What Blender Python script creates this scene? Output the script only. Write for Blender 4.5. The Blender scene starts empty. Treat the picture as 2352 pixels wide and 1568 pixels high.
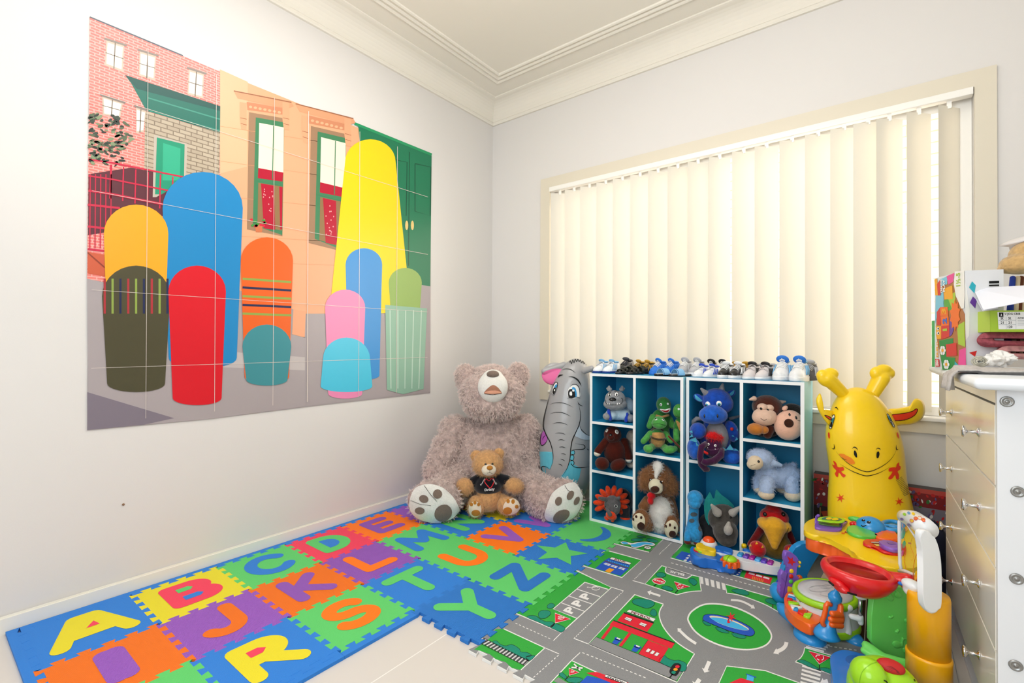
import bpy, bmesh, math, random
from math import sin, cos, pi, radians, sqrt, atan2
from mathutils import Vector, Matrix, noise, geometry
from mathutils.bvhtree import BVHTree
random.seed(7)
SC = bpy.context.scene
COL = SC.collection
V = Vector

# ------------------------------------------------------------------ camera
FPX = 1103.2                      # focal length in pixels of the 2352 px wide frame
YAW, PITCH, ROLL = -0.66354732, 0.00914574, 0.00561197
CAM = V((0, 0, 1.012))
def _basis():
    f = V((sin(YAW)*cos(PITCH), cos(YAW)*cos(PITCH), sin(PITCH)))
    r = V((cos(YAW), -sin(YAW), 0)); u = r.cross(f)
    c, s = cos(ROLL), sin(ROLL)
    return c*r + s*u, -s*r + c*u, f
RT, UP, FW = _basis()
cd = bpy.data.cameras.new('camera'); cam = bpy.data.objects.new('camera', cd); COL.objects.link(cam)
M4 = Matrix((RT, UP, -FW)).transposed().to_4x4(); M4.translation = CAM
cam.matrix_world = M4
cd.sensor_width = 36; cd.lens = FPX/2352*36; cd.clip_start = .02
SC.camera = cam

# measuring helpers: where the sight line of a point of the photograph meets a real plane of the room
def ray(px, py): return RT*((px-1176)/FPX) - UP*((py-784)/FPX) + FW
def onz(px, py, z): d = ray(px, py); return CAM + d*((z-CAM.z)/d.z)
def onx(px, py, x): d = ray(px, py); return CAM + d*((x-CAM.x)/d.x)
def ony(px, py, y): d = ray(px, py); return CAM + d*((y-CAM.y)/d.y)
def at(px, py, d): return CAM + ray(px, py)*d
def dep(p): return FW.dot(V(p)-CAM)

# ------------------------------------------------------------------ materials
def lin(h):
    if isinstance(h, str):
        h = h.lstrip('#'); c = [int(h[i:i+2], 16)/255 for i in (0, 2, 4)]
    else: c = h
    return tuple((x/12.92 if x <= .04045 else ((x+.055)/1.055)**2.4) for x in c) + (1,)
_M = {}
def mat(name, col, rough=.6, spec=.4, bump=0, scale=80, var=0, metal=0, sheen=0, coat=0, trans=0, wave=None, vscale=None, emit=0):
    if name in _M: return _M[name]
    m = bpy.data.materials.new(name); m.use_nodes = True
    nt = m.node_tree; b = nt.nodes['Principled BSDF']; c = lin(col)
    b.inputs['Base Color'].default_value = c
    b.inputs['Roughness'].default_value = rough
    b.inputs['Specular IOR Level'].default_value = spec
    b.inputs['Metallic'].default_value = metal
    b.inputs['Sheen Weight'].default_value = sheen
    b.inputs['Coat Weight'].default_value = coat
    b.inputs['Coat Roughness'].default_value = .08
    b.inputs['Transmission Weight'].default_value = trans
    if emit:
        b.inputs['Emission Color'].default_value = c; b.inputs['Emission Strength'].default_value = emit
    tc = nt.nodes.new('ShaderNodeTexCoord')
    def tex(kind, s):
        t = nt.nodes.new(kind); t.inputs['Scale'].default_value = s
        nt.links.new(tc.outputs['Object'], t.inputs['Vector']); return t
    if var:
        t = tex('ShaderNodeTexNoise', vscale or scale*.6); t.inputs['Detail'].default_value = 3
        r = nt.nodes.new('ShaderNodeValToRGB')
        r.color_ramp.elements[0].position = .3; r.color_ramp.elements[1].position = .7
        r.color_ramp.elements[0].color = tuple(x*(1-var) for x in c[:3])+(1,)
        r.color_ramp.elements[1].color = tuple(min(1, x*(1+var*.6)) for x in c[:3])+(1,)
        nt.links.new(t.outputs['Fac'], r.inputs['Fac']); nt.links.new(r.outputs['Color'], b.inputs['Base Color'])
    if bump or wave:
        bp = nt.nodes.new('ShaderNodeBump'); bp.inputs['Strength'].default_value = bump or .5; bp.inputs['Distance'].default_value = .004
        if wave:
            t = tex('ShaderNodeTexWave', wave[1]); t.bands_direction = wave[0]; t.inputs['Distortion'].default_value = wave[2] if len(wave) > 2 else 0
        else:
            t = tex('ShaderNodeTexNoise', scale); t.inputs['Detail'].default_value = 4
        nt.links.new(t.outputs['Fac'], bp.inputs['Height']); nt.links.new(bp.outputs['Normal'], b.inputs['Normal'])
    _M[name] = m; return m
def plush(name, col, var=.25, scale=120, bump=.6, sheen=.35): return mat(name, col, rough=.95, spec=.1, bump=bump, scale=scale, var=var, sheen=sheen, vscale=scale*.5)
def plastic(name, col, rough=.28): return mat(name, col, rough=rough, spec=.5, coat=.25)
def vinyl(name, col): return mat(name, col, rough=.3, spec=.5, coat=.3)
def flat(name, col, rough=.7): return mat(name, col, rough=rough, spec=.3)
BLACK = flat('black_print', '#101010', .5); WHITE = flat('white_print', '#f4f4f2', .5)

# ------------------------------------------------------------------ objects
def tag(o, label=None, cat=None, group=None, kind=None):
    if label: o['label'] = label
    if cat: o['category'] = cat
    if group: o['group'] = group
    if kind: o['kind'] = kind
    return o
def thing(name, label, cat, loc=(0, 0, 0), group=None, rotz=0):
    o = bpy.data.objects.new(name, None); COL.objects.link(o); o.empty_display_size = .05
    o.location = loc; o.rotation_euler = (0, 0, rotz)
    return tag(o, label, cat, group)
def origin(p):
    v = V((0, 0, 0))
    while p is not None: v = v + p.location; p = p.parent
    return v
def link(name, me, mats, parent=None):
    o = bpy.data.objects.new(name, me); COL.objects.link(o)
    for m in (mats if isinstance(mats, (list, tuple)) else [mats]): me.materials.append(m)
    if parent is not None: o.parent = parent
    return o
def children(o): return [c for c in bpy.data.objects if c.parent == o]
def dup(root, loc, rotz=0, label=None, group=None, matmap=None, scale=None):
    kids = {}
    for c in bpy.data.objects:
        if c.parent: kids.setdefault(c.parent.name, []).append(c)
    def cp(o, par):
        c = o.copy(); COL.objects.link(c); c.parent = par
        if matmap and c.type == 'MESH':
            c.data = o.data.copy()
            for i, m in enumerate(c.data.materials):
                if m.name in matmap: c.data.materials[i] = matmap[m.name]
        for k in kids.get(o.name, []): cp(k, c)
        return c
    r = cp(root, None); r.location = loc; r.rotation_euler = (0, 0, rotz)
    if scale: r.scale = scale
    if label: r['label'] = label
    if group: r['group'] = group
    return r
def R3(x=0, y=0, z=0): return (Matrix.Rotation(z, 3, 'Z') @ Matrix.Rotation(y, 3, 'Y') @ Matrix.Rotation(x, 3, 'X'))
def frame(n, up=(0, 0, 1)):          # 3x3 whose z axis is n
    n = V(n).normalized(); u = V(up)
    x = u.cross(n)
    if x.length < 1e-4: x = V((1, 0, 0)).cross(n)
    x.normalize(); return Matrix((x, n.cross(x), n)).transposed()
CAMF = Matrix((RT, FW, UP)).transposed()      # x right, y away, z up as one stands facing the corner

class B:
    """collects shapes in world coordinates; build() links them as ONE mesh object"""
    def __init__(s): s.bm = bmesh.new()
    def add(s, verts, faces, mi=0, smooth=True):
        vs = [s.bm.verts.new(v) for v in verts]; out = []
        for f in faces:
            try:
                fc = s.bm.faces.new([vs[i] for i in f]); fc.material_index = mi; fc.smooth = smooth; out.append(fc)
            except ValueError: pass
        return vs, out
    def box(s, lo, hi, mi=0, rot=None, c=None, front=None):
        (x0, y0, z0), (x1, y1, z1) = lo, hi
        vs = [V(p) for p in ((x0,y0,z0),(x1,y0,z0),(x1,y1,z0),(x0,y1,z0),(x0,y0,z1),(x1,y0,z1),(x1,y1,z1),(x0,y1,z1))]
        if rot is not None:
            c = V(c) if c is not None else V((0,0,0)); vs = [rot @ v + c for v in vs]
        _, fs = s.add(vs, [(0,3,2,1),(4,5,6,7),(0,1,5,4),(1,2,6,5),(2,3,7,6),(3,0,4,7)], mi, False)
        if front is not None: fs[2].material_index = front
        return fs
    def rbox(s, lo, hi, r, mi=0, rot=None, c=None, seg=3):
        t = bmesh.new(); (x0,y0,z0),(x1,y1,z1) = lo, hi
        bmesh.ops.create_cube(t, size=1)
        for v in t.verts: v.co = V((x0+(v.co.x+.5)*(x1-x0), y0+(v.co.y+.5)*(y1-y0), z0+(v.co.z+.5)*(z1-z0)))
        bmesh.ops.bevel(t, geom=t.edges[:], offset=r, segments=seg, profile=.5, affect='EDGES')
        s.merge(t, mi, rot, c)
    def merge(s, t, mi=0, rot=None, c=None, smooth=True):
        t.verts.index_update()
        vs = [v.co.copy() for v in t.verts]
        if rot is not None: vs = [rot @ v for v in vs]
        if c is not None: vs = [v+V(c) for v in vs]
        s.add(vs, [[v.index for v in f.verts] for f in t.faces], mi, smooth); t.free()
    def ell(s, c, r, rot=None, mi=0, u=24, v=14):
        if not isinstance(r, (tuple, list, Vector)): r = (r, r, r)
        c = V(c); vs = [V((0,0,-1))]; fs = []
        for i in range(1, v):
            t = -pi/2 + pi*i/v
            for j in range(u):
                a = 2*pi*j/u; vs.append(V((cos(t)*cos(a), cos(t)*sin(a), sin(t))))
        vs.append(V((0,0,1))); n = len(vs)-1
        for j in range(u): fs.append((0, 1+(j+1) % u, 1+j))
        for i in range(v-2):
            for j in range(u):
                a = 1+i*u+j; b = 1+i*u+(j+1) % u; fs.append((a, b, b+u, a+u))
        for j in range(u): fs.append((1+(v-2)*u+j, 1+(v-2)*u+(j+1) % u, n))
        vs = [V((p.x*r[0], p.y*r[1], p.z*r[2])) for p in vs]
        if rot is not None: vs = [rot @ p for p in vs]
        return s.add([p+c for p in vs], fs, mi)
    def tube(s, pts, r, mi=0, n=12, closed=False, flatten=None, caps=True):
        pts = [V(p) for p in pts]; m = len(pts)
        rs = r if isinstance(r, (list, tuple)) else [r]*m
        t0 = (pts[1]-pts[0]).normalized(); up = V((0,0,1)) if abs(t0.z) < .9 else V((1,0,0))
        vs = []; fs = []; prev = None
        for i, p in enumerate(pts):
            a = pts[(i-1) % m] if (closed or i > 0) else p; b = pts[(i+1) % m] if (closed or i < m-1) else p
            t = (b-a).normalized()
            if prev is None: x = up.cross(t).normalized()
            else: x = (prev - t*prev.dot(t)).normalized()
            prev = x; y = t.cross(x)
            for j in range(n):
                an = 2*pi*j/n; vs.append(p + (x*cos(an) + y*sin(an)*(flatten or 1))*rs[i])
        for i in range(m if closed else m-1):
            k = (i+1) % m
            for j in range(n): fs.append((i*n+j, i*n+(j+1) % n, k*n+(j+1) % n, k*n+j))
        if caps and not closed:
            fs.append(tuple(range(n-1, -1, -1))); fs.append(tuple((m-1)*n+j for j in range(n)))
        return s.add(vs, fs, mi)
    def cap(s, p0, p1, r0, r1, mi=0, n=16):     # capsule that tapers
        p0, p1 = V(p0), V(p1); t = (p1-p0).normalized(); pts = []; rs = []
        for i in range(6):
            a = -pi/2 + pi/2*i/5; pts.append(p0+t*r0*sin(a)*1); rs.append(max(1e-4, r0*cos(a)))
        for i in range(6):
            a = pi/2*i/5; pts.append(p1+t*r1*sin(a)); rs.append(max(1e-4, r1*cos(a)))
        return s.tube(pts, rs, mi, n)
    def lathe(s, prof, c=(0,0,0), rot=None, mi=0, n=32, sx=1, sy=1):
        vs = []; fs = []; c = V(c)
        for r, z in prof:
            for j in range(n):
                a = 2*pi*j/n; p = V((r*cos(a)*sx, r*sin(a)*sy, z)); vs.append((rot @ p if rot is not None else p)+c)
        for i in range(len(prof)-1):
            for j in range(n): fs.append((i*n+j, i*n+(j+1) % n, (i+1)*n+(j+1) % n, (i+1)*n+j))
        if prof[0][0] > 1e-4: fs.append(tuple(range(n-1, -1, -1)))
        if prof[-1][0] > 1e-4: fs.append(tuple((len(prof)-1)*n+j for j in range(n)))
        return s.add(vs, fs, mi)
    def prism(s, pts, z0, z1, mi=0, xf=None, bevel=0, seg=2, side=None):
        """extruded 2-D outline; xf maps (x, y, z) to the world"""
        t = bmesh.new(); n = len(pts)
        ar = sum(pts[i][0]*pts[(i+1) % n][1]-pts[(i+1) % n][0]*pts[i][1] for i in range(n))
        if ar < 0: pts = list(pts)[::-1]
        a = [t.verts.new((x, y, z0)) for x, y in pts]; b = [t.verts.new((x, y, z1)) for x, y in pts]
        if bevel: t.faces.new(a[::-1]); t.faces.new(b)
        else:
            for q in geometry.tessellate_polygon([[V((x, y, 0)) for x, y in pts]]):
                try: t.faces.new([b[i] for i in q]); t.faces.new([a[i] for i in q][::-1])
                except ValueError: pass
        for i in range(n): t.faces.new((a[i], a[(i+1) % n], b[(i+1) % n], b[i]))
        if bevel:
            es = [e for e in t.edges if e.verts[0].co.z == e.verts[1].co.z]
            bmesh.ops.bevel(t, geom=es, offset=bevel, segments=seg, profile=.5, affect='EDGES')
        bmesh.ops.triangulate(t, faces=[f for f in t.faces if len(f.verts) > 4])
        t.verts.index_update(); vs = [v.co.copy() for v in t.verts]
        t.normal_update(); nrm = [abs(f.normal.z) for f in t.faces]
        if xf is not None: vs = [xf(v) if callable(xf) else xf @ v for v in vs]
        _, fs = s.add(vs, [[v.index for v in f.verts] for f in t.faces], mi, bool(bevel)); t.free()
        if bevel:
            for f, q in zip(fs, nrm):
                if q > .995: f.smooth = False
        if side is not None:
            for f, q in zip(fs, nrm):
                if q < .5: f.material_index = side
    def build(s, name, mats, parent=None, vox=0, smooth=0, lump=0, lscale=20, decim=0, sub=0):
        bmesh.ops.recalc_face_normals(s.bm, faces=s.bm.faces[:])
        me = bpy.data.meshes.new(name); s.bm.to_mesh(me); s.bm.free()
        if vox:
            tmp = bpy.data.objects.new('tmp', me); COL.objects.link(tmp)
            r = tmp.modifiers.new('r', 'REMESH'); r.mode = 'VOXEL'; r.voxel_size = vox; r.use_smooth_shade = True
            if smooth:
                q = tmp.modifiers.new('s', 'SMOOTH'); q.iterations = smooth; q.factor = .5
            dg = bpy.context.evaluated_depsgraph_get()
            m2 = bpy.data.meshes.new_from_object(tmp.evaluated_get(dg)); m2.name = name; m2.materials.clear()
            bpy.data.objects.remove(tmp); bpy.data.meshes.remove(me); me = m2
            for p in me.polygons: p.use_smooth = True
        if lump:
            for v in me.vertices: v.co += v.normal*lump*noise.noise(v.co*lscale)
        o = link(name, me, mats, parent)
        org = origin(parent)
        if org.length:
            for v in me.vertices: v.co -= org
        if sub:
            q = o.modifiers.new('s', 'SUBSURF'); q.levels = q.render_levels = sub
        return o

def world_bvh(objs):
    vs, ps = [], []
    for o in objs:
        og = origin(o); k = len(vs)
        vs += [v.co+og for v in o.data.vertices]; ps += [[i+k for i in p.vertices] for p in o.data.polygons]
    return BVHTree.FromPolygons(vs, ps)

# ------------------------------------------------------------------ printing on surfaces
class Plane_:
    def __init__(s, p, n): s.p, s.n = V(p), V(n).normalized()
    def __call__(s, px, py):
        d = ray(px, py); return CAM+d*((s.p-CAM).dot(s.n)/d.dot(s.n)), s.n
class Skin:
    def __init__(s, objs): s.b = world_bvh(objs if isinstance(objs, list) else [objs]); s.last = None
    def __call__(s, px, py):
        d = ray(px, py).normalized(); h = s.b.ray_cast(CAM, d)
        if h[0] is None:
            if s.last is None: return None
            c = CAM+d*(s.last-CAM).length; q = s.b.find_nearest(c); return q[0], q[1]
        s.last = h[0]; n = h[1]
        return h[0], (n if n.dot(d) < 0 else -n)
def cr(pts, n=8, closed=True):
    out = []; m = len(pts); P = [V((p[0], p[1], 0)) for p in pts]
    for i in range(m if closed else m-1):
        p0, p1, p2, p3 = (P[(i-1) % m] if closed or i > 0 else P[i]), P[i], P[(i+1) % m], (P[(i+2) % m] if closed or i+2 < m else P[(i+1) % m])
        for k in range(n):
            t = k/n; q = .5*((2*p1)+(p2-p0)*t+(2*p0-5*p1+4*p2-p3)*t*t+(3*p1-p0-3*p2+p3)*t**3); out.append((q.x, q.y))
    if not closed: out.append(tuple(pts[-1]))
    return out
def oval(cx, cy, rx, ry, rot=0, n=24):
    c, s = cos(rot), sin(rot); return [(cx+rx*cos(2*pi*i/n)*c-ry*sin(2*pi*i/n)*s, cy+rx*cos(2*pi*i/n)*s+ry*sin(2*pi*i/n)*c) for i in range(n)]
def lerp2(a, b, t): return (a[0]+(b[0]-a[0])*t, a[1]+(b[1]-a[1])*t)
def quadmap(q, u, v):           # q = TL, TR, BR, BL
    return lerp2(lerp2(q[3], q[2], u), lerp2(q[0], q[1], u), v)
_T = {}
def text_tris(s, bold=.02):
    if (s, bold) in _T: return _T[(s, bold)]
    c = bpy.data.curves.new('t', 'FONT'); c.body = s; c.size = 1; c.offset = bold; c.resolution_u = 3; c.fill_mode = 'FRONT'
    o = bpy.data.objects.new('t', c); COL.objects.link(o); dg = bpy.context.evaluated_depsgraph_get()
    me = bpy.data.meshes.new_from_object(o.evaluated_get(dg)); vs = [(v.co.x, v.co.y) for v in me.vertices]; ps = [tuple(p.vertices) for p in me.polygons]
    bpy.data.objects.remove(o); bpy.data.curves.remove(c); bpy.data.meshes.remove(me)
    x0, x1 = min(v[0] for v in vs), max(v[0] for v in vs); y0, y1 = min(v[1] for v in vs), max(v[1] for v in vs)
    r = ([((x-x0)/(x1-x0), (y-y0)/(y1-y0)) for x, y in vs], ps); _T[(s, bold)] = r; return r
def cdt(polys, step=None):
    """union of 2-D outlines -> vertices, triangles (with inner points every step)"""
    vs, es, fs = [], [], []
    for p in polys:
        k = len(vs); n = len(p); vs += [V((x, y)) for x, y in p]; fs.append([k+i for i in range(n)])
    if step:
        x0, x1 = min(v.x for v in vs), max(v.x for v in vs); y0, y1 = min(v.y for v in vs), max(v.y for v in vs)
        y = y0+step*.5; row = 0
        while y < y1:
            x = x0+step*(.5 if row % 2 else .1)
            while x < x1: vs.append(V((x, y))); x += step
            y += step*.87; row += 1
    r = geometry.delaunay_2d_cdt(vs, es, fs, 1, 1e-7)
    return [(v.x, v.y) for v in r[0]], [tuple(f) for f in r[2]]
class Print:
    """flat shapes laid on a surface, each layer a fraction of a millimetre above the one below; one mesh"""
    def __init__(s, surf, lay=.0003, base=.0004): s.s, s.lay, s.base, s.v, s.f, s.m, s.mats = surf, lay, base, [], [], [], []
    def mi(s, m):
        if m not in s.mats: s.mats.append(m)
        return s.mats.index(m)
    def tris(s, pts, tr, m, layer):
        k = len(s.v); ok = []
        for p in pts:
            h = s.s(*p)
            if h is None: ok.append(False); s.v.append(V((0, 0, 0))); continue
            ok.append(True); s.v.append(h[0]+h[1]*(s.base+s.lay*layer))
        i = s.mi(m)
        for t in tr:
            if all(ok[j] for j in t): s.f.append([k+j for j in t]); s.m.append(i)
    def poly(s, pts, m, layer=0, step=None):
        a, b = cdt([pts] if not isinstance(pts[0][0], (tuple, list)) else pts, step); s.tris(a, b, m, layer)
    def line(s, pts, w, m, layer=0, closed=False, step=None, taper=False):
        if step:
            q = []
            n = len(pts)
            for i in range(n if closed else n-1):
                a, b = pts[i], pts[(i+1) % n]; k = max(1, int(math.hypot(b[0]-a[0], b[1]-a[1])/step))
                q += [lerp2(a, b, j/k) for j in range(k)]
            if not closed: q.append(pts[-1])
            pts = q
        n = len(pts); L, R_ = [], []
        for i in range(n):
            a = pts[(i-1) % n] if (closed or i > 0) else pts[i]; b = pts[(i+1) % n] if (closed or i < n-1) else pts[i]
            dx, dy = b[0]-a[0], b[1]-a[1]; l = math.hypot(dx, dy) or 1
            ww = w/2*((max(.15, sin(pi*(i+.3)/(n-.4))) if taper else 1))
            L.append((pts[i][0]-dy/l*ww, pts[i][1]+dx/l*ww)); R_.append((pts[i][0]+dy/l*ww, pts[i][1]-dx/l*ww))
        tr = []
        for i in range(n if closed else n-1):
            j = (i+1) % n; tr.append((i, j, n+j, n+i))
        s.tris(L+R_, tr, m, layer)
    def dash(s, a, b, n, w, m, layer=1, duty=.55):
        for i in range(n): s.line([lerp2(a, b, i/n), lerp2(a, b, (i+duty)/n)], w, m, layer)
    def text(s, t, q, m, layer=2, bold=.02):
        vs, ps = text_tris(t, bold); s.tris([quadmap(q, u, v) for u, v in vs], ps, m, layer)
    def build(s, name, parent=None, thick=0):
        me = bpy.data.meshes.new(name); og = origin(parent)
        me.from_pydata([v-og for v in s.v], [], s.f); me.update()
        o = link(name, me, s.mats, parent)
        for p, i in zip(me.polygons, s.m): p.material_index = i
        return o
def dot(surf, px, py, rx, ry, m, name, parent, rot=0, bulge=.35, sink=.0, label=None):
    """a small lens-shaped piece (an eye, a nose, a knob) sitting on a surface; rx, ry as seen in pixels"""
    p, n = surf(px, py); s = dep(p)/FPX
    f = frame(n); b = B()
    b.ell(p+n*sink, (rx*s, ry*s, max(rx, ry)*s*bulge), f @ Matrix.Rotation(rot, 3, 'Z'))
    o = b.build(name, m, parent)
    if label: o['label'] = label
    return o
# ================================================================== ROOM
XL, YW, XR, YB, ZC = -2.43, 2.85, .86, -1.25, 2.86
wallm = mat('wall_paint', '#dcd9d6', rough=.75, spec=.25, bump=.04, scale=250)
ceilm = mat('ceiling_paint', '#e6e1d6', rough=.8, spec=.2)
trimm = mat('gloss_trim', '#ebe7dc', rough=.4, spec=.4)
archm = mat('cream_architrave', '#dad2c0', rough=.5)
def struct(b, name, m, **k): o = b.build(name, m, **k); o['kind'] = 'structure'; return o
T = .12
WX0, WX1, WZ0, WZ1 = -1.885, .295, .70, 2.135       # window opening
b = B(); b.box((XL-T, YB, 0), (XL, YW+T, ZC)); struct(b, 'wall_left', wallm)
b = B()
b.box((XL, YW, 0), (WX0, YW+T, ZC)); b.box((WX1, YW, 0), (XR, YW+T, ZC)); b.box((WX0, YW, 0), (WX1, YW+T, WZ0)); b.box((WX0, YW, WZ1), (WX1, YW+T, ZC))
struct(b, 'wall_window', wallm)
b = B(); b.box((XR, YB, 0), (XR+T, YW+T, ZC)); struct(b, 'wall_right', wallm)
b = B(); b.box((XL-T, YB-T, 0), (XR+T, YB, ZC)); struct(b, 'wall_rear', wallm)
# floor: large cream tiles with thin grout
def tile_floor():
    m = bpy.data.materials.new('floor_tiles'); m.use_nodes = True; nt = m.node_tree; bs = nt.nodes['Principled BSDF']
    tc = nt.nodes.new('ShaderNodeTexCoord'); br = nt.nodes.new('ShaderNodeTexBrick')
    mp = nt.nodes.new('ShaderNodeMapping'); mp.inputs['Location'].default_value = (.02, -.03, 0)
    br.offset = 0; br.inputs['Scale'].default_value = 1; br.inputs['Brick Width'].default_value = .6; br.inputs['Row Height'].default_value = .6
    br.inputs['Mortar Size'].default_value = .0022; br.inputs['Mortar Smooth'].default_value = .2
    br.inputs['Color1'].default_value = lin('#d9d2ca'); br.inputs['Color2'].default_value = lin('#d6cfc8'); br.inputs['Mortar'].default_value = lin('#efebe5')
    nt.links.new(tc.outputs['Object'], mp.inputs['Vector']); nt.links.new(mp.outputs['Vector'], br.inputs['Vector']); nt.links.new(br.outputs['Color'], bs.inputs['Base Color'])
    bs.inputs['Roughness'].default_value = .32; return m
b = B(); b.box((XL-T, YB-T, -.08), (XR+T, YW+T, 0)); struct(b, 'floor', tile_floor())
b = B(); b.box((XL-T, YB-T, ZC), (XR+T, YW+T, ZC+.1)); struct(b, 'ceiling', ceilm)
# cornice and ceiling ridges: profile (distance from wall, height) swept round the four walls with mitres
def sweep(name, prof, m):
    b = B(); cs = [(XL, YB), (XR, YB), (XR, YW), (XL, YW)]; sg = [(1, 1), (-1, 1), (-1, -1), (1, -1)]
    vs = []; n = len(prof)
    for (x, y), (sx, sy) in zip(cs, sg): vs += [V((x+sx*d, y+sy*d, z)) for d, z in prof]
    fs = [(i*n+k, ((i+1) % 4)*n+k, ((i+1) % 4)*n+(k+1) % n, i*n+(k+1) % n) for i in range(4) for k in range(n)]
    b.add(vs, fs, 0, False); return struct(b, name, m)
prof = [(0, 2.722), (.014, 2.722), (.018, 2.730), (.018, 2.742)]
for i in range(9):
    a = pi/2*i/8; prof.append((.022+.105*(1-cos(a)), 2.744+.105*sin(a)))
prof += [(.14, 2.852), (.14, ZC+.001), (0, ZC+.001)]
sweep('trim_1', prof, ceilm)
for k, d in enumerate((.262, .298, .334)):
    sweep('trim_%d' % (k+2), [(d, ZC+.001), (d+.003, ZC-.008), (d+.012, ZC-.011), (d+.021, ZC-.008), (d+.024, ZC+.001)], ceilm)
# baseboards
def skirting(name, a, c):
    b = B(); b.box(a, c); bmesh.ops.bevel(b.bm, geom=[e for e in b.bm.edges if all(abs(v.co.z-c[2]) < 1e-4 for v in e.verts)], offset=.006, segments=2, affect='EDGES'); struct(b, name, trimm)
skirting('baseboard_left', (XL, YB, 0), (XL+.017, YW, .062))
skirting('baseboard_window', (XL, YW-.017, 0), (XR, YW, .062))
skirting('baseboard_right', (XR-.017, YB, 0), (XR, YW, .062))
b = B(); p = onx(283, 1158, XL); b.lathe([(.0045, 0), (.0045, .003), (.002, .006), (0, .006)], p, frame((1, 0, 0)), n=10)
tag(b.build('wall_screw', mat('rust_metal', '#8a6a50', .5, metal=.3)), 'tiny rusty screw left in the bare wall below the poster', 'screw')
# architrave, sill, window frame and glass
b = B(); AX0, AX1, AZ0, AZ1 = -1.963, .364, .632, 2.207; ty = YW-.016
b.box((AX0, ty, AZ0), (WX0, YW, AZ1)); struct(b, 'trim_5', archm)
b = B(); b.box((WX1, ty, AZ0), (AX1, YW, AZ1)); struct(b, 'trim_6', archm)
b = B(); b.box((WX0, ty, WZ1), (WX1, YW, AZ1)); struct(b, 'trim_7', archm)
b = B(); b.box((WX0, ty, AZ0), (WX1, YW, WZ0-.012)); struct(b, 'trim_8', archm)
whitem = mat('white_enamel', '#f4f2ec', rough=.35)
win = thing('window_1', None, None, ((WX0+WX1)/2, YW+.07, WZ0)); win['kind'] = 'structure'
b = B(); b.rbox((WX0, YW-.03, WZ0-.014), (WX1, YW+T, WZ0+.004), .004); b.build('window_sill', whitem, win)
b = B(); y0, y1 = YW+.06, YW+.1
fw = .05
for lo, hi in (((WX0+.001, y0, WZ0+.005), (WX0+fw, y1, WZ1-.001)), ((WX1-fw, y0, WZ0+.005), (WX1-.001, y1, WZ1-.001)), ((WX0+fw, y0, WZ0+.005), (WX1-fw, y1, WZ0+.045)), ((WX0+fw, y0, WZ1-.05), (WX1-fw, y1, WZ1-.001)), ((-.85, y0, WZ0+.045), (-.80, y1, WZ1-.05))): b.box(lo, hi)
b.build('window_frame', whitem, win)
gl = bpy.data.materials.new('window_glass'); gl.use_nodes = True; nt = gl.node_tree; nt.nodes.clear()
o_ = nt.nodes.new('ShaderNodeOutputMaterial'); mx = nt.nodes.new('ShaderNodeMixShader'); tr = nt.nodes.new('ShaderNodeBsdfTransparent'); gs = nt.nodes.new('ShaderNodeBsdfGlossy'); gs.inputs['Roughness'].default_value = .02
mx.inputs[0].default_value = .06; nt.links.new(tr.outputs[0], mx.inputs[1]); nt.links.new(gs.outputs[0], mx.inputs[2]); nt.links.new(mx.outputs[0], o_.inputs[0])
b = B(); b.box((WX0+.05, YW+.078, WZ0+.045), (WX1-.05, YW+.082, WZ1-.05)); b.build('window_pane', gl, win)
# brick wall of the neighbour, seen through the gaps
bk = bpy.data.materials.new('outside_brick'); bk.use_nodes = True; nt = bk.node_tree; bs = nt.nodes['Principled BSDF']; tc = nt.nodes.new('ShaderNodeTexCoord')
br = nt.nodes.new('ShaderNodeTexBrick'); br.inputs['Scale'].default_value = 1; br.inputs['Brick Width'].default_value = .24; br.inputs['Row Height'].default_value = .085; br.inputs['Mortar Size'].default_value = .006
br.inputs['Color1'].default_value = lin('#f2e4d8'); br.inputs['Color2'].default_value = lin('#ecd6c8'); br.inputs['Mortar'].default_value = lin('#d9c08a')
mp = nt.nodes.new('ShaderNodeMapping'); mp.inputs['Rotation'].default_value = (pi/2, 0, 0)
nt.links.new(tc.outputs['Object'], mp.inputs['Vector']); nt.links.new(mp.outputs['Vector'], br.inputs['Vector']); nt.links.new(br.outputs['Color'], bs.inputs['Base Color'])
b = B(); b.box((-3.5, YW+1.9, -.1), (2.5, YW+2.0, 3.4)); struct(b, 'wall_outside', bk)

# ------------------------------------------------------------------ vertical blind
vb = thing('vertical_blind', 'cream vertical blind with angled fabric slats hanging across the window', 'blind', ((WX0+WX1)/2, YW-.03, WZ1))
sl = bpy.data.materials.new('blind_fabric'); sl.use_nodes = True; nt = sl.node_tree; nt.nodes.clear()
o_ = nt.nodes.new('ShaderNodeOutputMaterial'); mx = nt.nodes.new('ShaderNodeMixShader'); df = nt.nodes.new('ShaderNodeBsdfDiffuse'); tl = nt.nodes.new('ShaderNodeBsdfTranslucent')
df.inputs['Color'].default_value = lin('#d6d5d0'); tl.inputs['Color'].default_value = lin('#fff6d8'); mx.inputs[0].default_value = .20
nt.links.new(df.outputs[0], mx.inputs[1]); nt.links.new(tl.outputs[0], mx.inputs[2]); nt.links.new(mx.outputs[0], o_.inputs[0])
b = B(); b.rbox((WX0+.004, YW-.03, WZ1-.034), (WX1-.004, YW+.012, WZ1-.002), .003); b.build('head_rail', whitem, vb)
pxs = [1265, 1297, 1332, 1369, 1407, 1447, 1488, 1533, 1579, 1628, 1681, 1733, 1790, 1849, 1907, 1960, 2013, 2083, 2156]
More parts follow.
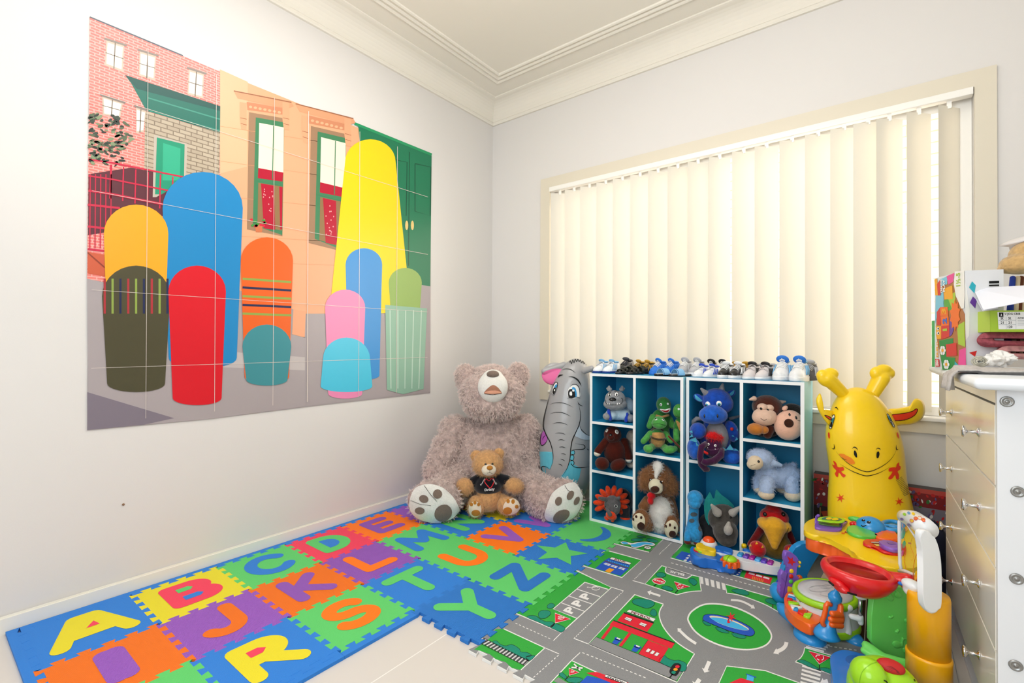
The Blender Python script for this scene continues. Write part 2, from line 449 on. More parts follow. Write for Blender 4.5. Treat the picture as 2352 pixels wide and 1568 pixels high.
for i, px in enumerate(pxs):
    yl = YW-.052                                    # the edge turned into the room
    xl = ony(px, 600, yl).x
    a = radians(([44]*10+[37, 37, 33, 33, 30, 26, 40, 46, 52])[i])
    w = .127; zt, zb = WZ1-.055, WZ0+.022
    b = B(); N = 6; vs = []
    for k in range(N+1):
        t = k/N; bow = .007*sin(pi*t)
        x = xl+w*t*cos(a)-bow*sin(a); y = yl+w*t*sin(a)+bow*cos(a)*-1
        vs += [V((x, y, zb)), V((x, y, zt))]
    b.add(vs, [(2*k, 2*k+2, 2*k+3, 2*k+1) for k in range(N)])
    s_ = b.build('slat', sl, vb)
    xm, ym = xl+w*.5*cos(a), yl+w*.5*sin(a)
    b = B(); b.box((xm-.008, ym-.004, zt-.01), (xm+.008, ym+.004, zt+.022)); b.build('slat_hook', whitem, s_)

# ------------------------------------------------------------------ light
w = bpy.data.worlds.new('sky'); SC.world = w; w.use_nodes = True; nt = w.node_tree; bg = nt.nodes['Background']
sk = nt.nodes.new('ShaderNodeTexSky'); sk.sky_type = 'HOSEK_WILKIE'; sk.turbidity = 4; sk.sun_direction = (.3, .5, .8)
nt.links.new(sk.outputs[0], bg.inputs[0]); bg.inputs[1].default_value = 1.5
def area(name, loc, look, sx, sy, power, col):
    l = bpy.data.lights.new(name, 'AREA'); l.shape = 'RECTANGLE'; l.size, l.size_y = sx, sy; l.energy = power; l.color = col
    o = bpy.data.objects.new(name, l); COL.objects.link(o); o.location = loc
    o.rotation_euler = (V(look)-V(loc)).to_track_quat('-Z', 'Y').to_euler(); return o
sun = bpy.data.lights.new('sun', 'SUN'); sun.energy = 22; sun.angle = .02; sun.color = (1, .95, .86)
so = bpy.data.objects.new('sun', sun); COL.objects.link(so); so.rotation_euler = V((.1, .28, -1)).to_track_quat('-Z', 'Y').to_euler()
area('window_daylight', (-.8, YW+.75, 1.9), (-.8, YW, 1.2), 2.3, 1.2, 22, (1, .96, .86))
area('side_daylight', (1.15, YW+.75, 1.7), (-.6, YW-.02, 1.4), .9, 1.8, 46, (1, .95, .84))
area('ceiling_fill', (-1.15, .9, ZC-.06), (-1.0, .9, 0), 1.2, 1.2, 20, (1, .97, .93))  # unseen overhead panel added as fill for the room
area('bounce_fill', (-.35, .35, 1.95), (-.75, .95, 3), 1.2, 1.2, 30, (1, .97, .93))  # unseen upward panel added to brighten the ceiling
area('room_fill', (-.45, -1.0, 1.55), (-1.1, 2.2, .75), 1.7, 1.6, 39, (.82, .92, 1))
SC.view_settings.view_transform = 'Standard'; SC.view_settings.look = 'None'; SC.view_settings.exposure = 0
SC.cycles.max_bounces = 6; SC.cycles.diffuse_bounces = 4; SC.cycles.adaptive_threshold = .02; SC.cycles.glossy_bounces = 3; SC.cycles.transparent_max_bounces = 8
SC.cycles.sample_clamp_indirect = 6; SC.cycles.caustics_reflective = False; SC.cycles.caustics_refractive = False
# ================================================================== FOAM LETTER MATS
MZ = .012
CX = [-2.372, -2.052, -1.732, -1.412, -1.088]           # seams between the columns of tiles
CY = [.275+.311*k for k in range(9)]                     # seams between the rows
FC = {'blue': '#2f7fd6', 'green': '#5fcb6c', 'orange': '#ff7a14', 'purple': '#9a5cc2', 'yellow': '#e6d72a', 'red': '#f2415e'}
def foam(c, tex=0):
    k = dict(rough=.62, spec=.3)
    if tex == 1: k.update(wave=('X', 70), bump=.6)
    elif tex == 2: k.update(wave=('Y', 60), bump=.6)
    elif tex == 3: k.update(wave=('DIAGONAL', 90, 6), bump=.45)
    else: k.update(bump=.35, scale=260)
    return mat('foam_%s_%d' % (c, tex), FC[c], **k)
def seam(p, q, n=5, d=.010, flip=1):
    """interlocking teeth along the segment p -> q"""
    p, q = V(p), V(q); t = (q-p); L = t.length; t.normalize(); nrm = V((-t.y, t.x)); out = []
    w = L/(2*n)
    for k in range(2*n):
        s = (1 if k % 2 else -1)*flip*d; fl = .0035
        a, b_ = k*w, (k+1)*w
        a2 = a-fl if k else a+0; b2 = b_+fl if k < 2*n-1 else b_
        out += [p+t*a2+nrm*s, p+t*b2+nrm*s]
    return [(v.x, v.y) for v in out]
def straight(p, q): return [tuple(p)]
def tile_outline(x0, x1, y0, y1, sides):
    """sides: dict of 'S','E','N','W' -> True when toothed"""
    o = []
    A, Bq, Cq, D = (x0, y0), (x1, y0), (x1, y1), (x0, y1)
    o += seam(A, Bq) if 'S' in sides else [A]
    if 'S' in sides and 'E' not in sides: o.append(Bq)
    o += seam(Bq, Cq) if 'E' in sides else ([Bq] if 'S' not in sides else [])
    o += seam(D, Cq)[::-1] if 'N' in sides else [Cq]
    if 'N' in sides and 'W' not in sides: o.append(D)
    o += seam(A, D)[::-1] if 'W' in sides else ([D] if 'N' not in sides else [])
    q = []
    for p in o:
        if not q or math.hypot(p[0]-q[-1][0], p[1]-q[-1][1]) > 1e-4: q.append(p)
    return q
def stroke(pts, w, rnd=8):
    """outlines whose union is a fat round-ended pen stroke"""
    out = []
    for i in range(len(pts)-1):
        a, b = V(pts[i]), V(pts[i+1]); t = (b-a).normalized(); n = V((-t.y, t.x)); an = atan2(n.y, n.x); o = []
        for k in range(rnd+1): o.append((a.x+w*cos(an+pi*k/rnd), a.y+w*sin(an+pi*k/rnd)))
        for k in range(rnd+1): o.append((b.x+w*cos(an-pi+pi*k/rnd), b.y+w*sin(an-pi+pi*k/rnd)))
        out.append(o)
    return out
def arc(cx, cy, rx, ry, a0, a1, n=12): return [(cx+rx*cos(radians(a0+(a1-a0)*i/n)), cy+ry*sin(radians(a0+(a1-a0)*i/n))) for i in range(n+1)]
W_ = .084
GL = {  # letter strokes in tile units (u right, v up)
 'A': [[(.2,.2),(.42,.8)],[(.42,.8),(.58,.8)],[(.58,.8),(.8,.2)],[(.3,.38),(.7,.38)],[(.36,.52),(.6,.52)]],
 'B': [[(.3,.25),(.3,.75)],[(.3,.75),(.55,.75)]+arc(.55,.63,.14,.12,90,-90)+[(.3,.51)],[(.3,.5),(.58,.5)]+arc(.58,.37,.15,.13,90,-90)+[(.3,.24)]],
 'C': [arc(.52,.5,.25,.27,40,320,20)], 'D': [[(.3,.25),(.3,.75)],[(.3,.75),(.45,.75)]+arc(.45,.5,.25,.25,90,-90,14)+[(.3,.25)]],
 'E': [[(.3,.25),(.3,.75)],[(.3,.75),(.68,.75)],[(.3,.5),(.64,.5)],[(.3,.25),(.7,.25)]], 'I': [[(.46,.25),(.46,.75)],[(.54,.25),(.54,.75)]],
 'J': [[(.62,.78),(.62,.42)]+arc(.45,.42,.17,.18,0,-150,10)], 'K': [[(.32,.24),(.32,.76)],[(.68,.76),(.36,.47)],[(.42,.53),(.7,.24)]],
 'L': [[(.32,.76),(.32,.26),(.72,.26)]], 'M': [[(.22,.24),(.27,.74),(.5,.42),(.73,.74),(.78,.24)]], 'N': [[(.28,.24),(.28,.75),(.7,.26),(.7,.76)]],
 'Q': [arc(.5,.52,.24,.25,0,360,24),[(.58,.38),(.76,.22)]], 'R': [[(.3,.22),(.3,.76)],[(.3,.76),(.52,.76)]+arc(.52,.62,.17,.14,90,-90)+[(.3,.48)],[(.48,.48),(.74,.22)]],
 'S': [arc(.5,.63,.19,.13,20,270,14)+arc(.5,.37,.21,.13,90,-160,14)], 'T': [[(.24,.75),(.76,.75)],[(.5,.75),(.5,.24)]],
 'U': [[(.28,.76),(.28,.46)]+arc(.5,.46,.22,.22,180,360,14)+[(.72,.76)]], 'V': [[(.26,.76),(.5,.26),(.74,.76)]], 'W': [[(.18,.76),(.32,.26),(.5,.66),(.68,.26),(.82,.76)]],
 'Y': [[(.26,.78),(.5,.5),(.74,.78)],[(.5,.5),(.5,.22)]], 'Z': [[(.28,.75),(.72,.75),(.28,.26),(.74,.26)]]}
CNT = {'A': [[(.46,.49),(.55,.62),(.58,.49)]], 'B': [[(.38,.565),(.38,.68),(.52,.68),(.56,.62),(.52,.565)], [(.38,.31),(.38,.43),(.55,.43),(.6,.37),(.55,.31)]],
 'D': [[(.375,.325),(.375,.675)]+arc(.44,.5,.175,.175,90,-90,12)], 'R': [[(.38,.56),(.38,.68),(.5,.68),(.56,.62),(.5,.56)]]}
def star(cx, cy, r0, r1, n=5, a0=90): return [(cx+(r0 if i % 2 == 0 else r1)*cos(radians(a0+180*i/n)), cy+(r0 if i % 2 == 0 else r1)*sin(radians(a0+180*i/n))) for i in range(2*n)]
def foam_tile(c, r, col, glyph, gcol, tex=0, gtex=0, ccol=(), teeth='SENW', label='', x1=None):
    x0, x1, y0, y1 = CX[c], CX[c+1], CY[r], CY[r+1]
    t = thing('foam_mat_tile', label, 'foam mat', ((x0+x1)/2, (y0+y1)/2, 0), 'interlocking foam letter tiles')
    b = B(); b.prism(tile_outline(x0, x1, y0, y1, teeth), .0004, MZ, side=0); b.build('foam_base', foam(col, tex), t)
    def world(u, v): return (x1-.008-v*(x1-x0-.0), y0+u*(y1-y0))
    def inlay(polys, m, name, h):
        vs, fs = cdt(polys); bb = B()
        n = len(vs); W = [world(*p) for p in vs]
        bb.add([V((x, y, h)) for x, y in W], fs, 0, False); o = bb.build(name, m, t); return o
    if glyph:
        if glyph == 'star': ps = [star(.5, .48, .42, .19)]
        elif glyph == 'moon': ps = [arc(.5, .56, .40, .40, 195, 345, 20)+arc(.5, .66, .40, .34, 332, 208, 20)]
        else:
            ps = []
            for s_ in GL[glyph]: ps += stroke(s_, W_ if glyph != 'I' else .09)
        inlay(ps, foam(gcol, gtex), 'letter_inlay' if len(glyph) == 1 else glyph+'_inlay', MZ+.0008)
        for i, cc in enumerate(ccol):
            inlay([CNT[glyph][i]], foam(cc), 'counter_inlay', MZ+.0014)
    return t
def sh(g): return 'letter '+g if len(g) == 1 else g
spec = [ # column, row, colour, glyph, glyph colour, textures, counters
 (0,0,'blue','A','yellow',0,0,('red',)), (0,1,'yellow','B','red',0,0,('green','blue')), (0,2,'green','C','blue',0,0,()), (0,3,'red','D','green',0,0,('blue',)),
 (0,4,'orange','E','purple',0,1,()), (0,5,'purple',None,None,0,0,()), (0,6,'orange',None,None,0,0,()), (0,7,'blue',None,None,0,0,()),
 (1,0,'orange','I','purple',1,3,()), (1,1,'purple','J','orange',3,1,()), (1,2,'orange','K','purple',1,1,()), (1,3,'purple','L','orange',2,0,()),
 (1,4,'green','M','blue',0,0,()), (1,5,'blue','N','green',0,0,()), (1,6,'yellow',None,None,0,0,()), (1,7,'green',None,None,0,0,()),
 (2,0,'green','Q','red',0,0,()), (2,1,'blue','R','yellow',0,0,('red',)), (2,2,'green','S','orange',0,0,()), (2,3,'blue','T','green',0,0,()),
 (2,4,'green','U','orange',0,0,()), (2,5,'orange','V','purple',0,0,()), (2,6,'blue','W','purple',0,0,()), (2,7,'green',None,None,0,0,()),
 (3,3,'blue','Y','green',1,0,()), (3,4,'green','Z','blue',0,1,()), (3,5,'blue','star','green',3,0,()), (3,6,'green','moon','blue',0,3,()), (3,7,'green',None,None,0,0,())]
TEXT = {5: 'beside the giant bear foot near the wall', 6: 'partly hidden behind the giant bear', 7: 'hidden in the corner behind the giant bear'}
for c, r, col, g, gc, tx, gt, cc in spec:
    teeth = 'SENW'
    if c == 0: teeth = 'SENW'
    if r == 7: teeth = teeth.replace('N', '')
    lab = ('%s foam floor tile with %s%s %s inlay' % (col, 'a ' if len(g) > 1 else '', gc, {'star': 'star', 'moon': 'crescent moon'}.get(g, 'letter '+g)) if g else
           {(0,5): 'purple foam floor tile under the giant bear foot beside the wall', (0,6): 'orange foam floor tile by the wall behind the giant bear foot', (0,7): 'blue foam floor tile in the corner behind the giant bear',
            (1,6): 'yellow foam floor tile peeking out beneath the small bear', (1,7): 'green foam floor tile under the giant bear back', (2,7): 'green foam floor tile under the inflatable elephant',
            (3,7): 'green foam floor tile at the corner of the cubby shelf'}[(c, r)])
    foam_tile(c, r, col, g, gc, tx, gt, cc, teeth, lab)
bd = 'blue edging strips of the foam mat'
def border(pts, label):
    b = B(); b.prism(pts, .0004, MZ-.0005, side=0); tag(b.build('foam_edge_strip', foam('blue')), label, 'foam mat', bd)
for r in range(8):
    s_ = seam((CX[0], CY[r]), (CX[0], CY[r+1]))
    border([(XL+.021, CY[r]), (XL+.021, CY[r+1])]+s_[::-1], ['blue foam edge strip along the skirting beside the letter A tile', 'blue foam edge strip along the skirting beside the letter B tile', 'blue foam edge strip along the skirting beside the letter C tile', 'blue foam edge strip along the skirting beside the letter D tile', 'blue foam edge strip along the skirting beside the letter E tile', 'blue foam edge strip along the skirting beside the purple tile', 'blue foam edge strip along the skirting behind the giant bear leg', 'blue foam edge strip deep in the corner behind the giant bear'][r])
for c in range(3):
    s_ = seam((CX[c], CY[0]), (CX[c+1], CY[0]))
    x0 = XL+.021 if c == 0 else CX[c]; x1 = CX[c+1] if c < 2 else CX[3]+.034
    border([(x0, CY[0]-.034), (x1, CY[0]-.034), (x1, CY[0])]+s_[::-1]+[(x0, CY[0])], ['blue foam edge strip at the near end of the mat before the letter A', 'blue foam edge strip at the near end of the mat before the letter I', 'blue foam edge strip at the near end of the mat before the letter Q'][c])
for r in range(3):
    s_ = seam((CX[3], CY[r]), (CX[3], CY[r+1]))
    border(s_+[(CX[3]+.034, CY[r+1]-.001), (CX[3]+.034, CY[r])], ['blue foam edge strip beside the letter Q tile on the open floor', 'blue foam edge strip beside the letter R tile on the open floor', 'blue foam edge strip beside the letter S tile on the open floor'][r])
# ================================================================== PRINTED ROAD MAT
rd = thing('road_play_mat', 'grey and green foam play mat printed with roads, a roundabout and a petrol station', 'play mat', (-.5, 1.8, 0))
RX0, RX1, RY0, RY1 = CX[4], .168, 1.178, YW-.025
bt = seam((RX0, RY0), (RX1, RY0), 20); lf = seam((RX0, CY[3]), (RX0, CY[8]), 25)
ol = bt+[(RX1, RY0), (RX1, RY1), (RX0, RY1)]+lf[::-1]
b = B(); b.prism(ol, .0004, MZ-.0032, side=0); b.build('mat_base', mat('white_foam', '#e4e4e2', .6, .3), rd)
G_ = lambda n, c: mat('mat_'+n, c, rough=.5, spec=.35, bump=.35, scale=330)
rgrey, rgreen, rteal, rred, rblue, rlb, rwhite, rorange, rdk, rblk, rbrown, rbeige = mat('mat_grey', '#8e8f91', rough=.5, spec=.35, bump=.5, scale=420, var=.10, vscale=420), G_('green', '#2ea63a'), G_('teal', '#0d8a72'), G_('red', '#e01f35'), G_('blue', '#2257c4'), G_('lightblue', '#45b6ec'), G_('white', '#eceae8'), G_('orange', '#f2a01e'), G_('maroon', '#7d1424'), G_('black', '#141618'), G_('brown', '#5b2a16'), G_('beige', '#efdcc0')
class RoadTop(Plane_):
    def __call__(s, px, py):
        p, n = Plane_.__call__(s, px, py); p.x = min(max(p.x, RX0-.0098), RX1); return p, n
PR = Print(RoadTop((0, 0, MZ-.0031), (0, 0, 1)), lay=.00022, base=.0001)
def W2(x, y): q = V((x, y, MZ))-CAM; return (1176+FPX*q.dot(RT)/q.dot(FW), 784-FPX*q.dot(UP)/q.dot(FW))
PR.poly([W2(*p) for p in ol], rgrey, 0)
# the small crops of the photograph used to read off the printed shapes: origin and scale
K1 = lambda *p: [(1280+x/6.876, 1200+y/6.876) for x, y in p]
K2 = lambda *p: [(1080+x/6.876, 1340+y/6.876) for x, y in p]
K3 = lambda *p: [(1340+x/6.876, 1340+y/6.876) for x, y in p]
K4 = lambda *p: [(1600+x/5.641, 1290+y/5.641) for x, y in p]
K5 = lambda *p: [(1540+x/7.128, 1180+y/7.128) for x, y in p]
def patch(pts, w=2.2, m=None, closed=True):
    PR.poly(pts, m or rgreen, 1); PR.line(pts, w, rwhite, 2, closed)
def bush(pts, w=.8): 
    q = cr(pts, 5); PR.poly(q, rteal, 3); PR.line(q, w, rblk, 4, True)
def clip_left(pts): return pts
# --- far left block: pond
patch(K1((850,318),(1452,468),(1700,240),(1180,90),(1110,120)))
for o in ([(1255,222),(1290,208),(1350,215),(1400,232),(1350,240),(1290,235)], [(1165,272),(1240,248),(1340,255),(1345,285),(1260,298),(1190,290)], [(1410,262),(1460,250),(1560,272),(1595,300),(1530,316),(1440,295)]): bush(K1(*o))
pond = cr(K1((995,318),(1030,295),(1110,305),(1180,325),(1260,308),(1400,300),(1510,320),(1550,350),(1510,370),(1400,362),(1330,385),(1240,402),(1170,385),(1140,350),(1040,345)), 6)
PR.poly(pond, rwhite, 4); PR.line(pond, .9, rblk, 5, True)
PR.poly(cr(K1((1012,318),(1050,304),(1110,318),(1115,335),(1060,340)), 6), rlb, 5)
PR.poly(cr(K1((1160,348),(1230,335),(1330,312),(1440,318),(1520,340),(1480,352),(1380,348),(1300,375),(1220,388),(1170,372)), 6), rlb, 5)
PR.line(K1((1370,440),(1400,405)), 1.4, rblk, 5); PR.poly(oval(*K1((1427,398))[0], 8.8, 4, .1), rblk, 5); PR.poly(oval(*K1((1427,398))[0], 7.8, 3.3, .1), rwhite, 6)
PR.line(K1((1395,412),(1415,388),(1455,398)), 1.1, rblk, 7)
# --- bank block
patch(K1((770,435),(1328,588),(1022,868),(370,668),(480,600),(560,560),(640,500)))
PR.poly(K1((600,722),(740,605),(1135,722),(1000,842)), rblue, 3)
PR.line(K1((738,606),(1132,724)), 1.2, rdk, 5)
PR.poly(K1((745,600),(812,560),(1150,660),(1132,712)), rblue, 3)
for i in range(11): a = lerp2((800,590), (1110,682), i/10.5); PR.poly(K1(a, (a[0]+14,a[1]+4), (a[0]+24,a[1]+24), (a[0]+8,a[1]+20)), rlb, 5)
PR.poly(K1((828,578),(862,548),(1175,640),(1142,668)), rwhite, 5); PR.line(K1((828,578),(862,548),(1175,640),(1142,668)), .8, rblk, 6, True)
PR.text('BANK', K1((912,570),(1095,622),(1078,640),(895,590)), rdk, 7, .03)
for a in ((730,655),(838,690),(960,722)): PR.poly(K1(a, (a[0]+32,a[1]-20), (a[0]+118,a[1]+6), (a[0]+88,a[1]+32)), rwhite, 5); PR.line(K1((a[0]+16,a[1]-8), (a[0]+104,a[1]+18)), .7, rblue, 6); PR.line(K1((a[0]+75,a[1]-6), (a[0]+45,a[1]+16)), .7, rblue, 6)
PR.poly(K1((748,768),(822,718),(902,742),(832,796)), rorange, 5)
# --- car park and give way
PR.poly(K2((815,400),(960,310),(1110,190),(1250,90),(1330,20),(1480,-140),(1575,-240),(2230,62),(1680,548),(1440,775),(725,472)), rgreen, 1)
PR.line(K2((1575,-240),(2230,62),(1430,785)), 2.4, rwhite, 2); PR.line(K2((725,472),(1440,775)), 2.2, rwhite, 2)
PR.poly(K2((1810,-20),(2180,92),(1680,548),(1310,403)), rgrey, 2); PR.line(K2((2180,92),(1810,-20),(1310,403),(1680,548)), 2, rwhite, 3)
for u in (.24, .49, .745): PR.line([lerp2(*K2((1310,403),(1810,-20)), u), lerp2(*K2((1680,548),(2180,92)), u)], 1.8, rwhite, 3)
for k in range(3):
    u = .125+.25*k; q = [lerp2(*K2((1310,403),(1810,-20)), u+d) for d in (-.075, .085)]; r_ = [lerp2(*K2((1680,548),(2180,92)), u+d) for d in (-.075, .085)]
    A_ = lerp2(q[0], r_[0], .34); B_ = lerp2(q[0], r_[0], .72); C_ = lerp2(q[1], r_[1], .72); D_ = lerp2(q[1], r_[1], .34)
    PR.text('P', (A_, D_, C_, B_), rwhite, 4, .05)
q = K2((1990,60)); PR.line(arc_px := [(q[0][0]+9*cos(a*.3)-1, q[0][1]+4.6*sin(a*.3)+2) for a in range(18)], 1.4, rwhite, 4)
PR.line(K2((1860,58),(1925,70),(1990,50),(2025,62)), 1.4, rwhite, 4); PR.poly(oval(*K2((1858,60))[0], 2.2, 1.3), rwhite, 4)
bush(K2((1220,345),(1275,312),(1330,335),(1320,372),(1265,395),(1222,385))); bush(K2((1075,480),(1120,430),(1210,425),(1265,450),(1255,500),(1180,550),(1100,545)))
bush(K2((905,538),(950,505),(1040,515),(1110,565),(1190,600),(1290,605),(1330,640),(1265,690),(1100,620)))
bush(K2((1265,690),(1330,640),(1420,655),(1500,710),(1440,770),(1350,735)))
def sign3(pts, post, txt=None, q=None):
    PR.line(post, 2, rblk, 5); PR.poly(pts, rred, 6); PR.line(pts, 1.5, rwhite, 7, True)
sign3(K2((1340,470),(1585,567),(1342,628)), K2((1268,690),(1335,625)))
PR.text('GIVE', K2((1395,515),(1500,540),(1480,560),(1380,535)), rwhite, 8, .05); PR.text('WAY', K2((1385,545),(1470,565),(1455,585),(1372,565)), rwhite, 8, .05)
# --- railway block at the near left corner
PR.poly(K2((530,715),(1180,1015),(800,1365),(655,1330),(560,1240),(400,1190),(310,1115),(160,1060),(60,1040),(180,960),(300,870),(400,720)), rgreen, 1)
PR.line(K2((530,715),(1180,1015)), 2.2, rwhite, 2); PR.line(K2((1180,1015),(800,1365)), 2.2, rwhite, 2)
bush(K2((365,945),(410,905),(480,960),(560,985),(660,965),(770,1025),(800,1080),(900,1090),(970,1140),(880,1165),(930,1225),(700,1120)))
bush(K2((880,1165),(940,1140),(1025,1145),(930,1225)))
PR.poly(K2((110,900),(205,858),(930,1225),(860,1300)), rgrey, 2); PR.line(K2((205,858),(930,1225)), 1, rblk, 5); PR.line(K2((110,920),(860,1300)), 1, rblk, 5)
for i in range(30): u = i/30; PR.line([lerp2(*K2((205,862),(930,1228)), u), lerp2(*K2((110,910),(862,1296)), u)], 1.7, rblk if i % 2 else rwhite, 4)
# --- road lines on the left
PR.dash(*K2((715,625),(1290,885)), 10, 1.6, rwhite, 2); PR.line(K2((1430,785),(1315,900)), 1.8, rwhite, 2)
PR.line(K2((1180,1015),(1405,1112)), 1.8, rwhite, 2); PR.dash(*K2((1395,1130),(980,1500)), 9, 2, rwhite, 2)
PR.dash(*K2((1640,865),(2338,200)), 24, 1.8, rwhite, 2); PR.line(K2((1635,865),(1870,955)), 2, rwhite, 2)
PR.line(K2((1600,1215),(1735,1090)), 1.8, rwhite, 2); PR.line(K2((1240,1600),(1600,1215)), 2.2, rwhite, 2); PR.line(K2((1600,1215),(2338,1560)), 2.2, rwhite, 2)
PR.dash(*K2((1770,1090),(2800,1500)), 15, 1.8, rwhite, 2)
PR.line(K1((850,1018),(1045,1078)), 1.6, rwhite, 2); PR.dash(*K1((1040,1088),(850,1260)), 7, 1.6, rwhite, 2)
PR.line(K1((370,668),(270,822)), .1, rgrey, 1)
# --- station block, bottom edge
PR.poly(K2((1240,1600),(1600,1215),(2400,1590),(2400,1900),(1000,1900)), rgreen, 1)
bush(K2((1400,1440),(1450,1405),(1520,1470),(1500,1510))); bush(K2((1510,1520),(1560,1490),(1680,1480),(1780,1510),(1700,1570),(1570,1560)))
PR.poly(K2((1320,1540),(1390,1480),(1540,1570),(1500,1640)), rgrey, 3)
for k in (0, 1): a, c = ((1600,1330),(1775,1340)) if k else ((1640,1275),(1740,1380)); PR.line(K2(a, c), 4.5, rblk, 6); PR.line(K2(a, c), 3.4, rwhite, 7)
sign3(K2((1560,1340),(1722,1412),(1565,1455)), K2((1495,1530),(1560,1455)))
PR.text('GIVE', K2((1592,1378),(1650,1395),(1640,1408),(1582,1392)), rwhite, 8, .05); PR.text('WAY', K2((1585,1400),(1635,1412),(1625,1424),(1578,1412)), rwhite, 8, .05)
PR.poly(K2((1850,1455),(2300,1560),(2200,1700),(1600,1700)), rblue, 3); PR.poly(K2((1835,1412),(2000,1398),(2700,1640),(2650,1740)), rred, 4)
PR.poly(K2((2120,1475),(2145,1440),(2480,1555),(2460,1600)), rwhite, 5); PR.line(K2((2120,1475),(2145,1440),(2480,1555),(2460,1600)), 1.3, rblk, 6, True)
PR.text('STATION', K2((2170,1465),(2440,1560),(2425,1590),(2155,1490)), rblk, 7, .03)
# --- petrol station block
pet = K3((810,175),(1265,325))+cr(K3((1265,325),(1210,420),(1200,520),(1260,680),(1400,860),(1560,990),(1755,1108)), 5, False)+K3((1480,1560),(75,955))
patch(pet, 2.6)
PR.poly(K3((85,955),(205,845),(1560,1400),(1470,1535)), rgrey, 3); PR.line(K3((205,845),(1560,1400)), .8, rblk, 4)
PR.line(K3((85,955),(1470,1540)), 1, rblk, 4)
bush(K3((770,280),(830,240),(950,245),(1080,270),(1125,325),(1060,380),(970,388),(880,355),(800,325))); bush(K3((1050,465),(1090,405),(1140,425),(1160,490),(1120,520),(1065,495)))
bush(K3((1205,1240),(1280,1140),(1330,1180),(1430,1215),(1520,1215),(1630,1280),(1560,1395)))
PR.poly(K3((535,588),(640,460),(1110,625),(1005,765)), rred, 4); PR.line(K3((640,462),(1110,625)), 3, rblk, 5)
PR.poly(K3((680,448),(725,412),(1142,560),(1105,605)), rwhite, 6); PR.line(K3((680,448),(725,412),(1142,560),(1105,605)), .8, rblk, 7, True)
PR.text('PETROL', K3((768,440),(1085,555),(1062,582),(742,465)), rdk, 8, .035)
for a in ((645,565),(875,650)): PR.poly(K3(a, (a[0]+35,a[1]-35), (a[0]+130,a[1]), (a[0]+95,a[1]+40)), rwhite, 5); PR.line(K3((a[0]+18,a[1]-16), (a[0]+112,a[1]+20)), .7, rblk, 6); PR.line(K3(a, (a[0]+95,a[1]+40), (a[0]+130,a[1])), 1, rblk, 6)
PR.poly(K3((412,655),(475,585),(1445,940),(1390,1028)), rred, 4); PR.line(K3((475,585),(1445,942)), 2.2, rblk, 5)
PR.poly(K3((275,865),(425,665),(470,680),(320,882)), rred, 4); PR.poly(K3((560,980),(715,775),(760,792),(605,998)), rred, 4)
PR.poly(K3((870,1110),(1020,895),(1345,1015),(1205,1248)), rred, 4); PR.line(K3((870,1110),(1020,895)), .8, rblk, 5)
for i in range(3): a = (980+68*i, 1075+30*i); PR.poly(K3(a, (a[0]+40,a[1]-50), (a[0]+88,a[1]-30), (a[0]+48,a[1]+18)), rwhite, 5); PR.line(K3(a, (a[0]+40,a[1]-50), (a[0]+88,a[1]-30), (a[0]+48,a[1]+18)), .7, rblk, 6, True)
for dx, dy in ((0, 0), (305, 120)):
    s_ = lambda *p: K3(*[(x+dx, y+dy) for x, y in p])
    PR.poly(s_((450,940),(500,870),(590,905),(530,968)), rblue, 5); PR.poly(s_((488,880),(505,845),(615,885),(590,915)), rblue, 5); PR.poly(s_((520,872),(532,855),(588,875),(575,892)), rwhite, 6)
PR.line(K3((1360,1495),(1410,1430)), 3, rblk, 6); PR.poly(cr(K3((1358,1405),(1430,1268),(1548,1295),(1470,1458)), 4), rblk, 6)
for (x, y), m_ in (((1485,1318), rred), ((1455,1362), rorange), ((1425,1410), rteal)): PR.poly(oval(*K3((x, y))[0], 5, 3.3), m_, 8)
# --- bus stop block
busb = K1((1650,680),(1720,702))+K1((2130,828),(2240,855),(2275,1080))+cr(K1((2275,1080),(2150,1085),(2020,1105),(1890,1140)), 5, False)+K1((1385,970))
patch(busb)
PR.poly(cr(K1((1720,702),(1705,760),(1760,810),(2010,880),(2060,872),(2130,830)), 4, False), rgrey, 2); PR.line(cr(K1((1722,702),(1705,765),(1760,812),(2010,880),(2065,872),(2130,828)), 4, False), 2.2, rwhite, 3)
PR.text('BUS', K1((2000,845),(1770,785),(1790,755),(2012,812)), rwhite, 4, .03)
bush(K1((1555,825),(1590,792),(1660,788),(1715,825),(1680,862),(1600,862))); bush(K1((1645,1025),(1700,1000),(1790,1020),(1832,1060),(1780,1080),(1690,1055))); bush(K1((2075,925),(2110,880),(2170,895),(2210,950),(2160,995),(2110,960)))
PR.line(K1((1520,1010),(1568,970)), 2, rblk, 5)
oct_ = K1((1495,915),(1545,882),(1640,880),(1710,930),(1690,965),(1610,982),(1530,955)); PR.poly(oct_, rred, 6); PR.line(oct_, 1.5, rwhite, 7, True)
PR.text('STOP', K1((1540,895),(1695,940),(1678,962),(1522,918)), rwhite, 8, .05)
sign3(K1((1845,935),(2095,1015),(1905,1060)), K1((1860,1120),(1910,1060)))
PR.line(cr(K1((1900,1005),(1920,985),(1955,990)), 4, False), 1.6, rwhite, 8); PR.line(cr(K1((1985,1000),(1985,1018),(1950,1028)), 4, False), 1.6, rwhite, 8); PR.line(cr(K1((1935,1030),(1908,1022)), 4, False), 1.6, rwhite, 8)
PR.dash(*K1((1800,320),(1600,510)), 11, 1.7, rwhite, 2); PR.dash(*K1((1480,640),(1210,900)), 13, 1.6, rwhite, 2); PR.line(K1((1190,915),(1385,970)), 1.8, rwhite, 2)
PR.dash(*K5((10,800),(1650,1255)), 22, 1.5, rwhite, 2)
PR.line(K1((1452,468),(1700,240)), 2, rwhite, 2)
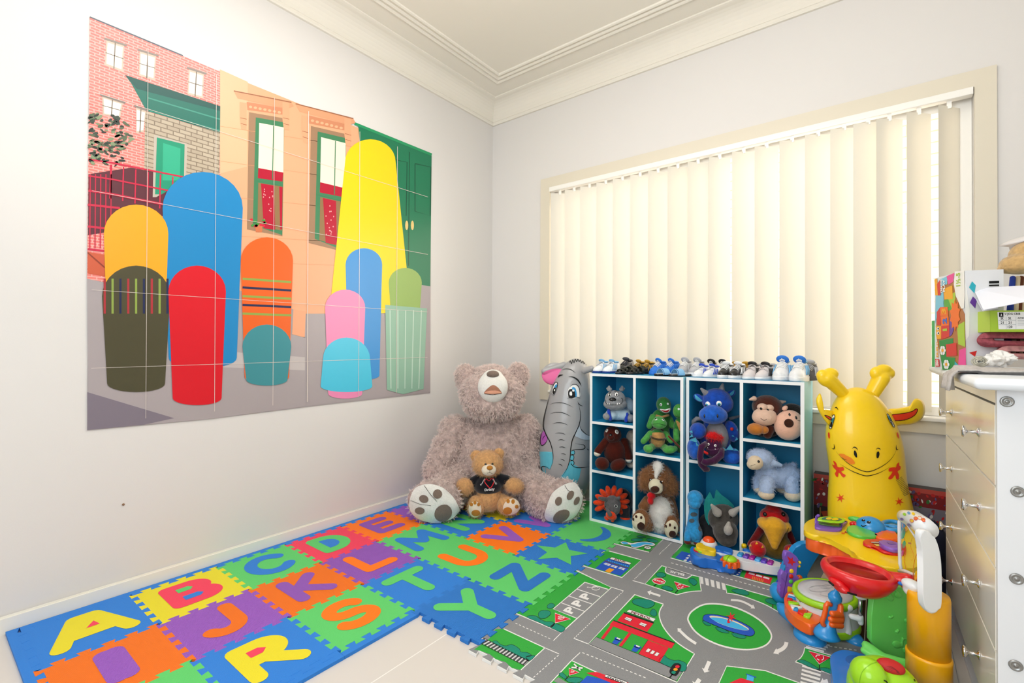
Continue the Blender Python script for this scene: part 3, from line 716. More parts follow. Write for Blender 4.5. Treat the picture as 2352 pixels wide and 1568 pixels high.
for i in range(5): a = (470+91*i, 1020+26*i); PR.poly(K5(a, (a[0]+60,a[1]+18), (a[0]+72,a[1]+130), (a[0]+20,a[1]+118)), rwhite, 2)
# --- shops block along the shelf
shop = K5((0,720),(215,475),(1870,800),(2000,1000),(2200,1150),(1700,1190))
PR.poly(shop, rgreen, 1); PR.line(K5((215,475),(0,720),(1700,1190),(2300,1350)), 2, rwhite, 2)
PR.poly(K5((75,720),(185,610),(330,650),(480,740),(470,835),(450,838)), rblue, 3)
for i in range(3):
    for j in range(3): a = (210+32*i+84*j, 765-38*i+20*j); PR.poly(K5(a, (a[0]+30,a[1]-20), (a[0]+68,a[1]-10), (a[0]+42,a[1]+14)), rwhite, 5)
PR.poly(K5((485,840),(540,785),(860,880),(830,940)), rteal, 3)
for i in range(3):
    for j in range(3): a = (615+35*i+68*j, 875-32*i+16*j); PR.poly(K5(a, (a[0]+20,a[1]-14), (a[0]+46,a[1]-4), (a[0]+28,a[1]+12)), rwhite, 5)
PR.poly(K5((830,940),(870,895),(1000,850),(1205,860),(1130,1020)), rblue, 3)
for i in range(5):
    for j in range(3): a = (935+32*i*.9+70*j, 955-30*i+20*j); PR.poly(K5(a, (a[0]+20,a[1]-14), (a[0]+46,a[1]-4), (a[0]+28,a[1]+12)), rwhite, 5)
PR.poly(K5((1255,905),(1295,868),(1700,970),(1685,1015)), rdk, 3); PR.poly(K5((1285,895),(1305,878),(1690,975),(1680,1000)), rorange, 4)
PR.poly(K5((1205,1040),(1245,935),(1670,1048),(1630,1150)), rred, 3)
for i in range(3): a = (1275+120*i, 980+34*i); PR.poly(K5(a, (a[0]+14,a[1]-24), (a[0]+108,a[1]+4), (a[0]+98,a[1]+30)), rwhite, 5)
for i in range(7): a = (1340+28*i, 1075+8*i); PR.line(K5(a, (a[0]+8,a[1]-50)), 1.6, rorange, 5)
PR.poly(K5((1690,1150),(1790,1020),(1900,1060),(1830,1190)), rblue, 3)
# --- roundabout
c0 = onz(*K4((478,848))[0], MZ); rim = [W2(c0.x+.2455*cos(a*pi/36), c0.y+.2455*sin(a*pi/36)) for a in range(72)]
rim = cr(K4((-100,780),(-110,720),(-60,640),(80,558),(260,545),(480,585),(700,680),(870,800),(960,920),(960,1010),(880,1090),(720,1135),(520,1130),(300,1080),(100,990),(-30,890)), 5)
PR.poly(rim, rgreen, 1); PR.line(rim, 3.6, rwhite, 2, True)
pool = cr(K4((85,720),(110,690),(200,682),(350,705),(550,770),(700,850),(750,905),(740,945),(690,965),(560,940),(400,890),(200,810),(90,760)), 5); 
for o in ([(75,770),(110,760),(180,800),(170,830),(110,815)], [(245,850),(330,860),(420,915),(380,925),(290,900)], [(455,930),(520,920),(620,950),(640,980),(600,995),(500,975)]): bush(K4(*o))
PR.poly(pool, rblue, 5); PR.line(pool, .9, rblk, 6, True)
PR.poly(cr(K4((170,720),(200,702),(330,720),(520,780),(650,850),(675,885),(600,890),(430,850),(270,790)), 5), rbeige, 6)
PR.poly(cr(K4((180,728),(330,735),(500,790),(640,860),(665,885),(600,888),(430,848),(270,788)), 5), rlb, 7)
PR.poly(K4((395,780),(415,735),(425,775),(440,795),(400,800)), rred, 9); PR.poly(star(*K4((448,722))[0], 12, 4, 6, 20), rred, 9)
def arrow(pts, w, hw, hl):
    PR.line(pts, w, rwhite, 2); a, b_ = pts[-2], pts[-1]; dx, dy = b_[0]-a[0], b_[1]-a[1]; l = math.hypot(dx, dy); dx, dy = dx/l, dy/l
    PR.poly([(b_[0]-dy*hw, b_[1]+dx*hw), (b_[0]+dx*hl, b_[1]+dy*hl), (b_[0]+dy*hw, b_[1]-dx*hw)], rwhite, 2)
arrow(cr(K4((445,495),(560,505),(660,545),(715,578)), 4, False), 4.6, 5.5, 9)
arrow(cr(K4((1165,1040),(1150,1090),(1110,1130),(1050,1160)), 4, False), 9, 8, 11)
arrow(K4((165,1290),(120,1395)), 9, 10, 8); arrow(K4((40,1520),(0,1580)), 10, 12, 9)
arrow(cr(K3((1780,950),(1660,870),(1570,790),(1520,740)), 4, False), 6, 6, 7); arrow(K3((1215,195),(1060,145)), 4.6, 6, 8)
# --- far right verge, crossing, house, lower right
verge = K4((378,292),(1010,470),(1250,600),(1330,760),(1070,655))+cr(K4((1070,655),(900,560),(700,480),(540,430),(390,405)), 5, False)
patch(verge)
for o in ([(455,375),(520,352),(620,365),(680,410),(640,435),(540,415)], [(890,490),(960,472),(1060,490),(1115,540),(1030,560),(920,530)]): bush(K4(*o))
PR.line(K4((990,555),(985,600)), 2.5, rbrown, 4)
tri = cr(K4((1400,1110),(1385,1180),(1340,1250),(1275,1295)), 5, False)+K4((1750,1460),(2050,1560),(2050,1300),(1700,1200))
patch(tri)
bush(K4((1310,1290),(1350,1270),(1430,1290),(1560,1370),(1590,1400),(1480,1370))); bush(K4((1590,1390),(1700,1380),(1900,1470),(1800,1475)))
sign3(K4((1450,1158),(1740,1240),(1590,1330)), K4((1590,1390),(1590,1330)))
PR.line(cr(K4((1545,1240),(1560,1215),(1600,1215)), 4, False), 2.2, rwhite, 8); PR.line(cr(K4((1640,1230),(1645,1260),(1620,1280)), 4, False), 2.2, rwhite, 8); PR.line(cr(K4((1590,1280),(1560,1262)), 4, False), 2.2, rwhite, 8)
for i in range(5): a = (1370-6*i, 1335+52*i); PR.poly(K4(a, (a[0]+245,a[1]+70), (a[0]+240,a[1]+100), (a[0]-4,a[1]+26)), rwhite, 2)
for i in range(4): a = (1420+25*i, 1090-26*i); PR.poly(K4(a, (a[0]+230,a[1]+62), (a[0]+232,a[1]+84), (a[0]-4,a[1]+18)), rwhite, 2)
house = K4((390,1350),(890,1410),(1330,1568),(1500,1800),(200,1800),(290,1568))
patch(house)
PR.poly(K4((430,1568),(575,1505),(740,1560),(800,1700),(300,1700)), rred, 3); PR.poly(K4((645,1530),(655,1465),(745,1490),(735,1552)), rlb, 4); PR.line(K4((640,1455),(770,1500)), 2, rblue, 5)
PR.dash(*K4((1660,1085),(2100,1150)), 7, 2.2, rwhite, 2)
arrow(K4((1700,1545),(1650,1560)), 10, 10, 10)
# --- right hand end of the mat, under the toys and along the drawers
def RW(*p): return [W2(x, y) for x, y in p]
for (x0, y0, x1, y1) in ((.03, 2.25, .12, 2.42), (.03, 2.02, .12, 2.2), (-.10, 2.1, -.04, 2.3)): patch(RW((x0, y0), (x1, y0), (x1, y1), (x0, y1)), 1.5)
PR.poly(RW((.05, 1.60), (.148, 1.62), (.148, 2.05), (.05, 2.05)), rgreen, 1)
for i in range(5): y = 1.66+.078*i; PR.poly(RW((.095, y), (.143, y-.025), (.143, y+.005), (.095, y+.03)), rwhite, 2); PR.poly(RW((.095, y+.031), (.143, y+.006), (.143, y+.01), (.095, y+.035)), rblk, 2)
for i in range(3): y = 2.10+.055*i; PR.poly(RW((.085, y), (.145, y-.03), (.145, y+.0), (.085, y+.03)), rwhite, 3)
PR.dash(*RW((-.02, 2.08), (-.02, 2.6)), 8, 1.4, rwhite, 2)
PR.poly(RW((-.125, 2.02), (-.02, 2.0), (-.02, 2.42), (-.125, 2.42)), G_('dark_brown', '#3b302c'), 3); PR.line(RW((-.062, 1.98), (-.068, 2.42)), 2.2, rwhite, 5); PR.poly(RW((-.062, 2.22), (-.02, 2.22), (-.02, 2.38), (-.062, 2.38)), G_('dark_green', '#1c4a1e'), 4); PR.line(RW((-.06, 2.22), (-.02, 2.21)), 1.2, rwhite, 5); PR.line(RW((-.06, 2.12), (-.02, 2.11)), 1.2, rwhite, 5); PR.line(RW((-.05, 2.165), (-.03, 2.163)), 1.2, rwhite, 5); PR.poly(RW((-.052, 1.98), (-.02, 1.98), (-.02, 2.1), (-.052, 2.1)), G_('dark_green', '#1c4a1e'), 4)  # road strip coloured dark brown, with dark green patches beside it
PR.line(RW((.150, 1.2), (.150, 2.8)), 1.6, rwhite, 2); PR.poly(RW((.152, 1.2), (.166, 1.2), (.166, 2.8), (.152, 2.8)), G_('edge_grey', '#c4beb8'), 2)
PR.poly(RW((-.24, 2.30), (-.02, 2.28), (-.02, 2.33), (-.2, 2.36)), rgreen, 1); PR.poly(RW((-.24, 2.35), (-.02, 2.33), (-.02, 2.60), (-.22, 2.60)), rbeige, 1)
PR.build('printed_town', rd)
# ================================================================== CUBBY SHELVES
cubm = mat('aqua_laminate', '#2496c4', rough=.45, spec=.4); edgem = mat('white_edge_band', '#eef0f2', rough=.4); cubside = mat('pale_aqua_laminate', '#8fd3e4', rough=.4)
def cubby(label, x0, x1, yf, yb, z0, z1, xd, colA, colB):
    t = thing('cubby_shelf', label, 'shelf', ((x0+x1)/2, (yf+yb)/2, z0), 'cubby shelves'); e = .015
    def pan(name, lo, hi, m=(cubm, edgem)):
        b = B(); b.box(lo, hi, 0, front=1); return b.build(name, list(m), t)
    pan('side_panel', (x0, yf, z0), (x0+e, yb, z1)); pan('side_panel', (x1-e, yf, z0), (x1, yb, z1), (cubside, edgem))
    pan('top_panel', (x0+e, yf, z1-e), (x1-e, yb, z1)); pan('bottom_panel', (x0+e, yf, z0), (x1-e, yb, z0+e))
    pan("back_panel", (x0+e, yb-.006, z0+e), (x1-e, yb, z1-e), (mat('shade_aqua_laminate', '#15739c', rough=.5), cubm)); pan('divider', (xd-e/2, yf, z0+e), (xd+e/2, yb-.006, z1-e))  # back panel coloured darker, putting the cubbies' inner shade into the laminate
    for z in colA: pan('shelf', (x0+e, yf, z-e), (xd-e/2, yb-.006, z))
    for z in colB: pan('shelf', (xd+e/2, yf, z-e), (x1-e, yb-.006, z))
    return t
CF1, CF2, CB = 2.462, 2.49, 2.79
cubby('left aqua cubby shelf with white edges, turtles and puppy inside, beside the elephant', -1.352, -.818, CF1, 2.775, MZ, .857, -1.081, (.583, .306), (.442,))
cubby('right aqua cubby shelf with white edges, dragon and lamb inside, beside the giraffe', -.813, -.292, CF2, CB, MZ, .857, -.551, (.439,), (.579, .298))

# ================================================================== CHEST OF DRAWERS
D0, D1 = V((.2, 1.572, 0)), V((.174, 2.457, 0)); dv = (D1-D0); DL = dv.length; dv.normalize(); dn = V((-dv.y, dv.x, 0))   # dn points out of the drawers (-x)
DW = .52
def dx(u, v, z): return D0+dv*u-dn*v+V((0, 0, z))     # u along the front, v into the chest
drm = mat('white_gloss_lacquer', '#fff9ec', rough=.15, spec=.6); sidem = mat('white_melamine', '#e3e5e8', rough=.45); chrome = mat('chrome', '#d8d8da', rough=.12, metal=1)
ch = thing('chest_of_drawers', 'white chest of drawers with chrome knobs standing beside the toys', 'chest of drawers', dx(DL/2, DW/2, 0))
def dbox(name, u0, u1, v0, v1, z0, z1, m, par, r=0):
    b = B(); rot = Matrix((dv, -dn, V((0, 0, 1)))).transposed()
    (b.rbox((u0, v0, z0), (u1, v1, z1), r, 0, rot, D0) if r else b.box((u0, v0, z0), (u1, v1, z1), 0, rot, D0)); return b.build(name, m, par)
dbox('side_panel', 0, .018, 0, DW, 0, .917, sidem, ch); dbox('side_panel', DL-.018, DL, 0, DW, 0, .917, sidem, ch)
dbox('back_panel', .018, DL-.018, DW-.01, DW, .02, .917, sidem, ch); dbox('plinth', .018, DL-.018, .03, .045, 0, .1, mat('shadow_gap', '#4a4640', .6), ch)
dbox('top_rail', .018, DL-.018, .0, .018, .884, .917, drm, ch)
dbox('top', -.045, DL+.045, -.045, DW+.01, .917, .945, mat('white_top', '#e9edf2', rough=.3), ch, .0135)
zs = [.107, .303, .497, .689, .88]
for i in range(4):
    d = dbox('drawer', .02, DL-.02, -.001, .018, zs[i]+.003, zs[i+1]-.003 if i < 3 else .8785, drm, ch)
    for u in (DL*.24, DL*.80):
        zc = (.788, .59, .385, .195)[3-i]; b = B(); p = dx(u, -.001, zc)
        b.lathe([(.012, 0), (.011, .003), (.0045, .006), (.004, .02), (.006, .024), (.014, .028), (.0155, .031), (.0145, .034), (0, .035)], p, frame(dn), n=20); b.build('knob', chrome, d)
dbox('floor_runner', .018, DL-.018, .012, .03, .0, .012, sidem, ch)
for px, py in ((2313, 922), (2338, 1129), (2335, 1329), (2333, 1528)):
    d = ray(px, py); k = (D0-CAM).dot(dv)/d.dot(dv); p = CAM+d*k; b = B()
    b.lathe([(.0125, 0), (.0125, .0012), (.011, .003), (.008, .003), (.007, .0015), (.004, .0015), (.0035, .003), (0, .003)], p, frame(-dv), n=20); b.build('cam_bolt', mat('zinc', '#9a9a98', .35, metal=.9), ch)

# ================================================================== POSTER
PX = XL+.004
po = thing('wall_poster', 'large glossy wall poster of a city street with colourful plain rounded shapes', 'poster', (XL, 1.33, 1.48))
gm = lambda n, c, r=.32: mat('print_'+n, c, rough=r, spec=.4)
PP = Print(Plane_((PX, 0, 0), (1, 0, 0)), lay=.00025, base=.0)
TLc, TRc, BRc, BLc = (206, 38), (990, 357), (988, 902), (200, 988)
out = [TLc, (507, 165), (620, 212), (830, 300), TRc, BRc, (720, 932), (480, 962), (330, 976), BLc]
b = B(); q = [onx(*p, PX) for p in out]; b.add([v+V((-.0025, 0, 0)) for v in q]+[v-V((.0005, 0, 0)) for v in q], [tuple(range(10)), tuple(range(10, 20))]+[(i, (i+1) % 10, 10+(i+1) % 10, 10+i) for i in range(10)], 0, False)
b.build('poster_sheet', gm('paper', '#e8e2da'), po)
def Q(x, y=None):
    if y is None: x, y = x
    return (180+x/3.137, y/3.137)                 # readings from an enlarged crop
def Q2(x, y=None):
    if y is None: x, y = x
    return (480+x/1.913, 140+y/1.913)
Qs = lambda *p: [Q(*a) for a in p]; Q2s = lambda *p: [Q2(*a) for a in p]
brickp = bpy.data.materials.new('print_pink_brick'); brickp.use_nodes = True
def brick_print(name, c1, c2, mo, w, h, ms):
    m = bpy.data.materials.new(name); m.use_nodes = True; nt = m.node_tree; bs = nt.nodes['Principled BSDF']; tc = nt.nodes.new('ShaderNodeTexCoord'); mp = nt.nodes.new('ShaderNodeMapping'); br = nt.nodes.new('ShaderNodeTexBrick')
    mp.inputs['Rotation'].default_value = (pi/2, 0, pi/2)
    mp.vector_type = 'TEXTURE'
    br.inputs['Scale'].default_value = 1; br.inputs['Brick Width'].default_value = w; br.inputs['Row Height'].default_value = h; br.inputs['Mortar Size'].default_value = ms
    br.inputs['Color1'].default_value = lin(c1); br.inputs['Color2'].default_value = lin(c2); br.inputs['Mortar'].default_value = lin(mo)
    nt.links.new(tc.outputs['Object'], mp.inputs['Vector']); nt.links.new(mp.outputs['Vector'], br.inputs['Vector']); nt.links.new(br.outputs['Color'], bs.inputs['Base Color']); bs.inputs['Roughness'].default_value = .32; return m
pinkb = brick_print('print_pinkbrick', '#dd6f68', '#e37d74', '#efaaa2', .03, .011, .0018); greyb = brick_print('print_greybrick', '#b9ab96', '#a99a86', '#7e705f', .045, .018, .002)
PP.poly(out, gm('pavement', '#a79ea0'), 1)
PP.poly([(206, 38), (510, 167), (504, 700), (200, 640)], pinkb, 2)
PP.line([(206, 39), (420, 128)], 3, gm('slate', '#55606a'), 3)
PP.poly(Qs((335,540),(1022,765),(1020,955),(490,800),(380,600)), gm('teal_roof', '#1d6a5c'), 4.3); PP.poly(Qs((335,540),(1022,765),(1020,800),(420,640)), gm('teal_roof_dark', '#17504a'), 4.7)
PP.line(Qs((500,705),(1020,860)), 3, gm('teal_light', '#3f8f7d'), 5); PP.line(Qs((480,790),(1018,940)), 2, gm('teal_light', '#3f8f7d'), 5)
PP.poly([Q(480,800), Q(1020,955), (503, 470), (420, 470), (330, 470)], greyb, 3)
PP.poly(Qs((545,970),(785,1035),(775,1300),(560,1420),(535,1420)), gm('door_frame', '#b7ada0'), 4); PP.poly(Qs((565,990),(765,1040),(760,1300),(600,1400),(552,1400)), gm('green_door', '#1c8f6e'), 5); PP.poly(Qs((610,1030),(735,1070),(730,1300),(605,1300)), gm('green_door_light', '#2fa884'), 6)
for w_ in (((200,290),(330,330),(320,520),(190,470)), ((440,370),(560,405),(548,580),(435,545)), ((795,500),(905,535),(895,710),(785,680)), ((170,695),(320,745),(300,850),(175,825)), ((415,775),(485,800),(470,950),(415,960))):
    c = [sum(p[k] for p in w_)/4 for k in (0, 1)]; PP.poly(Qs(*w_), gm('stone', '#c3b3a2'), 5); PP.poly(Qs(*[lerp2(p, c, .16) for p in w_]), gm('window_print', '#efe7dc'), 6)
    a, d_ = lerp2(w_[0], w_[3], .5), lerp2(w_[1], w_[2], .5); PP.line(Qs(a, d_), 1.6, gm('stone_dark', '#7b6d60'), 7); PP.line(Qs(lerp2(w_[0], w_[1], .5), lerp2(w_[3], w_[2], .5)), 2.5, gm('stone_dark', '#7b6d60'), 7)
    PP.line(Qs((w_[0][0]-14, w_[0][1]-12), (w_[1][0]+18, w_[1][1]-2)), 4.5, gm('lintel', '#8a7f78'), 7)
random.seed(3)
for i in range(150):                                     # printed tree
    x, y = 204+95*random.random()**1.2, 262+120*random.random()
    if x-204 > 100*(1-((y-320)/75)**2*.6): continue
    PP.poly(oval(x+3, y, random.uniform(4, 9), random.uniform(2, 4), random.uniform(-.8, .8), 8), gm('leaf%d' % (i % 4), ('#39463c', '#56654e', '#7f8f6e', '#2a332e')[i % 4]), 6+i % 5)
PP.poly([(203, 400), (300, 385), (430, 410), (420, 470), (330, 520), (202, 540)], gm('porch_shadow', '#5a2a35'), 3.5)
for i in range(7): a = lerp2((255, 378), (425, 412), i/6); PP.line([a, (a[0]-2, a[1]+78)], 5 if i == 0 else 3.2, gm('railing', '#c32545'), 8)
for dy in (0, 38, 72): PP.line([(203, 366+dy), (258, 374+dy), (428, 408+dy)], 5 if dy == 72 else 3.6, gm('railing', '#c32545'), 9)
for i in range(5): x = 207+12*i; PP.line([(x, 400), (x-1, 570)], 2.6, gm('railing', '#c32545'), 8)
for y in (470, 520, 572): PP.line([(201, y), (275, y+8)], 5, gm('railing', '#c32545'), 9)
PP.poly([(201, 578), (270, 590), (270, 640), (201, 628)], gm('rust', '#c65b3e'), 5); PP.line([(201, 580), (270, 640)], 3, gm('rust_dark', '#8d3c2a'), 8)
PP.poly([(509, 166), (868, 312), (868, 720), (700, 720), (503, 650)], gm('sandstone', '#e4a781'), 3)
PP.poly(Qs((1020,500),(1220,590),(1215,1200),(1020,1250)), gm('sandstone_light', '#e9b48e'), 4)
for y0, y1 in ((290, 345), (370, 420), (450, 486), (540, 560), (600, 612)): PP.line([(506, y0), (860, y1)], 1, gm('mortar', '#d2946c'), 5)
for k in range(2):                                       # two tall windows with cornices
    s_ = (lambda *p: Q2s(*[(x+272*k*1.0, y+56*k+(x-105)*.06*k) for x, y in p]))
    PP.poly(s_((108,132),(360,180),(372,200),(345,210),(125,165)), gm('sand_dark', '#d99a74'), 6); PP.line(s_((108,132),(362,182)), 2.5, gm('sand_shadow', '#9a6244'), 7)
    PP.poly(s_((165,180),(330,208),(325,236),(168,215)), gm('carving', '#c98562'), 6)
    for i in range(7): PP.poly(oval(*s_((182+21*i, 202+4*i))[0], 4, 3, .2, 10), gm('carving_light', '#e7ab85'), 7)
    for x in (135, 322): PP.poly(s_((x,180),(x+30,186),(x+30,305),(x+6,300),(x,255)), gm('sand_mid', '#e6a27c'), 7); PP.line(s_((x+2,250),(x+30,256)), 1.2, gm('sand_shadow', '#9a6244'), 8); PP.line(s_((x+4,275),(x+30,282)), 1.2, gm('sand_shadow', '#9a6244'), 8)
    PP.poly(s_((175,225),(330,252),(322,770),(166,740)), gm('reveal', '#9c7a5e'), 5); PP.poly(s_((205,248),(330,270),(322,765),(192,720)), gm('green_sash', '#3e7d57'), 6)
    PP.poly(s_((220,272),(328,292),(326,490),(216,470)), gm('blind_print', '#efe2cd'), 7); PP.poly(s_((216,470),(326,490),(322,530),(214,515)), gm('curtain', '#b01030'), 7); PP.poly(s_((216,535),(322,552),(320,745),(212,725)), gm('curtain_gap', '#8e6e4a'), 7)
    PP.poly(s_((228,538),(285,548),(290,742),(240,735)), gm('curtain', '#b01030'), 8); PP.poly(s_((308,552),(323,554),(320,740),(312,740)), gm('curtain', '#b01030'), 8)
    for i in range(14): PP.poly(oval(*s_((238+random.random()*42, 560+random.random()*165))[0], 1.4, 1.8, 0, 6), gm('curtain_dot', '#f0a0a0'), 9)
    PP.line(s_((283,285),(278,520)), 2, gm('green_sash', '#3e7d57'), 9); PP.line(s_((200,520),(324,545)), 5, gm('green_sash', '#3e7d57'), 9)
PP.poly(Q2s((200,720),(235,718),(232,752),(205,752)), gm('clay_pot', '#c9724a'), 10)
for i in range(12): PP.poly(oval(*Q2((180+65*random.random()), 690+35*random.random()), 4, 3, 0, 7), gm('leaf_bright%d' % (i % 2), ('#3f8f3a', '#d0243e')[i % 3 == 0]), 11)
PP.poly(Q2s((655,280),(978,415),(972,990),(800,960),(690,700)), gm('green_gate', '#197552'), 4)
for x in (800, 905): PP.line(Q2s((x,430+(x-800)*.2),(x+70,445+(x-800)*.2),(x+66,680),(x,660),(x,430+(x-800)*.2)), 2, gm('gate_line', '#0f5038'), 6)
PP.line(Q2s((880,400),(876,900)), 2, gm('gate_line', '#0f5038'), 6); PP.line(Q2s((640,275),(978,412)), 6, gm('gate_top', '#23925f'), 7)
for x in (868, 893): PP.poly(oval(*Q2((x, 722)), 3.5, 11, 0, 12), gm('brass', '#e0c27a'), 8)
PP.poly([(660, 590), (870, 640), (870, 720), (665, 700)], gm('sandstone', '#e4a781'), 4.5); PP.poly(Q2s((370,1090),(425,1100),(420,1215),(365,1200)), gm('sand_mid', '#e6a27c'), 5)
PP.poly([(660, 770), (760, 780), (985, 740), (988, 900), (720, 930), (480, 962), (202, 986), (200, 640), (420, 700)], gm('pavement', '#a79ea0'), 5)
PP.poly([(200, 900), (400, 960), (330, 975), (200, 987)], gm('pavement_dark', '#7d7480'), 6); PP.poly([(420, 800), (700, 820), (700, 850), (420, 840)], gm('pavement_light', '#bdb5b4'), 6)
# plain rounded coloured shapes standing on the pavement (no features)
def pill(x, y0, y1, w, m, lay, tilt=0, lo=.85):
    h = y1-y0; n = 14; pts = []
    for i in range(n+1): a = pi+pi*i/n; pts.append((x+w*cos(a), y0+w*.9+w*.9*sin(a)))
    for i in range(n+1): a = pi*i/n; pts.append((x+w*lo*cos(a), y1-w*.25+w*.25*sin(a)))
    PP.poly([(px+tilt*(py-y0), py) for px, py in pts], m, lay)
pill(465, 395, 845, 92, gm('shape_blue', '#1b82bd'), 12); pill(312, 470, 900, 74, gm('shape_amber', '#e9a322'), 13); pill(312, 610, 900, 78, gm('shape_stripe', '#4a4630'), 14)
for i in range(9): PP.line([(240+18*i, 640), (240+18*i, 720)], 5, gm('stripe%d' % (i % 3), ('#a8323a', '#8aa04a', '#20284e')[i % 3]), 15)
pill(452, 610, 930, 66, gm('shape_red', '#d31224'), 16); pill(612, 545, 880, 60, gm('shape_orange', '#e2601f'), 17); pill(612, 745, 885, 56, gm('shape_teal', '#3d8a93'), 18)
for i in range(5): PP.line([(556, 640+20*i), (668, 648+19*i)], 5, gm('stripe%d' % (i % 2+1), '#20284e'), 18)
pill(850, 320, 720, 58, gm('shape_yellow', '#f2cf12'), 12, 0, 1.6); pill(835, 570, 872, 42, gm('shape_sky', '#3f8fd0'), 14); pill(792, 665, 915, 46, gm('shape_pink', '#ea8ab4'), 15); pill(795, 775, 900, 54, gm('shape_aqua', '#4cc0de'), 16, 0, 1.1)
pill(930, 615, 740, 38, gm('shape_green', '#8fae5c'), 14); PP.poly([(884, 700), (980, 708), (972, 893), (925, 905), (888, 895)], gm('bin', '#8fb7a2'), 15)
for i in range(5): PP.line([(895+18*i, 712), (897+16*i, 892)], 2.5, gm('bin_light', '#b7d2c2'), 16)
# fold creases of the sheet
cre = gm('crease', '#dcd2ca', .15)
for t in (.17, .37, .54, .64, .79, .9): a = lerp2(TLc, TRc, t); d_ = lerp2(BLc, BRc, t); PP.line([lerp2(a, d_, .02), lerp2(a, d_, .5), lerp2(a, d_, .985)], 1 if t != .64 else 1.5, cre, 22)
for t in (.18, .42, .66, .85): PP.line([lerp2(lerp2(TLc, BLc, t), lerp2(TRc, BRc, t), u) for u in (.01, .5, .99)], .8, cre, 22)
PP.build('street_print', po)
# ================================================================== SOFT TOYS
def fur(o, count, length, m, avoid=(), dist=.012, seed=1, rad=.9, kids=0):
    """short pile grown on a part, kept off the pads and patches lying on it"""
    o.data.materials.append(m); n = len(o.data.materials)
    if avoid:
        bv = world_bvh(list(avoid)); og = origin(o); vg = o.vertex_groups.new(name='pile')
        for v in o.data.vertices:
            h = bv.find_nearest(v.co+og); vg.add([v.index], 0 if h[3] < dist else 1, 'REPLACE')
    md = o.modifiers.new('fur', 'PARTICLE_SYSTEM'); ps = o.particle_systems[-1]; s = ps.settings
    s.type = 'HAIR'; s.use_advanced_hair = True; s.count = count; s.hair_length = length; s.hair_step = 3; s.render_step = 2; s.display_step = 2
    s.emit_from = 'FACE'; s.use_modifier_stack = False; s.normal_factor = length*.25*.75; s.factor_random = length*.25*.9; s.object_align_factor = (0, 0, -length*.25*.35)
    s.root_radius = rad; s.tip_radius = .3; s.radius_scale = .001; s.material = n; ps.seed = seed
    if kids:
        s.child_type = 'SIMPLE'; s.rendered_child_count = kids; s.child_percent = 0; s.child_radius = length*.45; s.clump_factor = .45; s.clump_shape = 0
    if avoid: ps.vertex_group_density = 'pile'
def dpy(px, y, py=1000): return dep(ony(px, py, y))
class Toy:
    def __init__(s, name, label, d, base, cat='soft toy', group=None):
        s.d = d; s.root = thing(name, label, cat, base, group)
    def p(s, px, py, dd=0): return at(px, py, s.d+dd)
    def k(s, dd=0): return (s.d+dd)/FPX
    def part(s, name, prims, m, parent=None, vox=None, lump=.0, lscale=25, smooth=3, label=None):
        b = B(); rmin = 1
        for q in prims:
            if q[0] == 'e':
                _, px, py, dd, rx, ry, rd = q[:7]; rot = q[7] if len(q) > 7 else 0; k = s.k(dd); rmin = min(rmin, rx*k, ry*k, rd)
                b.ell(s.p(px, py, dd), (rx*k, rd, ry*k), CAMF @ Matrix.Rotation(radians(rot), 3, 'Y'))
            elif q[0] == 'c':
                _, a, c, r0, r1 = q[:5]; a3, c3 = s.p(*a), s.p(*c); r0, r1 = r0*s.k(a[2]), r1*s.k(c[2]); rmin = min(rmin, r0*1.3, r1*1.6); b.cap(a3, c3, r0, r1)
            elif q[0] == 't':
                _, pts, r = q; k = s.k(pts[0][2]); b.tube([s.p(*a) for a in pts], [x*k for x in r] if isinstance(r, list) else r*k, n=12)
        v = vox if vox is not None else (max(.0018, rmin*.16) if len(prims) > 1 else 0)
        o = b.build(name, m, parent or s.root, vox=v, smooth=smooth if v else 0, lump=lump, lscale=lscale)
        if label: o['label'] = label
        return o
    def patch(s, on, name, pts, m, parent=None, off=.0015, step=3.0, closed=True, label=None):
        P_ = Print(Skin(on), lay=0, base=off); P_.poly(pts, m, 0, step); o = P_.build(name, parent or (on[0] if isinstance(on, list) else on))
        for f in o.data.polygons: f.use_smooth = True
        if label: o['label'] = label
        return o
    def lines(s, on, name, ls, m, w=1.2, parent=None, off=.0012, taper=False):
        P_ = Print(Skin(on), lay=0, base=off)
        for l in ls: P_.line(cr(l, 5, False) if len(l) > 2 else l, w, m, 0, step=2.0, taper=taper)
        return P_.build(name, parent or (on[0] if isinstance(on, list) else on))
    def eye(s, on, px, py, r, m=None, parent=None, name='eye', ry=None, glint=True, bulge=.5):
        par = parent or (on[0] if isinstance(on, list) else on)
        o = dot(Skin(on), px, py, r, ry or r, m or EYE, name, par, bulge=bulge); return o
EYE = mat('black_bead', '#0b0a0a', rough=.12, spec=.6)

# ------------------------------------------------------------------ giant teddy in the corner
taupe = plush('taupe_plush', '#b5a09a', scale=60, bump=1.0, var=.4); taupeh = mat('taupe_pile', '#f0ddd6', rough=.8, spec=.15, sheen=.3); cream = plush('cream_velour', '#e6e4de', scale=200, var=.06); mud = plush('mud_velour', '#7d6c61', scale=200, var=.08)
g = Toy('giant_teddy_bear', 'giant grey-brown teddy bear sitting in the corner with a small bear between its legs', 3.1, onz(1130, 1160, MZ), 'teddy bear')
torso = g.part('torso', [('e', 1135, 1055, .02, 96, 92, .20), ('e', 1135, 1000, .05, 82, 60, .17), ('e', 1140, 1095, -.01, 92, 58, .20)], taupe, lump=.012, lscale=14, vox=.014)
head = g.part('head', [('e', 1130, 902, -.04, 75, 55, .18), ('e', 1130, 925, -.05, 66, 40, .18), ('e', 1128, 880, 0, 52, 42, .15)], taupe, lump=.008, lscale=16, vox=.012)
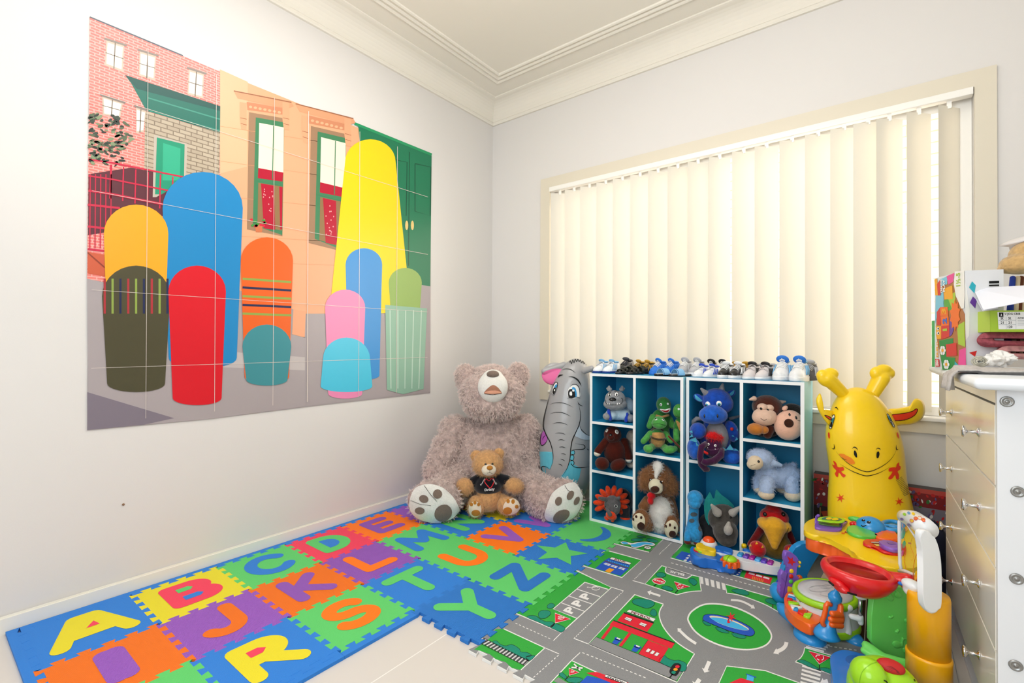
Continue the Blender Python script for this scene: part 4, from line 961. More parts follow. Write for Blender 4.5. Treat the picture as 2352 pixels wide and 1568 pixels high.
for x, y, r in ((1070, 866, -12), (1189, 862, 12)): er = g.part('ear', [('e', x, y, .0, 25, 30, .055, r)], taupe, parent=head, lump=.006); fur(er, 900, .013, taupeh, kids=6, rad=.75)
muz = g.part('muzzle', [('e', 1132, 888, -.205, 35, 37, .055), ('e', 1132, 868, -.19, 25, 20, .05)], cream, parent=head, vox=.006)
dot(Skin(muz), 1132, 859, 14.5, 8.5, mud, 'nose', head, bulge=.6)
P_ = Print(Skin(muz), lay=.0006, base=.0015); mo = cr([(1112, 903), (1122, 890), (1133, 884), (1144, 890), (1152, 901), (1150, 904), (1132, 905)], 5)
P_.poly(mo, plush('mouth_brown', '#a9765f', var=.05), 0, 4); P_.poly(cr([(1113, 902), (1124, 897), (1142, 897), (1151, 902), (1133, 904)], 5), plush('tongue_peach', '#e3a488', var=.05), 1, 4); P_.line([(1113, 904), (1132, 906), (1151, 903)], 1, mat('dark_stitch', '#3a2822'), 2, step=3); P_.build('mouth', head)
fur(head, 4200, .014, taupeh, [muz], .012, kids=6, rad=.75); fur(torso, 6000, .016, taupeh, kids=6, rad=.75)
for nm, pr in (('arm', [('c', (1046, 988, .02), (1008, 1080, -.10), 36, 36)]), ('arm', [('c', (1205, 985, .03), (1220, 1082, -.02), 34, 29)])):
    a = g.part(nm, pr, taupe, lump=.010, lscale=16, vox=.013); fur(a, 2400, .015, taupeh, seed=3, kids=6, rad=.75)
def bear_leg(pr, pad, toes, big, creases):
    l = g.part('leg', pr, taupe, lump=.008, lscale=16, vox=.012)
    p = g.patch(l, 'foot_pad', cr(pad, 6), cream, off=.006, step=6); al = [p]
    for (x, y, rx, ry, ro) in toes+[big]: g.patch(l, 'toe_pad' if (x, y) != big[:2] else 'heel_pad', oval(x, y, rx, ry, radians(ro), 20), mud, off=.0085, step=5)
    g.lines(l, 'pad_seam', creases, mat('dark_stitch', '#3a2822'), .9, off=.0082)
    fur(l, 2800, .014, taupeh, al, .010, seed=5, kids=6, rad=.75)
bear_leg([('e', 998, 1150, -.38, 63, 50, .06), ('c', (1060, 1095, -.05), (1008, 1150, -.31), 44, 46)],
    [(942, 1150), (955, 1122), (985, 1112), (1020, 1122), (1045, 1148), (1054, 1175), (1040, 1192), (1005, 1199), (968, 1192), (946, 1175)],
    [(974.5, 1145, 10.5, 9, 20), (1005, 1134, 10, 10, 35), (965.5, 1171, 11, 8, 5)], (1018, 1176, 21, 18, -35), [[(975, 1115), (990, 1135), (1004, 1150)], [(945, 1148), (965, 1156), (990, 1160)]])
bear_leg([('e', 1293, 1150, -.36, 45, 52, .06, 18), ('c', (1200, 1110, -.05), (1270, 1152, -.29), 46, 48)],
    [(1256, 1165), (1270, 1132), (1298, 1112), (1322, 1110), (1336, 1128), (1333, 1160), (1318, 1185), (1290, 1197), (1264, 1196), (1252, 1185)],
    [(1283, 1150, 7.5, 10, 20), (1309, 1137, 7, 11, 28), (1323, 1149, 5.5, 10, 28)], (1289, 1183, 20, 12.5, -28), [[(1297, 1115), (1303, 1125), (1308, 1128)]])

# ------------------------------------------------------------------ small teddy with black T-shirt
tan = plush('tan_plush', '#cd9c68', scale=160); tanh = mat('tan_pile', '#e2b684', rough=.8, spec=.15); cr2 = plush('oat_velour', '#e9dcc6', scale=220, var=.05); amber = plush('amber_velour', '#b9792c', scale=220, var=.05)
t = Toy('small_teddy_bear', 'small tan teddy bear in a black T-shirt with red heart, on the mat', 2.83, onz(1128, 1168, MZ), 'teddy bear')
tor = t.part('torso', [('e', 1123, 1142, .0, 30, 33, .075), ('e', 1122, 1115, .0, 28, 28, .065)], tan, lump=.003)
hd = t.part('head', [('e', 1120, 1064, -.01, 34, 30, .078), ('e', 1122, 1076, -.03, 24, 16, .06)], tan, lump=.003)
for x, y, r in ((1094, 1047, 13), (1146, 1041, 12)): e_ = t.part('ear', [('e', x, y, .01, r, r, .018)], tan, parent=hd, lump=.002); fur(e_, 500, .009, tanh, rad=.6)
mz = t.part('muzzle', [('e', 1123, 1079, -.085, 17, 13, .032)], cr2, parent=hd)
dot(Skin(mz), 1125, 1074, 7.2, 5.6, amber, 'nose', hd, bulge=.6); t.lines(mz, 'mouth', [[(1125, 1079), (1125, 1085)], [(1119, 1086), (1125, 1085), (1131, 1087)]], mat('dark_stitch', '#3a2822'), .8, parent=hd)
t.eye(hd, 1115.5, 1066, 2.6); t.eye(hd, 1131, 1065, 2.6)
fur(hd, 3000, .010, tanh, [mz], .008, rad=.6); fur(tor, 1500, .010, tanh, rad=.6)
navy = plush('black_jersey', '#11131a', scale=300, var=.05, bump=.2)
shirt = t.part('t_shirt', [('e', 1121, 1112, -.004, 34, 24, .078), ('c', (1100, 1102, 0), (1085, 1108, -.01), 14, 12), ('c', (1143, 1100, 0), (1164, 1103, -.01), 14, 12)], navy, vox=.005)
S_ = Skin(shirt); P_ = Print(S_, lay=.0003, base=.001)
hrt = [(1126, 1120), (1118, 1113), (1113, 1105), (1117, 1099.5), (1123, 1104), (1130, 1098.5), (1135, 1103), (1132, 1112)]
P_.line(cr(hrt, 5), 1.8, flat('heart_red', '#d8202c', .5), 0, True, 1.5)
P_.text('Drizzy', [(1113, 1122), (1136, 1119), (1136, 1127), (1113, 1129)], WHITE, 1, .03)
P_.text('Aunty', [(1102, 1114), (1112, 1098), (1115.5, 1100.5), (1106, 1116)], WHITE, 1, .0); P_.text('anndii', [(1134, 1098), (1142, 1111), (1138.5, 1113), (1131, 1101)], WHITE, 1, .0)
P_.build('shirt_print', shirt)
for pr in ([('e', 1068, 1117, -.03, 20, 19, .05, 20)], [('e', 1181, 1114, -.03, 21, 16, .05, 15)]): a = t.part('arm', pr, tan, lump=.003); fur(a, 1200, .010, tanh, rad=.6)
for (x, y, rx, ry, ro), pad, toes, big in (((1093, 1164, 20, 26, 0), oval(1091, 1169, 14, 18, 0), [(1083.5, 1158, 3.5, 4), (1091, 1154, 3.5, 4), (1099, 1158, 3.5, 4)], (1093, 1177, 9.5, 7)),
                                       ((1168, 1162, 27, 22, 15), oval(1175, 1163, 21, 17, -.6), [(1167, 1151, 4, 4.5), (1178, 1152, 4, 5), (1186, 1163, 4, 4)], (1166, 1172, 10, 8))):
    l = t.part('leg', [('e', x, y, -.055, rx, ry, .035, ro), ('c', (1123+(x-1123)*.55, 1150, 0), (x, y, -.03), 18, 19)], tan, lump=.003); p = t.patch(l, 'foot_pad', pad, cr2, off=.003)
    for a in toes: t.patch(l, 'toe_pad', oval(*a), amber, off=.0042)
    t.patch(l, 'heel_pad', oval(*big), amber, off=.0042); fur(l, 1500, .010, tanh, [p], .006, rad=.6)
# ------------------------------------------------------------------ cubby toys, left unit
D = lambda px, y: dpy(px, y)
grey = plush('grey_plush', '#8d8f93'); pale = plush('pale_blue_jersey', '#b9d0de', scale=260, var=.06); royal = plush('royal_blue', '#1f3fb0', scale=260, var=.05)
t = Toy('dog_soft_toy', 'grey dog soft toy in a pale blue jumper on the top left cubby shelf', D(1413, 2.55), V((-1.19, 2.56, .584)))
hd = t.part('head', [('e', 1413, 917, -.03, 24, 21, .06), ('e', 1413, 928, -.045, 27, 14, .055), ('e', 1405, 923, -.06, 15, 12, .04)], grey, lump=.001)
for x, sgn in ((1400, -1), (1428, 1)): t.part('ear', [('e', x, 894, -.02, 6, 5, .012), ('c', (x, 893, -.02), (x+sgn*1, 888, -.02), 3, 3), ('c', (x, 895, -.02), (x+sgn*5, 892, -.02), 3, 2.6)], grey, parent=hd)
t.part('jumper', [('e', 1420, 948, .0, 27, 17, .055), ('e', 1440, 932, .06, 18, 20, .06), ('e', 1404, 952, -.03, 14, 12, .04), ('e', 1432, 952, -.03, 16, 13, .04)], pale)
t.part('cuff', [('c', (1398, 943, -.06), (1402, 962, -.07), 4, 4)], royal); t.part('cuff', [('c', (1440, 951, -.06), (1438, 966, -.07), 4, 4)], royal)
t.part('paw', [('e', 1393, 956, -.055, 8, 8, .03)], grey); t.part('paw', [('e', 1447, 960, -.055, 9, 9, .035)], grey)
P_ = Print(Skin(hd), lay=.0004, base=.001)
for x, y, rx, ry in ((1400, 906.5, 3.6, 4.8), (1416, 905.5, 4.2, 5)): P_.poly(oval(x, y, rx, ry), WHITE, 0, 2); P_.line(oval(x, y, rx, ry), .8, BLACK, 1, True); P_.poly(oval(x+.3, y+1.5, 1.8, 2.6), BLACK, 2, 2); P_.line([(x-5, y-6), (x, y-8.5), (x+5, y-6)], .9, BLACK, 1, step=2)
P_.line(cr([(1391, 918), (1391.5, 924), (1396, 928), (1407, 929.5), (1420, 929), (1428, 925), (1430, 917), (1426, 914)], 4, False), 1, BLACK, 1, step=2); P_.line([(1407, 921), (1408, 929)], .8, BLACK, 1)
for x in (1396, 1400, 1418, 1423): P_.poly([(x-1.5, 929), (x, 924.5), (x+1.5, 928.5)], WHITE, 1)
P_.build('embroidery', hd); dot(Skin(hd), 1407, 917, 8.2, 4.6, EYE, 'nose', hd, bulge=.5)
choc = plush('brown_knit', '#48170e', scale=150, var=.15, sheen=.15); milk = plush('offwhite_knit', '#dcd6c8', var=.08)
t = Toy('teddy_soft_toy', 'dark brown knitted teddy with white button eyes on the middle left shelf', D(1410, 2.54), V((-1.19, 2.56, .307)))
hd = t.part('head', [('e', 1407, 998, .0, 20, 20, .055), ('e', 1403, 1003, -.04, 9, 9, .03)], choc); t.part('torso', [('e', 1412, 1037, .0, 25, 29, .065)], choc)
for a, c, w in (((1393, 1012, 0), (1374, 1036, -.02), ((1372, 1041, -.02), 8, 5)), ((1434, 1014, 0), (1444, 1050, -.03), ((1444, 1056, -.03), 8, 4.5))):
    ar = t.part('arm', [('c', a, c, 9, 9)], choc); (x, y, dd), rx, ry = w; t.part('hand', [('e', x, y, dd, rx, ry+2, .022)], milk, parent=ar)
t.part('leg', [('e', 1383, 1064, -.06, 16, 14, .05)], choc); t.part('leg', [('e', 1420, 1067, -.06, 19, 13, .05, -25)], choc)
for x, y, r in ((1393.7, 988.6, 3.9), (1416.7, 991.5, 4.8)):
    e_ = dot(Skin(hd), x, y, r, r+.4, flat('button_white', '#f2efe6', .3), 'button_eye', hd, bulge=.3); P_ = Print(Skin(e_), base=.0008); P_.line([(x-1.4, y-1.4), (x+1.4, y+1.4)], .9, BLACK); P_.line([(x-1.4, y+1.4), (x+1.4, y-1.4)], .9, BLACK); P_.build('button_thread', hd)
dot(Skin(hd), 1402, 998.5, 4.2, 3.8, EYE, 'nose', hd, bulge=.5)
beige = plush('beige_plush', '#b8a898')
t = Toy('beige_soft_toy', 'beige soft toy half hidden behind the dark brown teddy', D(1448, 2.64), V((-1.135, 2.64, .307)))
t.part('head', [('e', 1451, 1004, 0, 12, 17, .035)], beige); t.part('torso', [('e', 1454, 1034, 0, 15, 19, .04)], beige); t.part('leg', [('e', 1449, 1066, -.04, 10, 8, .04)], beige)
# turtles
tg = plush('turtle_green', '#2f7a34'); tg2 = plush('turtle_light_green', '#4d9c46'); tb = plush('turtle_tan', '#b98a52'); sh_ = plush('shell_brown', '#4b3a22')
t = Toy('turtle_soft_toy', 'green turtle soft toy sitting at the front of its shelf, tan belly showing', D(1512, 2.52), V((-.955, 2.55, .443)), group='turtle soft toys')
sh1 = t.part('shell', [('e', 1510, 1005, .03, 21, 25, .04)], sh_); tor = t.part('torso', [('e', 1510, 1006, 0, 17, 22, .045)], tg); t.patch(tor, 'belly_patch', cr([(1497, 995), (1510, 993), (1526, 995), (1527, 1003), (1524, 1022), (1510, 1026), (1498, 1020), (1496, 1004)], 5), tb, off=.002)
hd = t.part('head', [('e', 1514, 972, -.02, 17, 12.5, .045), ('e', 1514, 965, -.01, 13, 9, .035)], tg2)
for x, y in ((1507, 963), (1523, 964)): t.eye(hd, x, y, 3, WHITE, bulge=.35); dot(Skin(hd), x-.3, y, 1.3, 1.5, EYE, 'pupil', hd, bulge=2.6)
t.lines(hd, 'mouth', [[(1499, 974), (1513, 973), (1529, 977)]], BLACK, .9)
t.part('arm', [('c', (1494, 995, 0), (1478, 1013, -.03), 7, 6.5)], tg2); t.part('arm', [('c', (1528, 996, 0), (1541, 1012, -.03), 7, 6)], tg2)
t.part('leg', [('e', 1489, 1030, -.06, 11, 9, .035), ('c', (1500, 1024, 0), (1490, 1030, -.05), 8, 8)], tg2); t.part('leg', [('e', 1538, 1032, -.06, 16, 8.5, .035, -8), ('e', 1550, 1030, -.06, 6, 6, .02), ('c', (1522, 1024, 0), (1532, 1031, -.05), 8, 8)], tg2)
t.part('belt', [('t', [(1493, 1001, -.02), (1500, 1006, -.046), (1512, 1009, -.05), (1523, 1009, -.046), (1530, 1006, -.02)], 2.3)], sh_)
t = Toy('turtle_soft_toy', 'green turtle soft toy with an open red mouth behind the front turtle', D(1523, 2.63), V((-.965, 2.63, .443)), group='turtle soft toys')
t.part('torso', [('e', 1519, 966, .01, 24, 28, .045), ('e', 1519, 1000, .0, 20, 30, .04)], tg); hd = t.part('head', [('e', 1524, 929, -.02, 16, 18, .05), ('e', 1528, 938, -.04, 13, 11, .04)], tg)
P_ = Print(Skin(hd), lay=.0004, base=.001); P_.poly(cr([(1516, 939), (1528, 940), (1539, 937), (1537, 945), (1530, 948), (1522, 945)], 5), WHITE, 0, 2); P_.poly(cr([(1519, 941), (1529, 942.5), (1537, 940), (1534, 945), (1529, 946), (1523, 944)], 5), flat('mouth_red', '#b81e26'), 1, 2); P_.build('mouth', hd)
t.eye(hd, 1518, 929, 3.3, WHITE, bulge=.35); dot(Skin(hd), 1518.5, 929.5, 1.4, 1.6, EYE, 'pupil', hd, bulge=2.6); t.eye(hd, 1534, 927, 2.6, WHITE, bulge=.35)
t.part('arm', [('c', (1500, 958, 0), (1492, 978, -.03), 8, 7)], tg2); t.part('arm', [('c', (1538, 962, 0), (1545, 978, -.03), 7, 7)], tg2)
t.part('strap', [('t', [(1506, 954, -.04), (1520, 958, -.052), (1536, 953, -.05)], 3)], tb)
t = Toy('turtle_soft_toy', 'green turtle soft toy squeezed against the right side of its shelf', D(1560, 2.60), V((-.875, 2.61, .443)), group='turtle soft toys')
hd = t.part('head', [('e', 1560, 944, -.01, 14, 17, .03)], tg2); t.eye(hd, 1559, 939, 2.6, WHITE, bulge=.35); t.lines(hd, 'mouth', [[(1550, 954), (1557, 957), (1563, 957)]], BLACK, .9); tor = t.part('torso', [('e', 1562, 985, 0, 15, 28, .03), ('e', 1562, 1015, 0, 13, 25, .03)], tg); t.patch(tor, 'belly_patch', cr([(1553, 966), (1562, 972), (1563, 990), (1558, 982)], 4), tb)
t.part('arm', [('c', (1552, 990, -.02), (1554, 1008, -.04), 6, 7)], tg2); t.part('toy_stick', [('c', (1536, 1002, -.12), (1562, 1027, -.10), 2.2, 2.2)], plush('stick_brown', '#7a3018'))
# triceratops, orange frill
org = plush('orange_plush', '#e8441a'); dgrey = plush('slate_plush', '#5c5a5c'); dark = plush('charcoal_plush', '#2d2e31')
t = Toy('dinosaur_soft_toy', 'grey horned dinosaur soft toy with a bright orange frill on the bottom left shelf', D(1408, 2.53), V((-1.2, 2.58, .028)))
t.part('torso', [('e', 1432, 1152, .1, 20, 30, .07)], dark); t.part('leg', [('c', (1436, 1168, .02), (1436, 1184, .01), 11, 11)], dark); t.part('foot', [('e', 1436, 1191, .005, 12, 7, .03)], org); t.part('foot', [('e', 1394, 1190, .0, 6, 5, .03)], org)
hd = t.part('head', [('e', 1407, 1158, -.03, 19, 20, .05), ('e', 1409, 1168, -.05, 15, 14, .045)], dgrey)
n = 11
for i in range(n):
    a = radians(-205+i*(250/(n-1))); rr = 30 if 1 < i < 9 else 31; x, y = 1405+rr*cos(a)*.98, 1154+rr*sin(a)*.93; t.part('frill_lobe', [('e', x, y, .012, 6.2, 12.5, .018, math.degrees(a)+90)], org)
t.part('frill', [('e', 1405, 1150, .02, 28, 26, .02)], org)
t.part('horn', [('c', (1391, 1147, -.045), (1377, 1143, -.06), 5, 3.2)], dgrey, parent=hd); t.part('horn', [('c', (1414, 1147, -.05), (1422, 1143, -.065), 5, 3.4)], dgrey, parent=hd)
bk_ = t.part('beak', [('e', 1404, 1184, -.075, 13, 9, .035, 20), ('c', (1406, 1180, -.08), (1407, 1195, -.085), 8, 4)], org, parent=hd); t.part('nose_horn', [('c', (1395, 1170, -.09), (1401, 1181, -.105), 3.5, 5)], dgrey, parent=hd)
t.eye(hd, 1415, 1162, 3.6, WHITE, bulge=.3); dot(Skin(hd), 1414.5, 1162.5, 2.4, 2.8, EYE, 'pupil', hd, bulge=1.2); t.eye(hd, 1391, 1163, 2)
# puppy
pup = plush('brown_curly_plush', '#7d5232', scale=70, var=.4); puph = mat('brown_curl_pile', '#a87850', rough=.8); whp = plush('white_shaggy_plush', '#dcd9d4', scale=90, var=.12); whh = mat('white_pile', '#f1eeea', rough=.8); padc = plush('pad_cream', '#d8cfb4', var=.06); nosem = plush('nose_brown', '#3a1d12', var=.08)
t = Toy('puppy_soft_toy', 'brown and white fluffy puppy soft toy wearing a red bow', D(1513, 2.53), V((-.95, 2.56, .028)))
tor = t.part('torso', [('e', 1519, 1176, 0, 33, 42, .075)], pup, lump=.004, lscale=40); bel = t.part('belly', [('e', 1517, 1177, -.03, 27, 37, .065), ('e', 1519, 1196, -.03, 23, 25, .065)], whp, parent=tor, lump=.004, lscale=50)
hd = t.part('head', [('e', 1511, 1097, -.01, 31, 33, .07), ('e', 1507, 1113, -.04, 20, 18, .05)], pup, lump=.004, lscale=45)
for pr in ([('e', 1482, 1100, -.03, 13, 25, .03, 8)], [('e', 1538, 1112, -.03, 17, 27, .035, -12)]): e_ = t.part('ear', pr, pup, parent=hd, lump=.005, lscale=55); fur(e_, 1200, .014, puph, rad=.7)
blz = t.part('blaze', [('e', 1511, 1072, -.05, 11, 14, .035), ('c', (1510, 1080, -.066), (1507, 1095, -.078), 7, 4)], whp, parent=hd, vox=.004)
mz = t.part('muzzle', [('e', 1506, 1116, -.082, 16, 17, .035), ('e', 1508, 1122, -.085, 14, 11, .035)], padc, parent=hd)
dot(Skin(mz), 1504, 1124, 11, 8, nosem, 'nose', hd, rot=.4, bulge=.5)
for x, y in ((1494, 1101), (1518, 1107)): dot(Skin([mz, hd]), x, y, 4.3, 3.6, EYE, 'eye', hd, bulge=.5); dot(Skin([mz, hd]), x+1, y-.5, 1.2, 1.2, WHITE, 'eye_glint', hd, bulge=3.4)
fur(hd, 2500, .013, puph, [mz, blz], .012, rad=.7); fur(bel, 2200, .014, whh, rad=.6); fur(blz, 350, .010, whh, rad=.6); fur(tor, 1500, .013, puph, rad=.7)
t.part('bow', [('e', 1496, 1138, -.075, 10, 8, .02, 10), ('e', 1494, 1150, -.078, 7, 9, .018, -10)], plush('red_felt', '#c4121a', var=.08))
t.part('arm', [('c', (1487, 1150, 0), (1478, 1164, -.03), 12, 12)], pup, lump=.004, lscale=50); t.part('arm', [('c', (1541, 1152, .01), (1547, 1182, -.01), 11, 12)], pup, lump=.004, lscale=50)
for (x, y, rx, ry, ro), pad, toes, big in (((1472, 1194, 20, 25, 5), oval(1467, 1198, 14, 20, .1), [(1456, 1192, 2, 3.2), (1462, 1186, 2.4, 3.2), (1472.5, 1188, 2.5, 3.2)], (1472, 1207, 8, 8.5)), ((1543, 1209, 17, 26, 5), oval(1542, 1214, 14.5, 20, .1), [(1531, 1208, 1.9, 3.2), (1539, 1205, 2.4, 3.4), (1549, 1211, 2.3, 3.2)], (1544, 1225, 7.5, 7.5))):
    l = t.part('leg', [('e', x, y, -.10, rx, ry, .03, ro), ('c', (1515+(x-1515)*.6, 1205, -.02), (x, y+4, -.08), 15, 16)], pup, lump=.003, lscale=50); p = t.patch(l, 'foot_pad', pad, padc, off=.003)
    for a in toes: t.patch(l, 'toe_pad', oval(*a), nosem, off=.0042, step=2)
    t.patch(l, 'heel_pad', oval(*big), nosem, off=.0042); fur(l, 900, .012, puph, [p], .006, rad=.7)
# ------------------------------------------------------------------ cubby toys, right unit
db = plush('dragon_blue', '#1546a8', scale=110); ltb = plush('dragon_aqua_felt', '#4fa8c8', var=.08); dg = plush('dragon_grey', '#8b8a8e', var=.12)
t = Toy('dragon_soft_toy', 'big blue dragon soft toy with grey horns filling its shelf', D(1643, 2.57), V((-.68, 2.6, .44)))
tor = t.part('torso', [('e', 1643, 1010, .02, 33, 45, .075), ('e', 1643, 975, .03, 26, 25, .05)], db); bl = t.part('belly', [('e', 1646, 1003, -.02, 24, 37, .065)], dg, parent=tor)
hd = t.part('head', [('e', 1646, 920, -.01, 33, 29, .07), ('e', 1655, 926, -.01, 27, 24, .07)], db); mz = t.part('muzzle', [('e', 1638, 953, -.06, 32, 21, .06), ('e', 1638, 945, -.06, 24, 16, .055)], plush('dragon_muzzle_blue', '#1f5cc0'), parent=hd)
for x in (1618, 1648): dot(Skin(mz), x, 955, 2, 4.2, EYE, 'nostril', hd, bulge=.4)
for x, y in ((1626, 928), (1651.5, 926.5)): dot(Skin([hd, mz]), x, y, 6, 6.5, WHITE, 'eye', hd, bulge=.6); dot(Skin([hd, mz]), x-.3, y+1, 4.4, 5, flat('iris_teal', '#2b9db4', .2), 'iris', hd, bulge=1.05); dot(Skin([hd, mz]), x-1, y+1.5, 2, 3, EYE, 'pupil', hd, bulge=2.9)
for a, c in (((1626, 907, -.01), (1611, 893, -.02)), ((1656, 900, -.01), (1660, 882, -.02))): t.part('horn', [('c', a, c, 9, 2.5)], dg, parent=hd)
for x, y, ro, px in ((1606, 914, 30, [(1596, 906), (1603, 911), (1613, 920), (1606, 921), (1598, 915)]), (1677, 905, -28, [(1686, 896), (1683, 906), (1669, 912), (1674, 905)])): e_ = t.part('ear', [('e', x, y, .0, 14, 8, .012, ro)], db, parent=hd); t.patch(e_, 'inner_ear', cr(px, 4), ltb, parent=hd)
for pr, cl in (([('e', 1603, 989, -.03, 17, 19, .05, 20)], [((1590, 988), (1582, 991), (1591, 995)), ((1590, 996), (1582, 1005), (1592, 1003))]), ([('e', 1680, 990, -.03, 14, 25, .045, -15)], [((1689, 985), (1695, 986), (1692, 996)), ((1689, 996), (1680, 1001), (1691, 1005)), ((1692, 1004), (1687, 1013), (1696, 1008))])):
    a = t.part('arm', pr, db)
    for c in cl: b = B(); q = [t.p(*p, -.07) for p in c]; q2 = [t.p(*p, -.055) for p in c]; b.add(q+q2, [(0,1,2),(5,4,3),(0,3,4,1),(1,4,5,2),(2,5,3,0)], 0, False); b.build('claw', ltb, a)
t.part('button', [('e', 1681, 985, -.078, 4, 4, .006)], flat('button_red', '#c22a2a', .5))
for pr, cl in (([('e', 1594, 1030, -.06, 14, 24, .045)], [((1583, 1011), (1598, 1004), (1602, 1016)), ((1598, 1015), (1607, 1024), (1601, 1030))]), ([('e', 1680, 1049, -.06, 20, 17, .045), ('e', 1680, 1040, -.05, 18, 12, .04)], [((1657, 1035), (1661, 1026), (1670, 1034)), ((1668, 1032), (1677, 1020), (1686, 1034)), ((1684, 1034), (1690, 1030), (1697, 1035))])):
    a = t.part('foot', pr, plush('dragon_muzzle_blue', '#1f5cc0'))
    for c in cl: b = B(); q = [t.p(*p, -.10) for p in c]; q2 = [t.p(*p, -.085) for p in c]; b.add(q+q2, [(0,1,2),(5,4,3),(0,3,4,1),(1,4,5,2),(2,5,3,0)], 0, False); b.build('claw', ltb, a)
t.part('wing', [('t', [(1590, 985, .05), (1592, 968, .04), (1600, 961, .03), (1612, 962, .03)], [3, 5, 5, 4])], dg); t.part('wing', [('t', [(1674, 962, .04), (1685, 959, .04), (1697, 956, .05)], [4, 3.5, 3])], dg)
pv = plush('violet_plush', '#3c1138', scale=140, var=.2)
t = Toy('monster_soft_toy', 'purple long-armed soft toy with red hair hanging off the shelf before the blue dragon', D(1640, 2.467), V((-.66, 2.47, .44)))
tor = t.part('torso', [('e', 1640, 1024, .0, 20, 22, .03), ('e', 1641, 1036, .0, 18, 16, .03)], pv)
P_ = Print(Skin(tor), base=.001)
for x, y in ((1627, 1020), (1643, 1023)): dot(Skin(tor), x, y, 2.9, 3, WHITE, 'eye', tor, bulge=.5); dot(Skin(tor), x+.4, y, 1.1, 1.2, EYE, 'pupil', tor, bulge=3)
P_.line(cr([(1623, 1030), (1633, 1033), (1643, 1032), (1651, 1030)], 4, False), .8, mat('lilac_stitch', '#8a5a80'), 0); P_.poly([(1624, 1028), (1626, 1026), (1627, 1029)], WHITE, 1); P_.poly([(1641, 1031), (1643, 1029.5), (1644, 1032)], WHITE, 1); P_.build('stitched_mouth', tor)
hr = t.part('hair', [('e', 1642, 1003, -.005, 19, 7, .025, 8), ('e', 1638, 998, -.005, 10, 6, .02)], plush('red_shag', '#c40f14', scale=60), lump=.004, lscale=90); fur(hr, 500, .014, mat('red_pile', '#d8141a', rough=.8), rad=.7)
t.part('arm', [('t', [(1622, 1018, -.02), (1611, 1026, -.03), (1608, 1048, -.032), (1611, 1066, -.034), (1620, 1077, -.034), (1628, 1078, -.03)], [6, 7, 7, 7.5, 7, 5])], pv); t.part('arm', [('t', [(1658, 1030, -.02), (1656, 1045, -.035), (1640, 1058, -.045), (1620, 1062, -.05), (1612, 1058, -.048)], [6, 7.5, 8, 8, 6])], pv)
t.part('tag', [('c', (1617, 1037, -.035), (1624, 1041, -.035), 3, 3)], flat('tag_red', '#d22a26'))
bd_ = plush('sky_blue_plush', '#2f93cf', scale=160); sp = plush('spot_slate', '#4a565e', var=.1)
t = Toy('dinosaur_soft_toy', 'bright blue long-necked dinosaur soft toy with dark spots on the bottom shelf', D(1595, 2.49), V((-.785, 2.5, .028)))
hd = t.part('head', [('e', 1597, 1143, -.01, 17.5, 17, .042), ('e', 1595, 1156, -.02, 14, 11, .038)], bd_); t.part('horn', [('e', 1616, 1152, .01, 4, 8, .01)], bd_, parent=hd)
nk = t.part('torso', [('c', (1595, 1160, 0), (1592, 1195, 0), 10, 12), ('e', 1593, 1222, 0, 19, 22, .05), ('c', (1592, 1195, 0), (1593, 1215, 0), 12, 17)], bd_, vox=.004)
for x, y, rx, ry in ((1593.5, 1181, 7.5, 5), (1589, 1195.5, 6, 4.8), (1608, 1213, 4.5, 7)): t.patch(nk, 'spot', oval(x, y, rx, ry), sp)
for x, y in ((1580, 1234), (1602, 1237)): l = t.part('leg', [('c', (x, y-8, -.02), (x-1, y+4, -.03), 8, 7.5)], bd_); t.part('foot', [('e', x-1, y+10, -.032, 8, 5, .022)], plush('foot_rust', '#5a1f16'), parent=l)
teal = plush('teal_felt', '#239a96', var=.1); hn = plush('horn_grey', '#a8a29c', var=.06)
t = Toy('dinosaur_soft_toy', 'dark grey horned dinosaur soft toy with a teal frill on the bottom shelf', D(1660, 2.56), V((-.66, 2.6, .028)))
t.part('torso', [('e', 1634, 1213, .08, 30, 33, .08)], dark)
hd = t.part('head', [('e', 1661, 1190, -.03, 34, 32, .06), ('e', 1666, 1220, -.075, 27, 27, .06), ('e', 1668, 1238, -.09, 21, 14, .055)], plush('rhino_grey', '#47433f'), vox=.006)
fr = [(1628, 1205), (1622, 1188), (1619, 1165), (1616, 1192), (1616, 1150), (1626, 1138), (1631, 1130), (1636, 1144), (1640, 1143), (1645, 1124), (1654, 1134), (1670, 1145), (1686, 1163), (1680, 1166), (1660, 1154), (1640, 1156), (1628, 1168), (1628, 1185)]
fr = [(1629, 1206), (1620, 1190), (1617, 1165), (1619, 1148), (1626, 1136), (1631, 1130), (1637, 1143), (1641, 1142), (1645, 1124), (1656, 1135), (1672, 1147), (1686, 1162), (1682, 1170), (1662, 1160), (1642, 1160), (1630, 1175), (1628, 1190)]
b = B(); vs, fs = cdt([cr(fr, 4)], 6); m_ = len(vs); q = [t.p(x, y, .0+.0015*sin(x*.5)) for x, y in vs]; q2 = [t.p(x, y, .012) for x, y in vs]; b.add(q+q2, [tuple(f) for f in fs]+[tuple(i+m_ for i in f[::-1]) for f in fs]); b.build('frill', teal, t.root)
t.part('horn', [('c', (1648, 1177, -.075), (1635, 1160, -.085), 10, 3.5), ('e', 1646, 1176, -.075, 9, 8, .02)], hn, parent=hd); t.part('horn', [('c', (1682, 1178, -.075), (1701, 1164, -.085), 9, 3.5)], hn, parent=hd); t.part('nose_horn', [('e', 1672.5, 1217, -.145, 10, 12, .018), ('c', (1672, 1212, -.14), (1674, 1201, -.145), 8, 4)], hn, parent=hd)
for x, y in ((1652, 1186), (1678, 1187)): dot(Skin(hd), x, y, 2.8, 3.4, EYE, 'eye', hd, bulge=.5)
